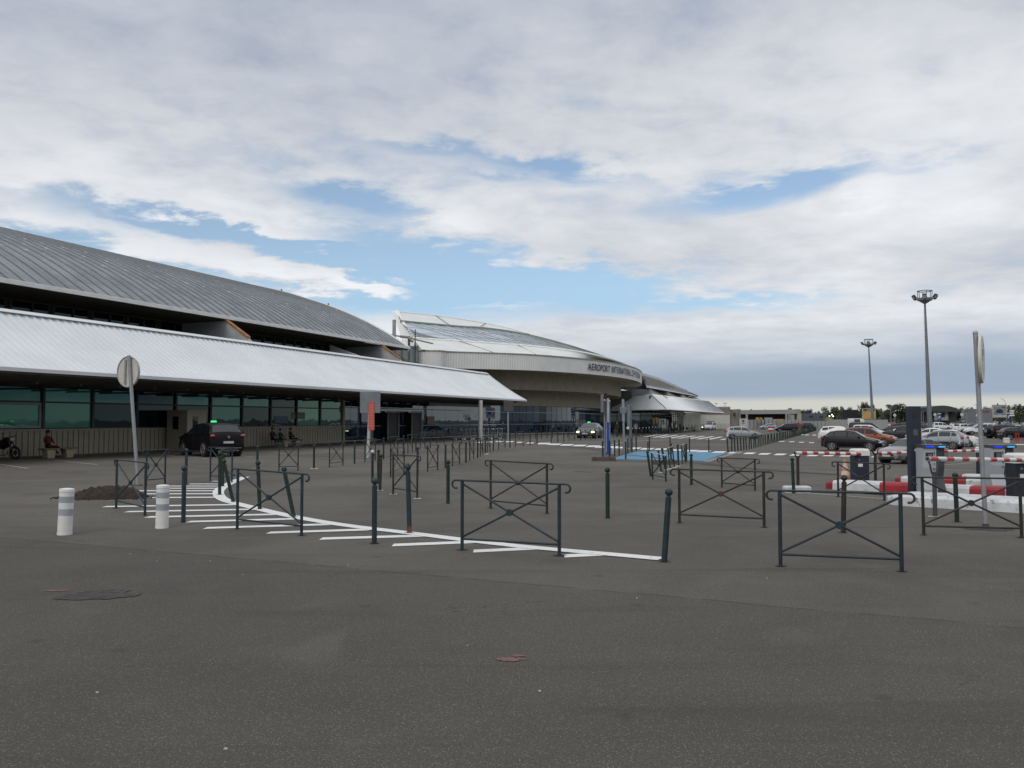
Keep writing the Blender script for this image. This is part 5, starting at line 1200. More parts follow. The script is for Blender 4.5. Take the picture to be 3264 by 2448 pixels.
def build_car(kind, mat, low=False, headon=False, cladding=None, extras=(), wheel=None):
    """returns list of (part name, mesh, parent index or None)"""
    T_ = CT[kind]; L = T_['L']; prm = car_surface(T_); xs_ = sorted(set([x for x, _ in T_['top']]+[.12, .55, 1.4, 2.0, L-.2, L-.03]+[L*k/12 for k in range(1, 12)]))
    body = MB(); clad = cladding or mat; rings = []
    for x in xs_:
        zt, zb, w, wr = prm(x); z0 = .20 if .25 < x < L-.2 else .28
        crown = .018 if zt-zb > .1 else .03
        pts = [(0, z0), (w*.86, z0), (w*.95, z0+.05), (w*.985, .42), (w, .62*(zb/1.0) if zb > .62 else zb*.9), (w*.975, zb-.03), (w*.955, zb), ((w*.955+wr)/2, (zb+zt-.05)/2 if zt-zb > .1 else (zb+zt)/2), (wr, max(zb, zt-.06)), (wr*.88, zt-.012), (wr*.45, zt+crown*.6), (0, zt+crown)]
        rings.append([Vector((x, y, z)) for y, z in pts]+[Vector((x, -y, z)) for y, z in pts[::-1][1:-1]])
    n = len(rings[0]); F0 = len(body.f); body.loft(rings, mat, True, True, True)
    k = body._m(clad)
    for fi in range(F0, F0+(len(rings)-1)*n):
        f = body.f[fi]; zc = sum(body.v[i][2] for i in f)/4; xc = sum(body.v[i][0] for i in f)/4
        if cladding and zc < .52: body.mi[fi] = k
    # wheel arches and wheels
    parts = []; wr_ = T_['r']
    arch = MB(); 
    for wx in T_['wx']:
        for s in (-1, 1):
            _, _, w, _ = prm(wx); arch.cyl((wx, s*(w*.6), wr_+.02), (wx, s*(w*.988+.006), wr_+.02), wr_*1.17, n=20, mat=PLAST)
    def wheels(mbt, mbr, wx, s):
        _, _, w, _ = prm(wx); y0, y1 = s*(w-.20), s*(w+.015)
        mbt.cyl((wx, y0, wr_), (wx, y1, wr_), wr_, n=24, mat=TYRE); mbr.cyl((wx, y1-s*.01, wr_), (wx, y1+s*.006, wr_), wr_*.66, n=20, mat=PLAST if not low else ALLOY)
        if not low:
            for q in range(5):
                a = q*2*math.pi/5+.3
                c = Vector((wx+math.cos(a)*wr_*.33, y1+s*.010, wr_+math.sin(a)*wr_*.33)); mbr.box(c, (wr_*.60, .012, wr_*.15), ALLOY, rot=Matrix.Rotation(-a, 3, 'Y'))
                mbr.box(c, (wr_*.60, .012, wr_*.15), ALLOY, rot=Matrix.Rotation(-a-.22, 3, 'Y'))
            ring = [Vector((wx+math.cos(t)*wr_*.65, y1+s*.008, wr_+math.sin(t)*wr_*.65)) for t in [2*math.pi*i/20 for i in range(21)]]; mbr.tube(ring, .014, 5, ALLOY)
    def sidepatch(mb, x0, x1, t0, t1, s, mat_, off=.008, nxp=5):
        rows = []
        for i in range(nxp+1):
            x = x0+(x1-x0)*i/nxp; zt, zb, w, wr = prm(x); a = Vector((x, s*w*.955, zb)); b = Vector((x, s*wr, max(zb+.001, zt-.06)))
            m_ = Vector((x, s*(w*.955+wr)/2, (zb+zt-.05)/2)); rows.append([a.lerp(b, t0)+Vector((0, s*off, off*.4)), m_*1+Vector((0, s*off, off*.4)), a.lerp(b, t1)+Vector((0, s*off, off*.4))])
        mb.loft(rows if s < 0 else rows[::-1], mat_, True, False)
    def toppatch(mb, x0, x1, f, mat_, off=.010, nxp=6):
        rows = []
        for i in range(nxp+1):
            x = x0+(x1-x0)*i/nxp; zt, zb, w, wr = prm(x); crown = .018 if zt-zb > .1 else .03
            rows.append([Vector((x, y*wr, z+off)) for y, z in ((-f, zt-.012), (-.45, zt+crown*.6), (0, zt+crown), (.45, zt+crown*.6), (f, zt-.012))])
        mb.loft(rows, mat_, True, False)
    wins = []
    for s in (-1, 1):
        for a, b in T_['sw']:
            m = MB(); sidepatch(m, a, b, .07, .93, s, CGL); wins.append(('window', m))
    m = MB(); toppatch(m, T_['ws'][0], T_['ws'][1], .86, CGL); wins.append(('windscreen', m))
    if T_['rwin']: m = MB(); toppatch(m, T_['rwin'][0], T_['rwin'][1], .84, CGL); wins.append(('rear_window', m))
    else:
        m = MB(); zt, zb, w, wr = prm(L-.03); m.box((L+.002, 0, zb+.38), (.02, w*1.45, .5), CGL); wins.append(('rear_window', m))
    lamps = []
    zt, zb, w, wr = prm(.12); hm = HEADON if headon else HEAD; zl = zt-.10
    for s in (-1, 1):
        m = MB(); m.sphere((.13, s*w*.84, zl+.01), .16, 12, 8, hm, sz=.50, sx=.95, sy=1.05); lamps.append(('headlight', m))
    zt, zb, w, wr = prm(L-.12)
    for s in (-1, 1):
        m = MB(); m.sphere((L-.09, s*w*.88, lerpk(T_['belt'], L)-.10), .15, 12, 8, TAIL, sz=.85 if kind in ('hatch', 'mpv', 'van', 'bus', 'camper') else .5, sx=.85, sy=.85); lamps.append(('tail_light', m))
    tr = MB(); zt, zb, w, wr = prm(.05)
    tr.bbox((.015, 0, .52), (.05, w*1.15, .16), .01, PLAST); tr.bbox((.0, 0, .34), (.06, w*1.3, .10), .01, PLAST); tr.bbox((L-.01, 0, .38), (.06, w*1.2, .12), .01, PLAST)
    pl = MB(); pl.box((-.02, 0, .45), (.02, .52, .11), PLATE); pl2 = MB(); pl2.box((L+.015, 0, .58 if kind != 'suv' else .72), (.02, .52, .11), PLATE)
    mi = MB(); 
    for s in (-1, 1): zt, zb, w, wr = prm(T_['ws'][0]+.35); mi.sphere((T_['ws'][0]+.38, s*(w+.09), zb+.06), .10, 10, 7, mat, sx=.7, sz=.75); mi.box((T_['ws'][0]+.38, s*(w-.0), zb+.02), (.06, .16, .04), PLAST)
    sk = MB()
    for s in (-1, 1):
        for x in T_['sw'][0][1]+.04, T_['sw'][0][0]-.05 if False else T_['sw'][-1][0]-.04:
            zt, zb, w, wr = prm(x); sk.box((x, s*(w*.992), .68), (.012, .02, .62), PLAST)
        zt, zb, w, wr = prm(2.0); sk.box(((T_['wx'][0]+T_['wx'][1])/2, s*w*.975, .25), (T_['wx'][1]-T_['wx'][0]-.8, .05, .09), PLAST)
    if low:
        for _, m in wins+lamps+[('', tr), ('', arch)]: 
            for f_, mi_, sm__ in zip(m.f, m.mi, m.sm): body.f.append([i+len(body.v) for i in f_]); body.mi.append(body._m(m.mats[mi_])); body.sm.append(sm__)
            body.v += m.v
        w_ = MB(); [wheels(w_, w_, wx, s) for wx in T_['wx'] for s in (-1, 1)]
        for f_, mi_, sm__ in zip(w_.f, w_.mi, w_.sm): body.f.append([i+len(body.v) for i in f_]); body.mi.append(body._m(w_.mats[mi_])); body.sm.append(sm__)
        body.v += w_.v
        return [('body', body.mesh('parked_car'), None)]
    out = [('body', body.mesh('body'), None), ('wheel_arch', arch.mesh('wheel_arch'), None)]
    for nme, m in wins+lamps: out.append((nme, m.mesh(nme), None))
    out += [('bumper_trim', tr.mesh('bumper_trim'), None), ('number_plate', pl.mesh('number_plate'), None), ('number_plate', pl2.mesh('number_plate'), None), ('mirrors', mi.mesh('mirrors'), None), ('door_gaps', sk.mesh('door_gaps'), None)]
    for wx in T_['wx']:
        for s in (-1, 1):
            a, b = MB(), MB(); wheels(a, b, wx, s); out.append(('wheel', a.mesh('wheel'), None)); out.append(('rim', b.mesh('rim'), len(out)-1))
    for nme, fn in extras:
        m = MB(); fn(m, prm, L); out.append((nme, m.mesh(nme), None))
    return out
def place_car(parts, L, p, phi, label, cat='car', scale=1., group=None, name='parked_car', sz=None):
    hd = Vector((math.sin(R(phi)), math.cos(R(phi)), 0))       # the nose points along hd ; mesh nose is at x=0 looking to -x
    rz = math.atan2(-hd.y, -hd.x); S = (scale, scale, sz or scale)
    M = Matrix.Rotation(rz, 3, 'Z'); loc = Vector(p)-M@Vector((L/2*scale, 0, 0))
    if len(parts) == 1:
        o = bpy.data.objects.new(name, parts[0][1]); COL.objects.link(o); o.location = loc; o.rotation_euler.z = rz; o.scale = S; return tag(o, label, cat, group)
    root = bpy.data.objects.new(name, None); COL.objects.link(root); root.location = loc; root.rotation_euler.z = rz; root.scale = S; root.empty_display_size = .3; tag(root, label, cat, group)
    obs = []
    for nme, me, par in parts:
        o = bpy.data.objects.new(nme, me); COL.objects.link(o); o.parent = root if par is None else obs[par]; obs.append(o)
    return root
WHT = paint('white', (.70, .71, .72)); BLK = paint('black', (.006, .006, .009)); DGR = paint('dark_grey', (.035, .038, .042), .3); SIL = paint('silver', (.36, .38, .40), .5); ORG = paint('orange', (.21, .060, .025), .2)
RED = paint('red', (.28, .02, .025)); BLU = paint('blue', (.03, .06, .14)); PUR = pm('car_aubergine', (.005, .004, .006), .45, var=.05, spec=.18); LBL = paint('pale_blue', (.30, .36, .42), .3); GRY = paint('mid_grey', (.11, .115, .125), .4); BGE = paint('taupe', (.30, .285, .295), .4)
def roofbars(m, prm, L):
    for s in (-1, 1):
        pts = []
        for i in range(7): x = 1.9+i*(L-2.9)/6; zt, zb, w, wr = prm(x); pts.append((x, s*wr*.86, zt+.055))
        m.tube(pts, .022, 6, PLAST)
def taxilamp(m, prm, L):
    zt, zb, w, wr = prm(2.3); m.bbox((2.3, .12, zt+.09), (.12, .28, .075), .02, pm('taxi_lamp', (.05, .5, .2), .4, emis=(.05, 1, .25), es=1.2))
def spare(m, prm, L): m.cyl((L+.0, 0, .95), (L+.20, 0, .95), .37, n=22, mat=TYRE); m.cyl((L+.19, 0, .95), (L+.215, 0, .95), .25, n=18, mat=SIL)
def chromebar(m, prm, L): zt, zb, w, wr = prm(L-.05); m.box((L+.02, 0, .44), (.03, w*1.6, .035), CHROME); m.box((L+.02, 0, .30), (.03, w*1.3, .03), CHROME)
def badge(m, prm, L): m.cyl((L+.005, 0, .98), (L+.035, 0, .98), .065, n=16, mat=CHROME)
def rearscreen_spoiler(m, prm, L): zt, zb, w, wr = prm(L-.55); m.box((L-.50, 0, zt+.01), (.25, wr*1.7, .03), mat_roof if False else PLAST)
def grille(m, prm, L):
    for k in range(3): m.box((-.012, 0, .50+k*.05), (.02, .55, .015), CHROME)
    m.cyl((-.03, 0, .58), (-.01, 0, .58), .09, n=16, mat=CHROME)
def blackroof(col):
    def f(m, prm, L):
        rows = []
        for i in range(9):
            x = 1.74+i*(L-.62-1.74)/8; zt, zb, w, wr = prm(x); rows.append([Vector((x, y*wr, z+.012)) for y, z in ((-.99, zt-.05), (-.88, zt-.012), (-.45, zt+.012), (0, zt+.018), (.45, zt+.012), (.88, zt-.012), (.99, zt-.05))])
        m.loft(rows, col, True, False)
    return f
def rack(m, prm, L):
    for x in (2.2, 3.2, 4.2): zt, zb, w, wr = prm(x); m.box((x, 0, zt+.10), (.05, wr*1.9, .05), PLAST)
    zt, zb, w, wr = prm(3); m.box((3.0, -wr*.9, zt+.13), (2.6, .05, .05), PLAST); m.box((3.0, wr*.9, zt+.13), (2.6, .05, .05), PLAST); m.box((3.0, 0, zt+.16), (2.6, wr*1.5, .08), PLAST)
cars = [  # u, v, phi, kind, paint, label, opts
 (671, 1452, -41, 'suv', PUR, 'dark purple taxi with a green roof lamp parked tail-out at the ribbed wall', dict(extras=[('roof_lamp', taxilamp), ('chrome_trim', chromebar), ('badge', badge)], s=1.0)),
 (1881, 1396, 197, 'sedan', GRY, 'grey taxi with lit headlights and a green roof lamp in front of the entrance', dict(headon=True, extras=[('roof_lamp', taxilamp), ('grille', grille)], s=1.1)),
 (2717, 1436, 119, 'hatch', BLK, 'black hatchback parked nearest behind the left boom arm', dict(s=1.04)),
 (2678, 1407, 114, 'suv', WHT, 'white estate car with a red tail lamp behind the black hatchback', dict(s=.98)),
 (2768, 1423, 121, 'suv', ORG, 'orange off-roader with roof bars behind the black hatchback', dict(extras=[('roof_bars', roofbars)], s=.98, cladding=PLAST)),
 (2772, 1396, 118, 'mpv', WHT, 'white people carrier with three side windows behind the orange off-roader', dict(s=.95)),
 (2765, 1388, 116, 'bus', DGR, 'dark grey minibus with a long roof behind the white people carrier', dict(s=1.)),
 (2741, 1371, 112, 'camper', pm('car_cream', (.52, .53, .50), .4), 'tall cream camper van behind the dark minibus', dict(s=.98)),
 (2907, 1475, 240, 'sedan', BGE, 'grey saloon facing the camera behind the navy ticket totem', dict(s=.93, extras=[])),
 (2878, 1403, 300, 'suv', DGR, 'dark grey square off-roader left of the navy ticket totem', dict(s=1.)),
 (2838, 1394, 300, 'hatch', BLK, 'black car half hidden between the minibus and the grey off-roader', dict(s=1.)),
 (2862, 1379, 298, 'mpv', BLK, 'dark estate with a pale roof edge behind the grey off-roader', dict(s=1.)),
 (2991, 1431, 312, 'hatch', SIL, 'silver small car with a black roof, tail towards the right, above the left payment machine', dict(s=1.0, extras=[('roof_panel', blackroof(BLK))], cladding=PLAST)),
 (3040, 1424, 124, 'suv', WHT, 'white off-roader nose-out directly behind the silver car with a black roof', dict(s=.86)),
 (2960, 1406, 302, 'sedan', WHT, 'white saloon whose roof shows behind the silver car', dict(s=1.)),
 (3077, 1379, 75, 'suv', WHT, 'white off-roader with dark lower trim and roof bars, tail to the camera', dict(s=.98, cladding=PLAST, extras=[('roof_bars', roofbars)])),
 (3122, 1386, 281, 'mpv', WHT, 'white delivery van facing left behind the tall sign pole', dict(s=1.0, cladding=PLAST)),
 (3200, 1397, 82, 'suv', BLK, 'black off-roader with a spare wheel on its tailgate', dict(s=1.02, extras=[('spare_wheel', spare)])),
 (3246, 1402, 97, 'hatch', BLK, 'black hatchback at the right edge behind the red chair stack', dict(s=1.)),
 (2367, 1399, 97, 'hatch', SIL, 'silver hatchback passing behind the long row of bollards', dict(s=1.05)),
 (2506, 1376, 280, 'mpv', BLK, 'dark people carrier facing left behind the long row of bollards', dict(s=1.02, sz=.93)),
 (2448, 1369, 280, 'hatch', LBL, 'pale blue hatchback facing left left of the dark people carrier', dict(s=1.)),
 (2490, 1362, 278, 'mpv', WHT, 'white people carrier behind the dark people carrier', dict(s=1.)),
 (2532, 1366, 280, 'hatch', RED, 'red car mostly hidden behind the dark people carrier', dict(s=1.1)),
 (2566, 1366, 280, 'suv', DGR, 'dark car left of the parked white panel van', dict(s=.95)),
 (2603, 1361, 283, 'van', WHT, 'white panel van facing left before the dark grey box building', dict(s=1.02)),
 (2658, 1356, 100, 'mpv', WHT, 'small white van right of the olive heap', dict(s=1.1)),
 (2682, 1360, 100, 'hatch', RED, 'red hatchback left of the cream camper van', dict(s=1.05)),
 (2236, 1370, 206, 'hatch', LBL, 'pale blue car with lit headlights under the far end of the right canopy', dict(headon=True, s=1.0)),
 (2264, 1370, 206, 'bus', WHT, 'white van with a dark roof rack beside the pale blue car', dict(s=.95, extras=[('roof_rack', rack)])),
 (3002, 1369, 100, 'mpv', WHT, 'white car at the foot of the tallest mast, right side', dict(s=1.)),
 (2926, 1365, 280, 'suv', GRY, 'grey car left of the tallest mast', dict(s=1.)),
]
for u, v, ph, kd, mt, lb, o_ in cars:
    s = o_.pop('s', 1.); sz = o_.pop('sz', None); parts = build_car(kd, mt, **o_)
    place_car(parts, CT[kd]['L'], at(u, v), ph, lb, 'taxi' if 'taxi' in lb else ('van' if 'van' in lb or 'minibus' in lb else 'car'), s, sz=sz, name='taxi' if 'taxi' in lb else ('van' if 'van' in lb else 'parked_car'))

lowp = {}
def low(kind, mt):
    k = (kind, mt.name)
    if k not in lowp: lowp[k] = build_car(kind, mt, low=True)
    return lowp[k]
rnd = random.Random(21); pal = [(WHT, 'white'), (WHT, 'white'), (SIL, 'silver'), (DGR, 'dark grey'), (BLK, 'black'), (GRY, 'grey'), (BLU, 'dark blue'), (WHT, 'white'), (SIL, 'silver'), (RED, 'red')]
def farrow(u0, u1, v, st, name, kd_p, phi):
    u = u0; k = 0
    while u < u1:
        k += 1; mt, cn_ = rnd.choice(pal); kd = rnd.choice(kd_p); p = at(u, v+rnd.uniform(-.3, .3))
        place_car(low(kd, mt), CT[kd]['L'], p, phi+rnd.uniform(-4, 4)+(180 if rnd.random() < .5 else 0), '%s car, %s from the left in the %s' % (cn_, ordn(k), name), 'car', rnd.uniform(.95, 1.04), 'cars in the '+name)
        u += st*rnd.choice([1, 1, 1, 1.1, 1.9])
farrow(2796, 3290, 1362.5, 27, 'nearest far car row', ['hatch', 'suv', 'sedan', 'mpv'], 15)
farrow(2770, 3300, 1357.5, 20, 'middle far car row', ['hatch', 'suv', 'sedan', 'mpv'], 15)
farrow(2790, 3300, 1353.5, 15.5, 'farthest car row', ['hatch', 'suv', 'mpv', 'mpv'], 15)

# motorcycle at the left frame edge
p = at(22, 1463); root = empty('motorcycle', 'black motorcycle leaning on its stand, cut by the left edge of the picture', 'motorcycle', p, R(-20)); root.rotation_euler.x = R(7)
for x in (.55, -.85):
    m = MB(); c = [Vector((x+math.cos(t)*.27, 0, .30+math.sin(t)*.27)) for t in [2*math.pi*i/24 for i in range(25)]]; m.tube(c, .055, 8, TYRE); w_ = m.build('wheel', root)
    m = MB(); m.cyl((x, -.04, .30), (x, .04, .30), .10, n=12, mat=PLAST)
    for k in range(5): t = k*2*math.pi/5; m.cyl((x, 0, .30), (x+math.cos(t)*.25, 0, .30+math.sin(t)*.25), .014, n=5, mat=PLAST)
    m.build('rim', w_)
m = MB()
for s in (-.09, .09): m.cyl((.55, s, .30), (.26, s, .95), .026, n=8, mat=DGR)
m.build('fork', root)
m = MB(); m.loft([[Vector((x, y*w, z0+(z1-z0)*t)) for y, t in ((-1, .2), (-.9, .8), (0, 1), (.9, .8), (1, .2), (0, 0))] for x, w, z0, z1 in ((.32, .08, .70, .98), (.15, .16, .55, 1.0), (-.15, .17, .42, .98), (-.45, .13, .50, .84), (-.9, .10, .66, .86), (-1.1, .04, .78, .9))], BLK, True, True, True); m.build('fairing', root)
m = MB(); m.tube([(.22, -.36, 1.06), (.30, -.18, 1.04), (.30, .18, 1.04), (.22, .36, 1.06)], .018, 6, PLAST); m.cyl((.26, -.33, 1.06), (.34, -.38, 1.22), .008, n=5, mat=PLAST); m.sphere((.35, -.39, 1.24), .05, 8, 6, PLAST, sz=.7); m.build('handlebar', root)
m = MB(); m.sphere((.40, 0, .92), .09, 12, 8, HEAD); m.build('headlight', root)
m = MB(); m.tube([(.25, -.12, .45), (.22, -.14, .26), (0, -.15, .18), (-.8, -.16, .28)], .028, 7, CHROME); m.build('exhaust', root)
m = MB(); m.cyl((-.1, .1, .3), (-.12, .32, .0), .014, n=5, mat=PLAST); m.build('side_stand', root)

# ================================================================== PEOPLE
SKIN = pm('skin', (.30, .17, .12), .55)
def fig(joints, edges, rad, matfn, name, parent, sub=1):
    me = bpy.data.meshes.new(name); me.from_pydata(joints, edges, []); o = bpy.data.objects.new('fig_src', me); COL.objects.link(o)
    md = o.modifiers.new('s', 'SKIN'); md.use_smooth_shade = True
    for i, d in enumerate(me.skin_vertices[0].data): d.radius = (rad[i], rad[i]); d.use_root = (i == 0)
    sb = o.modifiers.new('u', 'SUBSURF'); sb.levels = sub; sb.render_levels = sub
    dg = bpy.context.evaluated_depsgraph_get(); dg.update(); m2 = bpy.data.meshes.new_from_object(o.evaluated_get(dg)); bpy.data.objects.remove(o)
    m2.name = name; m2.materials.clear(); mats = []
    for p_ in m2.polygons:
        mt = matfn(p_.center); 
        if mt not in mats: mats.append(mt); m2.materials.append(mt)
        p_.material_index = mats.index(mt); p_.use_smooth = True
    ob = bpy.data.objects.new(name, m2); COL.objects.link(ob); ob.parent = parent; return ob
def person(loc, rz, top, pants, hair, label, pose='stand', h=1.7, hairlen=0, group=None):
    root = empty('person', label, 'person', loc, rz, group); k = h/1.7; J = []; E_ = []; Rd = []
    def j(x, y, z, r, par=None):
        J.append((x*k, y*k, z*k)); Rd.append(r*k); i = len(J)-1
        if par is not None: E_.append((par, i))
        return i
    if pose == 'stand': hz_, ty = .92, 0.
    else: hz_, ty = .50, 0.
    pel = j(0, 0, hz_, .125); b1 = j(0, .0, hz_+.20, .115, pel); b2 = j(0, .02, hz_+.38, .13, b1); nk = j(0, .02, hz_+.53, .055, b2); hd0 = j(0, 0, hz_+.63, .075, nk); hd = j(0, -.01, hz_+.72, .078, hd0)
    hp_z = hz_
    arms = []
    for s in (-1, 1):
        sh = j(s*.17, .02, hp_z+.46, .055, b2)
        if pose == 'stand': e = j(s*.24, .03, hp_z+.20, .042, sh); w = j(s*.20, -.14, hp_z+.06, .030, e); hnd = j(s*.16, -.20, hp_z+.08, .032, w)
        else: e = j(s*.25, -.06, hp_z+.24, .042, sh); w = j(s*.14, -.26, hp_z+.16, .030, e); hnd = j(s*.08, -.32, hp_z+.14, .032, w)
        arms.append(J[hnd])
        if pose == 'stand': hp = j(s*.09, 0, .86, .085, pel); kn = j(s*.10, -.01, .48, .058, hp); an = j(s*.10, .02, .09, .040, kn); ft = j(s*.11, -.15, .04, .036, an)
        elif pose == 'sit': hp = j(s*.10, -.04, .50, .085, pel); kn = j(s*.12, -.44, .52, .060, hp); an = j(s*.12, -.46, .09, .042, kn); ft = j(s*.13, -.62, .04, .038, an)
        else: hp = j(s*.10, -.04, .50, .085, pel); kn = j(s*.11, -.46, .50+.04*s, .060, hp); an = j(s*.10, -.78, .22+.16*(s > 0), .042, kn); ft = j(s*.11, -.84, .30+.16*(s > 0), .038, an)
    zc = (hz_+.03)*k; zn = (hz_+.53)*k
    hs = [Vector(a) for a in arms]
    def mf(c):
        if c.z > zn+.01: return SKIN
        if min((c-a).length for a in hs) < .045*k: return SKIN
        if pose == 'stand' and c.z < .08*k: return BLACK
        if c.z < zc+.02 and not (abs(c.x) > .13*k and pose == 'stand' and c.z > .75*k): return pants if (pose == 'stand' or c.z < zc) else top
        return top
    fig(J, E_, Rd, mf, 'body', root, 2)
    m = MB(); hx = Vector(J[hd]); m.sphere(hx+Vector((0, .018*k, .022*k)), .098*k, 12, 9, hair, sz=1.05)
    if hairlen: m.sphere(hx+Vector((0, .05*k, -.10*k)), .085*k, 10, 8, hair, sz=1.5, sy=.7)
    m.build('hair', root)
    m = MB(); m.sphere(hx+Vector((0, -.088*k, -.012*k)), .016*k, 6, 5, SKIN, sz=1.4)
    for s in (-1, 1): m.sphere(hx+Vector((s*.030*k, -.078*k, .012*k)), .010*k, 6, 5, BLACK); m.sphere(hx+Vector((s*.080*k, .0, -.005*k)), .018*k, 6, 5, SKIN, sx=.5, sz=1.5)
    m.box(hx+Vector((0, -.082*k, -.045*k)), (.036*k, .01, .008), pm('lips', (.22, .08, .07), .5)); m.build('face_details', root)
    return root
HB = pm('hair_dark', (.02, .015, .012), .7); HG = pm('hair_brown', (.06, .035, .02), .7); DK1 = pm('cloth_black', (.016, .016, .019), .85); DK2 = pm('cloth_navy', (.02, .025, .04), .85); DRED = pm('cloth_red', (.09, .008, .015), .8); GCL = pm('cloth_grey', (.20, .20, .20), .8); JNS = pm('cloth_jeans', (.04, .055, .09), .85)
BEN = pm('bench_stone', (.33, .29, .20), .8, var=.12, vs=5); BENW = pm('bench_wood', (.16, .12, .08), .75, var=.2, vs=6)
def bench(u, v, L, label, rz):
    c = at(u, v); root = empty('bench', label, 'bench', c, rz, 'benches along the ribbed wall'); m = MB(); m.bbox((0, 0, .44), (L, .45, .07), .012, BENW); m.build('seat', root)
    for s in (-.28, .28):
        m = MB(); m.loft([[Vector((s*L+sx*a, sy*.18, z)) for sx, sy in ((-1, -1), (1, -1), (1, 1), (-1, 1))] for z, a in ((0, .17), (.40, .24))], BEN, False, True, True); m.build('leg', root)
    return c
WRZ = math.atan2(DD.y, DD.x)
c = bench(185, 1459, 1.9, 'stone and timber bench under the red-jacketed person, far left', WRZ-math.pi*0)
pp = at(150, 1459); person((pp.x, pp.y+.05, 0), WRZ+R(0), DRED, DK1, HB, 'person in a dark red top seated on the bench with legs stretched out, far left', 'recline', 1.72)
c = bench(925, 1423, 2.4, 'stone bench carrying the three seated people right of the dark taxi', WRZ)
for i, (u, lb, ht) in enumerate(((868, 'person in black sitting at the left of the three on the bench', 1.72), (893, 'person in dark clothes sitting in the middle of the three', 1.6), (926, 'person in a dark hat sitting at the right of the three with a leg out', 1.66))):
    pp = at(u, 1424-i*1.3); person((pp.x, pp.y, 0), WRZ+R(10*i-10), DK1 if i != 1 else DK2, DK1, HB, lb, 'recline' if i == 2 else 'sit', ht, group='people seated outside the ribbed wall')
pp = at(1603, 1399); person(pp, R(10), DK2, DK1, HG, 'woman with long brown hair in a dark coat standing by the luggage trolleys', 'stand', 1.66, 1)
# terrace people
tp = [(1967, 1393, 'stand', DK1, 'person in black standing left on the terrace', 1.8), (2026, 1390, 'stand', GCL, 'person in grey standing behind the grey posts on the terrace', 1.85), (2031, 1389.5, 'stand', DK2, 'person in navy standing just right of the one in grey', 1.78), (2118, 1384, 'stand', GCL, 'person in a pale top standing right of the canopy column', 1.75),
      (2068, 1387, 'sit', DK1, 'person in black sitting left of the canopy column', 1.7), (2085, 1386, 'sit', DK2, 'person in navy sitting near the canopy column', 1.7), (2141, 1381, 'sit', DK1, 'person in black sitting at the terrace middle', 1.7), (2149, 1381, 'stand', DK1, 'dark-clothed person standing at the terrace middle', 1.75), (2168, 1378, 'stand', DK1, 'dark-clothed person standing at the terrace end by the white wall', 1.8), (2178, 1377, 'sit', DK2, 'seated person at the far end of the terrace', 1.7)]
for i, (u, v, po, t_m, lb, ht) in enumerate(tp): person(at(u, v), R(20*i), t_m, JNS if i % 2 else DK1, HB if i % 3 else HG, lb, po, ht, i % 2, 'people on the cafe terrace')
# cafe tables and chairs
def table(u, v, n):
    c = at(u, v); root = empty('cafe_table', 'dark round cafe table, %s from the left on the terrace' % ordn(n), 'table', c, 0, 'cafe tables on the terrace'); m = MB(); m.cyl((0, 0, .70), (0, 0, .73), .38, n=14, mat=DARKM); m.build('table_top', root); m = MB(); m.cyl((0, 0, 0), (0, 0, .7), .03, n=6, mat=DARKM); m.cyl((0, 0, 0), (0, 0, .03), .22, n=10, mat=DARKM); m.build('leg', root)
def chair(u, v, rz, n):
    c = at(u, v); root = empty('cafe_chair', 'dark cafe chair, %s from the left on the terrace' % ordn(n), 'chair', c, rz, 'cafe chairs on the terrace'); m = MB(); m.box((0, 0, .45), (.42, .42, .04), DARKM); m.build('seat', root); m = MB(); m.box((0, .20, .70), (.42, .03, .42), DARKM); m.build('backrest', root)
    for sx in (-.18, .18):
        for sy in (-.18, .18): m = MB(); m.cyl((sx, sy, 0), (sx, sy, .45), .018, n=5, mat=DARKM); m.build('leg', root)
for i, u in enumerate((1972, 1996, 2048, 2060, 2078, 2095, 2131, 2155, 2170, 2186, 2196)): table(u, 1391-(u-1972)*.062, i+1)
for i, u in enumerate((1963, 1984, 2004, 2042, 2055, 2073, 2091, 2103, 2126, 2137, 2159, 2174, 2190, 2201)): chair(u, 1390.2-(u-1972)*.062, i*1.3, i+1)
# luggage trolleys
TRM = pm('trolley_steel', (.30, .31, .33), .35, metal=.5)
for k in range(10):
    u = 1452+k*14.5; c = at(u, 1402.5-k*.3); root = empty('luggage_trolley', 'steel luggage trolley, %s from the left of the nested row before the glass front' % ordn(k+1), 'trolley', c, R(-65), 'nested luggage trolleys')
    m = MB(); m.tube([(-.28, -.45, .18), (-.28, .35, .18), (-.26, .45, .35), (-.26, .5, 1.0), (.26, .5, 1.0), (.26, .45, .35), (.28, .35, .18), (.28, -.45, .18)], .018, 5, TRM); m.cyl((-.28, -.45, .18), (.28, -.45, .18), .018, n=5, mat=TRM); m.tube([(-.25, .46, .62), (-.22, .2, .62), (.22, .2, .62), (.25, .46, .62)], .012, 5, TRM); m.build('frame', root)
    m = MB(); m.cyl((-.28, .5, 1.0), (.28, .5, 1.0), .03, n=6, mat=SIGNW); m.build('handle', root)
    for x, y in ((-.25, .35), (.25, .35), (0, -.4)): m = MB(); m.cyl((x-.02, y, .075), (x+.02, y, .075), .075, n=10, mat=SIGNW if k % 2 else TYRE); m.build('wheel', root)
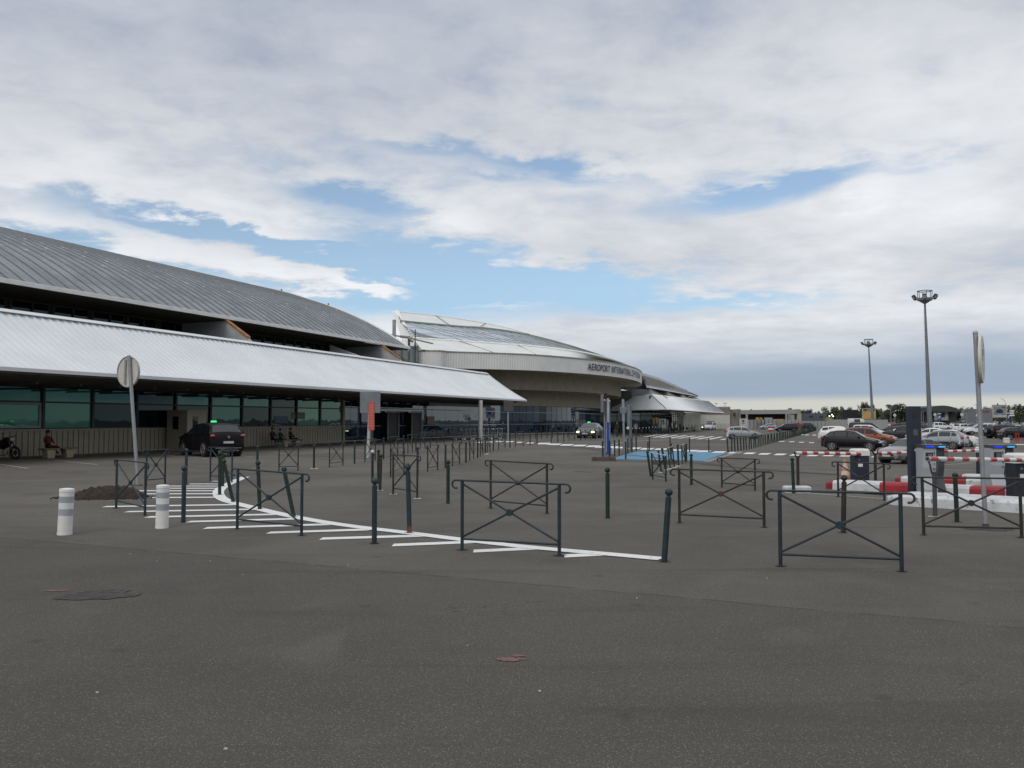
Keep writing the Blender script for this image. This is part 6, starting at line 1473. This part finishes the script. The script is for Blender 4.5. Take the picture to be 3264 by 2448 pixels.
# stacked red chairs, crouching person with a box at the right
c = at(3253, 1411); root = empty('folding_stand', 'red folding stand in front of the black hatchback at the right edge', 'stand', c, 0); RM = pm('red_metal', (.36, .03, .03), .5)
for x in (-.55, -.40, -.20, .35, .6): m = MB(); m.cyl((x, 0, 0), (x+.05, 0, 1.0 if x < 0 else .5), .035, n=6, mat=RM); m.build('leg', root)
m = MB(); m.cyl((-.2, 0, .48), (.9, 0, .48), .035, n=6, mat=RM); m.cyl((-.55, 0, .9), (-.18, 0, .9), .035, n=6, mat=RM); m.cyl((-.55, 0, .3), (.9, 0, .3), .03, n=6, mat=RM); m.build('rail', root)
c = at(3208, 1411.5); m = MB(); m.bbox((c.x, c.y, c.z+.25), (.50, .4, .50), .03, SIGNW); m.box((c.x, c.y-.205, c.z+.36), (.3, .01, .04), GALV); tag(m.build('white_crate'), 'white box on the asphalt beside the crouching person', 'box')
pp = at(3189, 1410.5); person(pp, R(95), DK1, DK1, HB, 'person in black sitting low beside the white box at the right', 'sit', 1.35)

# ================================================================== FAR BACKGROUND
def leafmat(name, c):
    m, t, b = newmat(name); g = t.node('ShaderNodeNewGeometry').outputs['Position']; oi = t.node('ShaderNodeObjectInfo').outputs['Random']
    n = t.ss(t.noise(g, .8, 4, .6), .35, .65); k = tuple(x*.55 for x in c); k2 = tuple(x*1.35 for x in c); col = t.mix(n, k, k2); t.nt.links.new(col, b.inputs['Base Color']); b.inputs['Roughness'].default_value = .8; return m
LF1 = leafmat('leaf_dark', (.045, .065, .035)); LF2 = leafmat('leaf_mid', (.085, .11, .055)); LF3 = leafmat('leaf_grey', (.13, .15, .095)); LF4 = leafmat('leaf_red', (.060, .040, .026)); BARK = pm('bark', (.05, .04, .03), .9)
def crown(mat, seed, style='round', n=1500):
    rnd = random.Random(seed); m = MB(); cl = []
    for k in range(16):
        a = rnd.uniform(0, 6.283); r = rnd.uniform(.15, .72); z = rnd.uniform(-.55, .72)
        if style == 'ragged': r *= rnd.uniform(.5, 1.3)
        cl.append((r*math.cos(a)*math.sqrt(max(.1, 1-z*z*.8)), r*math.sin(a)*math.sqrt(max(.1, 1-z*z*.8)), z, rnd.uniform(.20, .40)))
    cl.append((0, 0, 0, .6))
    for k in range(n):
        c = rnd.choice(cl); d = Vector((rnd.gauss(0, 1), rnd.gauss(0, 1), rnd.gauss(0, 1))).normalized()*c[3]*(rnd.random()**.35)
        p = Vector(c[:3])+d; s = rnd.uniform(.035, .085); u_ = Vector((rnd.gauss(0, 1), rnd.gauss(0, 1), rnd.gauss(0, 1))).normalized(); v_ = u_.orthogonal().normalized()
        m.quad(p-u_*s-v_*s*.5, p+u_*s-v_*s*.6, p+u_*s*.8+v_*s*.6, p-u_*s*.9+v_*s*.5, mat)
    return m.mesh('crown')
CR = {('d', 0): crown(LF1, 1), ('d', 1): crown(LF1, 2), ('m', 0): crown(LF2, 3, 'ragged', 1000), ('m', 1): crown(LF2, 4), ('g', 0): crown(LF3, 5, 'ragged', 800), ('g', 1): crown(LF3, 6, 'ragged', 1000), ('r', 0): crown(LF4, 7, 'ragged', 700)}
tm = MB(); tm.cyl((0, 0, 0), (.02, 0, .6), .06, .035, 7, BARK)
for k in range(5): a = k*1.26; tm.cyl((.01, 0, .45+.03*k), (.22*math.cos(a), .22*math.sin(a), .85), .022, .008, 5, BARK)
tmesh = tm.mesh('trunk')
def tree(u, vt, wpx, Y, kd, label, low_=.25):
    p = aty(u, 1345, Y); p.z = -.45; top = aty(u, vt, Y).z; h = top-p.z; w = wpx/FPX*Y
    root = empty('tree', label, 'tree', p, random.uniform(0, 6), 'trees behind the car park')
    o = bpy.data.objects.new('trunk', tmesh); COL.objects.link(o); o.parent = root; o.scale = (h, h, h*.95)
    o = bpy.data.objects.new('crown', CR[kd]); COL.objects.link(o); o.parent = root; o.location = (0, 0, h*(1+low_)/2); o.scale = (w/2/.85, w/2/.85, h*(1-low_)/2/.93)
    return root
TR = [(2520, 1301, 26, 420, ('m', 1), 'round green tree top behind the hangar roof'), (2562, 1300, 44, 400, ('d', 1), 'dark green tree behind the right end of the hangar'), (2584, 1304, 18, 400, ('m', 0), 'small spindly tree between the hangar and the dark box building'), (2632, 1295, 44, 380, ('g', 0), 'airy pale tree over the right end of the dark box building'),
 (2612, 1311, 22, 380, ('m', 0), 'low bush behind the dark box building'), (2663, 1297, 40, 380, ('m', 1), 'broad green tree left of the blank dark billboard'), (2683, 1294, 30, 390, ('g', 1), 'pale tree touching the blank dark billboard'), (2652, 1318, 34, 380, ('m', 1), 'low dark bush left of the blank billboard'), (2711, 1296, 34, 400, ('g', 0), 'pale tree peeking over the blank dark billboard'),
 (2754, 1279, 34, 360, ('r', 0), 'spiky reddish tree left of the yellow billboard'), (2738, 1305, 24, 360, ('m', 1), 'low tree between the two billboards'), (2777, 1287, 36, 380, ('d', 0), 'dark tree behind the yellow billboard'), (2797, 1297, 26, 380, ('d', 1), 'dark tree at the right of the yellow billboard'), (2813, 1301, 26, 370, ('g', 1), 'greyish tree left of the big dark one'),
 (2858, 1285, 76, 360, ('d', 0), 'biggest round dark tree left of the navy totem'), (2830, 1300, 34, 365, ('d', 1), 'dark tree on the left flank of the biggest one'), (2885, 1301, 40, 365, ('d', 1), 'dark tree on the right flank of the biggest one'), (2944, 1299, 36, 370, ('d', 0), 'dark tree just right of the navy totem'), (2958, 1303, 26, 380, ('m', 1), 'tree left of the tallest mast'),
 (3044, 1294, 36, 400, ('d', 1), 'dark tree on the right end of the arched hall'), (3060, 1300, 30, 390, ('m', 0), 'green tree right of the arched hall'), (3087, 1297, 26, 400, ('g', 0), 'airy tree, second right of the arched hall'), (3103, 1297, 24, 400, ('g', 1), 'airy tree left of the tall sign pole'), (3075, 1306, 60, 380, ('d', 0), 'wide dark tree below the airy ones'), (3110, 1306, 44, 380, ('d', 1), 'dark tree left of the grey box hall'),
 (3145, 1296, 24, 420, ('m', 0), 'green tree behind the grey box hall'), (3158, 1298, 20, 420, ('g', 0), 'small tree behind the right end of the grey box hall'), (3222, 1291, 30, 380, ('g', 1), 'pale tree right of the big picture billboard'), (3214, 1302, 26, 380, ('d', 1), 'dark tree behind the blue parking sign'), (3246, 1288, 40, 380, ('m', 1), 'broad tree near the right edge'), (3270, 1292, 36, 370, ('d', 0), 'dark tree at the right edge'), (3250, 1312, 50, 350, ('m', 1), 'low wide tree near the right edge'), (3060, 1316, 60, 350, ('m', 1), 'low bushes before the wide dark tree'),
 (2925, 1306, 40, 400, ('d', 0), 'dark tree behind the navy totem'), (3010, 1302, 40, 420, ('d', 1), 'dark tree behind the arched hall')]
for u, vt, w, Y, kd, lb in TR: tree(u, vt, w, Y, kd, lb)
m = MB(); rnd = random.Random(5)
for k in range(2600):                                    # continuous hedge and far wood line
    u = rnd.uniform(2380, 3420); Y = rnd.uniform(430, 460); vv = 1340-abs(rnd.gauss(0, 1))*9-3*math.sin(u*.05); vv = max(vv, 1308+6*math.sin(u*.11)); p = aty(u, vv, Y); s = rnd.uniform(.5, 1.1); u_ = Vector((rnd.gauss(0, 1), rnd.gauss(0, .4), rnd.gauss(0, 1))).normalized(); v_ = u_.cross(Vector((0, 1, .2))).normalized()
    m.quad(p-u_*s-v_*s, p+u_*s-v_*s, p+u_*s+v_*s, p-u_*s+v_*s, LF1 if k % 3 else LF2)
for k in range(5200):
    a = rnd.uniform(R(60), R(300)); r_ = rnd.uniform(150, 165); hmax = 7+4*math.sin(a*9)+2.5*math.sin(a*23); z = rnd.uniform(0, hmax); p = Vector((math.sin(a)*r_, math.cos(a)*r_, z)); s = rnd.uniform(.6, 1.3)
    if -80 < p.x < 40 and p.y > 60: continue
    u_ = Vector((rnd.gauss(0, 1), rnd.gauss(0, 1), rnd.gauss(0, 1))).normalized(); v_ = u_.orthogonal().normalized(); m.quad(p-u_*s-v_*s, p+u_*s-v_*s, p+u_*s+v_*s, p-u_*s+v_*s, LF1 if k % 3 else LF2)
tag(m.build('far_wood'), 'far line of dark trees closing the horizon', 'wood', kind='stuff')

def boxb(mb, u0, u1, v0, Y, depth, mat, zb=-.5):
    a, b = aty(u0, v0, Y), aty(u1, v0, Y); mb.box(((a.x+b.x)/2, Y+depth/2, (a.z+zb)/2), (b.x-a.x, depth, a.z-zb), mat); return a.z
FB = pm('far_beige', (.22, .20, .17), .8, var=.12, vs=.5, wear=(.14, .125, .11), ws=.8, wa=.4); FG = pm('far_grey', (.30, .31, .30), .6, var=.05, vs=.3); FD = pm('far_dark', (.03, .03, .033), .8); FC = pm('far_cream', (.42, .39, .29), .7); FK = pm('far_slate', (.075, .085, .11), .6, var=.08, vs=.4); FW = pm('far_white', (.46, .47, .46), .6)
root = empty('service_block', 'beige flat-roofed block with aerials just beyond the right canopy', 'building', aty(2320, 1345, 238))
m = MB(); boxb(m, 2262, 2328, 1297, 238, 14, FB); boxb(m, 2328.3, 2360, 1305, 239, 12, FB); rel(m, 'wall', root, root)
m = MB(); boxb(m, 2355, 2361, 1304, 238.6, 13, FB); rel(m, 'chimney', root, root)
for u, v0, v1 in ((2341, 1315, 1327), (2272, 1320, 1328)):
    a, b = aty(u-3.5, v0, 237.9), aty(u+3.5, v1, 237.9); m = MB(); m.box(((a.x+b.x)/2, 238, (a.z+b.z)/2), (b.x-a.x, .2, a.z-b.z), FD); rel(m, 'window', root, root)
m = MB()
for u in (2283, 2311):
    c = aty(u, 1297, 240); m.cyl((c.x, 240, c.z), (c.x, 240, c.z+1.0), .06, n=5, mat=FG); m.tube([(c.x-.45, 240, c.z+1.15), (c.x-.2, 240, c.z+.95), (c.x+.2, 240, c.z+.95), (c.x+.45, 240, c.z+1.15)], .09, 5, FG)
a, b = aty(2290, 1294, 238), aty(2325, 1296, 238); m.tube([a, b], .04, 4, FG); rel(m, 'aerial', root, root)
m = MB(); boxb(m, 2233, 2326, 1321, 222, 1, WHW, -.4); o = m.build('yard_wall'); tag(o, 'cream wall behind the white van under the canopy end', 'wall')
m = MB(); boxb(m, 2233, 2326, 1319.6, 221.9, 1.2, FB, aty(2233, 1321, 222).z); m.build('coping', o)
root = empty('hangar', 'long low hangar with a pale roof band over a dark open front', 'building', aty(2460, 1345, 262))
m = MB(); a, b = aty(2362, 1307, 262), aty(2540, 1303, 250); z0 = aty(2362, 1320, 262).z
m.prism([(a.x, a.y, z0), (b.x, b.y, z0), (b.x, b.y, a.z), (a.x, a.y, a.z)], (2, 18, 0), FG); rel(m, 'roof_band', root, root)
m = MB(); m.prism([(a.x, a.y+6, -.4), (b.x, b.y+6, -.4), (b.x, b.y+6, z0), (a.x, a.y+6, z0)], (0, .4, 0), FD); m.prism([(b.x+.05, b.y, -.4), (b.x+1.4, b.y+.4, -.4), (b.x+1.4, b.y+.4, z0), (b.x+.05, b.y, z0)], (1, 8, 0), FC); rel(m, 'wall', root, root)
m = MB(); e0, e1_ = aty(2541, 1304, 249), aty(2553, 1306, 256); m.prism([(e0.x, e0.y, z0-.1), (e1_.x, e1_.y, z0-.1), (e1_.x, e1_.y, e0.z), (e0.x, e0.y, e0.z)], (2, 12, 0), FC); rel(m, 'end_band', root, root)
for u, w in ((2382, 2.5), (2508, 2), (2516, 1.6)):
    m = MB(); c = aty(u, 1340, 251); m.box((c.x, 251.5, (z0-.4)/2), (.22*w, .4, z0+.4), FG); rel(m, 'pillar', root, root)
m = MB(); boxb(m, 2520, 2532, 1322, 250, 3, FG); rel(m, 'booth', root, root)
root = empty('dark_box_building', 'low slate grey box building right of the hangar', 'building', aty(2594, 1345, 300))
m = MB(); boxb(m, 2553, 2635, 1317, 300, 15, FK); rel(m, 'wall', root, root)
for u in (2586, 2618): a, b = aty(u-5, 1325, 299.8), aty(u+5, 1330, 299.8); m = MB(); m.box(((a.x+b.x)/2, 299.9, (a.z+b.z)/2), (b.x-a.x, .2, a.z-b.z), FD); rel(m, 'window', root, root)
# site fence
fr_ = empty('site_fence', 'pale grey hoarding and mesh fence in front of the hangar', 'fence', aty(2470, 1345, 236))
m = MB()
for i, (u0, u1, v0, mt) in enumerate([(2378, 2405, 1338, FG), (2406, 2435, 1337, FG), (2437, 2462, 1331, FG), (2463, 2500, 1336, FG), (2501, 2551, 1338, FG), (2552, 2640, 1342, FG), (2641, 2830, 1337.5, FG)]):
    boxb(m, u0, u1, v0, 236+i*.3, .15, mt)
rel(m, 'hoarding', fr_, fr_)
m = MB()
for u in range(2378, 2640, 12): c = aty(u, 1345, 235.8); m.cyl((c.x, 235.8, -.45), (c.x, 235.8, 2.1), .06, n=5, mat=FK)
rel(m, 'fence_posts', fr_, fr_)
m = MB(); boxb(m, 2357, 2383, 1334, 225, .2, FW); o = m.build('site_board'); tag(o, 'white board with a small dark round emblem before the hangar', 'sign board')
m = MB(); c = aty(2369, 1341, 224.8); m.cyl((c.x, 224.9, c.z), (c.x, 224.8, c.z), .30, n=16, mat=FD); m.sphere((c.x-.1, 224.8, c.z+.05), .12, 8, 6, FW, sy=.2); m.box((c.x, 224.85, c.z-.65), (.8, .05, .08), FD); m.build('emblem', o)
YEL = pm('site_yellow', (.48, .27, .05), .6, var=.1)
for i, (u0, u1, v0, v1, lb) in enumerate(((2410, 2421, 1331, 1339, 'left orange-yellow panel over the hoarding'), (2424, 2430, 1331, 1338, 'narrow orange-yellow panel over the hoarding'), (2478, 2494, 1337, 1345, 'orange-yellow skip behind the silver cars'))):
    a, b = aty(u0, v0, 234), aty(u1, v1, 234); m = MB(); m.bbox(((a.x+b.x)/2, 234.2, (a.z+b.z)/2), (b.x-a.x, .5, a.z-b.z), .05, YEL)
    for k in range(3): m.box((a.x+(b.x-a.x)*(k+.5)/3, 233.92, (a.z+b.z)/2), (.06, .06, (a.z-b.z)*.8), pm('site_rib', (.33, .18, .04), .6))
    m.cyl((a.x+.1, 234.2, -.45), (a.x+.1, 234.2, b.z), .05, n=5, mat=FK); m.cyl((b.x-.1, 234.2, -.45), (b.x-.1, 234.2, b.z), .05, n=5, mat=FK); tag(m.build('yellow_container'), lb, 'panel')
m = MB(); c = aty(2641, 1356, 300); rnd2 = random.Random(4); m.sphere((c.x, 300, -.6), 2.3, 14, 8, pm('heap_olive', (.16, .15, .05), .9, var=.3, vs=2), sz=1.55); tag(m.build('olive_heap'), 'olive mound left of the small white van', 'mound')
# red and white site barrier beside the silver car
c = at(2457, 1376); root = empty('water_barrier', 'red and white plastic barrier behind the silver hatchback', 'barrier', c, 0)
for k in range(3): m = MB(); m.bbox((0, 0, .18+k*.36), (1.1, .4, .30), .05, RM if k != 1 else SIGNW); m.build('block', root)
# billboards
def posts(m, u, Y, z1, dx=1.2):
    c = aty(u, 1345, Y)
    for s in (-dx, dx): m.cyl((c.x+s, Y+.2, -.5), (c.x+s, Y+.2, z1), .12, n=6, mat=FD)
root = empty('billboard', 'blank dark billboard left of the camper van', 'billboard', aty(2710, 1345, 300), 0, 'billboards'); m = MB(); a, b = aty(2685, 1306, 300), aty(2735, 1332, 300)
m.box(((a.x+b.x)/2, 300, (a.z+b.z)/2), (b.x-a.x, .3, a.z-b.z), pm('board_dark', (.012, .014, .020), .5)); rel(m, 'panel', root, root); m = MB(); posts(m, 2710, 300, b.z, 2); rel(m, 'post', root, root)
root = empty('billboard', 'yellow billboard with a navy header behind the smaller mast', 'billboard', aty(2770, 1345, 295), 0, 'billboards'); a, b = aty(2748, 1302, 295), aty(2791, 1336, 295); wx, hz_ = b.x-a.x, a.z-b.z; cx = (a.x+b.x)/2
m = MB(); m.box((cx, 295, (a.z+b.z)/2), (wx, .3, hz_), FC); rel(m, 'frame', root, root); m = MB(); m.box((cx, 294.83, b.z+hz_*.40), (wx*.86, .04, hz_*.70), pm('board_yellow', (.50, .28, .05), .5, var=.2, vs=.5)); o = rel(m, 'poster', root, root)
m = MB(); m.box((cx, 294.83, b.z+hz_*.86), (wx*.86, .04, hz_*.18), pm('board_navy', (.03, .045, .08), .5)); m.box((cx+wx*.05, 294.79, b.z+hz_*.86), (wx*.4, .02, hz_*.07), FW)
for k in range(3): m.box((cx-wx*.12, 294.79, b.z+hz_*(.52-.12*k)), (wx*.5, .02, hz_*.05), pm('board_pale', (.58, .45, .25), .5))
m.build('poster_print', o); m = MB(); posts(m, 2770, 295, b.z, 1.5); rel(m, 'post', root, root)
root = empty('billboard', 'picture billboard with a cream frame showing a dark car, on a dark post', 'billboard', aty(3185, 1345, 250), 0, 'billboards'); a, b = aty(3163, 1292, 250), aty(3209, 1331, 250); wx, hz_ = b.x-a.x, a.z-b.z; cx = (a.x+b.x)/2
m = MB(); m.box((cx, 250, (a.z+b.z)/2), (wx, .3, hz_), FC); m.box((cx, 250, a.z+.08), (wx*1.06, .5, .16), FC); m.box((cx-wx*.12, 250, a.z+.35), (.35, .2, .4), FD); rel(m, 'frame', root, root)
m = MB(); m.box((cx, 249.83, b.z+hz_*.55), (wx*.86, .04, hz_*.72), pm('board_picture', (.22, .25, .30), .4, var=.3, vs=.9)); o = rel(m, 'poster', root, root)
m = MB(); m.sphere((cx-.1, 249.80, b.z+hz_*.52), wx*.24, 14, 8, FD, sz=.62, sy=.02); m.box((cx-.1, 249.78, b.z+hz_*.44), (wx*.46, .03, hz_*.14), FD); m.box((cx, 249.80, b.z+hz_*.12), (wx*.86, .04, hz_*.14), FW); m.box((cx+wx*.26, 249.79, b.z+hz_*.86), (wx*.3, .03, hz_*.09), BLU); m.build('poster_print', o)
m = MB(); m.box((cx, 250.1, b.z/2-.2), (.55, .5, b.z+.5), FD); rel(m, 'post', root, root)
# arched hall, grey box hall
root = empty('arched_hall', 'hall with a dark arched roof and pale glazed front right of the tallest mast', 'building', aty(3010, 1345, 340)); m = MB()
arc = [aty(2968+ (3050-2968)*k/14, 1302-9.5*math.sin(math.pi*(k/14*.85+.12)), 340) for k in range(15)]
m.prism([(arc[0].x, 340, 5.2)]+[(p.x, 340, p.z) for p in arc]+[(arc[-1].x, 340, 5.2)], (0, 22, 0), pm('arch_dark', (.045, .055, .05), .6)); rel(m, 'roof', root, root)
m = MB(); boxb(m, 2970, 3048, 1304, 343, 16, FD); rel(m, 'wall', root, root)
m = MB(); a, b = aty(2980, 1305, 342), aty(3023, 1340, 342); m.box(((a.x+b.x)/2, 342.4, (a.z+b.z)/2), (b.x-a.x, .6, a.z-b.z), FG); o = rel(m, 'front', root, root); m = MB(); a, b = aty(2997, 1316, 341.9), aty(3012, 1330, 341.9); m.box(((a.x+b.x)/2, 342, (a.z+b.z)/2), (b.x-a.x, .1, a.z-b.z), FD)
for k in range(3): c = aty(2986+k*14, 1311, 341.9); m.box((c.x, 342.02, c.z), (1.4, .1, .8), FC)
m.build('window', o)
root = empty('grey_box_hall', 'windowless grey box hall with dark red lettering left of the picture billboard', 'building', aty(3148, 1345, 300)); m = MB(); boxb(m, 3130, 3163, 1303, 300, 14, pm('box_grey_wall', (.17, .18, .20), .7)); rel(m, 'wall', root, root)
m = MB(); c = aty(3144, 1314.5, 299.8); put_text(m, 'KORI', 1.0, c, (1, 0, 0), (0, 0, 1), SRED); rel(m, 'lettering', root, root)
# small signs and lamps at the far car park
def smallsign(u, vb, vt, Y, kind, label):
    c = aty(u, 1345, Y); c.z = -.45; root = empty('small_sign', label, 'sign', c, 0); z1 = aty(u, vt, Y).z+.45; m = MB(); m.cyl((0, 0, 0), (0, 0, z1), .05, n=6, mat=FG); m.build('pole', root); m = MB()
    if kind == 'round': m.cyl((0, -.05, z1-.4), (0, -.1, z1-.4), .42, n=18, mat=SIGNW); m.box((0, -.12, z1-.4), (.5, .02, .12), SRED, rot=Matrix.Rotation(R(45), 3, 'Y'))
    elif kind == 'tri': m.prism([(-.6, -.05, z1-1.0), (.6, -.05, z1-1.0), (0, -.05, z1)], (0, -.05, 0), SIGNW); m.box((0, -.12, z1-.6), (.08, .02, .4), SRED)
    elif kind == 'P':
        m.box((0, -.06, z1-.9), (.95, .1, 1.8), pm('sign_blue', (.02, .06, .22), .4)); m.box((0, -.065, z1+.1), (.95, .1, .2), SIGNW)
    elif kind == 'arrows':
        for k in range(3): m.box((0, -.06, z1-.3-k*.6), (1.3-.2*(k % 2), .08, .38), SIGNW)
    m.build('plate', root)
    if kind == 'P': m = MB(); put_text(m, 'P', 1.1, (0, -.12, z1-1.3), (1, 0, 0), (0, 0, 1), SIGNW); m.build('letter', root)
smallsign(2852, 1345, 1319, 250, 'round', 'small round sign with a red bar before the biggest dark tree'); smallsign(3117, 1345, 1314, 220, 'tri', 'triangular warning sign left of the tall sign pole'); smallsign(3215, 1345, 1318, 230, 'P', 'blue sign with a white P right of the picture billboard'); smallsign(2994, 1345, 1320, 230, 'P', 'blue totem with a white P before the arched hall'); smallsign(3226, 1345, 1306, 228, 'arrows', 'stack of white direction plates near the right edge'); smallsign(2980, 1345, 1317, 260, 'round', 'small round blue-white sign left of the arched hall'); smallsign(3066, 1345, 1317, 240, 'round', 'small round sign on a grey pillar right of the arched hall')
c = aty(3208, 1345, 300); c.z = -.45; root = empty('street_lamp', 'curved street lamp above the picture billboard', 'street lamp', c, 0); m = MB(); a = aty(3208, 1300, 300).z+.45; m.tube([(0, 0, 0), (0, 0, a), (-.1, 0, a+1.6), (-.6, 0, a+2.6), (-1.35, 0, a+3.1)], .07, 6, FG); m.build('pole', root); m = MB(); m.box((-1.6, 0, a+3.2), (.7, .25, .12), FG); m.build('lamp_head', root)
for i, (u, vt, lb) in enumerate(((2840, 1292, 'thin grey lamp pole left of the biggest dark tree'), (3072, 1297, 'thin lamp pole with a flat head right of the arched hall'), (3113, 1290, 'flat-headed lamp pole just left of the tall sign pole'), (2937, 1313, 'thin white flag pole right of the navy totem'), (2943, 1312, 'second thin white flag pole right of the navy totem'), (3081, 1312, 'grey lamp pole before the wide dark tree'))):
    c = aty(u, 1345, 290); c.z = -.45; z1 = aty(u, vt, 290).z+.45; root = empty('lamp_pole', lb, 'lamp pole', c, 0); m = MB(); m.cyl((0, 0, 0), (0, 0, z1), .07, n=6, mat=FG); m.build('pole', root)
    if i in (0, 1, 2, 5): m = MB(); m.box((0, 0, z1), (.9, .3, .12), FD); m.build('lamp_head', root)
    else: m = MB(); m.sphere((0, 0, z1), .10, 6, 5, FG); m.build('finial', root)
c = aty(3068, 1345, 238); m = MB(); m.bbox((c.x, 238, .9), (1.3, .8, 2.7), .05, FK); o = m.build('grey_pillar'); tag(o, 'dark grey pillar below the small round sign right of the arched hall', 'pillar')
m = MB(); m.box((c.x, 237.55, 1.6), (.9, .05, .5), FG); m.build('panel', o)
# lamps glowing through the trees left of the blank billboard
for i, (u, v) in enumerate(((2644, 1326), (2652, 1322), (2656, 1327))):
    c = aty(u, v, 296); root = empty('yard_lamp', ('left', 'upper', 'right')[i]+' of three lit white yard lamps under the trees', 'lamp', (c.x, c.y, -.45), 0, 'lit yard lamps'); m = MB(); m.sphere((0, 0, c.z+.45), .20, 12, 8, pm('lamp_lit', (1, 1, .95), .4, emis=(1, 1, .93), es=3.0)); m.build('globe', root); m = MB(); m.cyl((0, 0, 0), (0, 0, c.z+.2), .05, n=5, mat=FG); m.build('pole', root)
# second barrier line far right
island([at(2935, 1376), at(3075, 1371.5)], .5, .16, bnds([(0, .2, 'w'), (.2, .42, 'r'), (.42, .60, 'w'), (.60, .74, 'r'), (.74, 1, 'w')]), 'distant red and white kerb line beyond the parked cars')
# hedge planters at cafe end
m = MB(); rnd = random.Random(8); c = at(2212, 1375)
for k in range(260):
    p = c+Vector((rnd.gauss(0, .5), rnd.gauss(0, .5), abs(rnd.gauss(.6, .35)))); s = .09; u_ = Vector((rnd.gauss(0, 1), rnd.gauss(0, 1), rnd.gauss(0, 1))).normalized(); v_ = u_.orthogonal().normalized(); m.quad(p-u_*s-v_*s*.3, p+u_*s-v_*s*.3, p+u_*s+v_*s*.3, p-u_*s+v_*s*.3, LF2)
root = empty('terrace_shrub', 'small bushy shrub at the terrace end left of the pale blue car', 'shrub', c, 0); o = m.build('foliage', root); o.location = -c; m = MB(); m.cyl((0, 0, 0), (0, 0, .35), .25, .3, 10, FD); m.build('pot', root)
sc.render.film_transparent = False
# dirt stains round the feet of the nearest posts
st = MB(); SM = pm('foot_stain', (.070, .054, .042), .9, var=.4, vs=20); rnd = random.Random(31)
feet = [b[0] for b in near if b[1] > 1540]+[]
feet = [(b[0], b[1]) for b in near if b[1] > 1540]+[q for b in bars for q in (b[0], b[1]) if q[1] > 1560]+[(2544, 1551), (2981, 1646), (3142, 1682), (206, 1704), (516, 1683)]
for u, v in feet:
    c = at(u, v); a = rnd.uniform(.036, .058); pts = [gp((c.x+math.cos(t)*a*rnd.uniform(.8, 1.5)*(1.3), c.y+math.sin(t)*a*rnd.uniform(.8, 1.3)), .0135) for t in [2*math.pi*k/16 for k in range(16)]]
    st.poly(pts+[gp(c, .0135)], [(i, (i+1) % 16, 16) for i in range(16)], SM)
tag(st.build('foot_stains'), 'dark rust and dirt stains round post feet', 'stain', kind='structure')
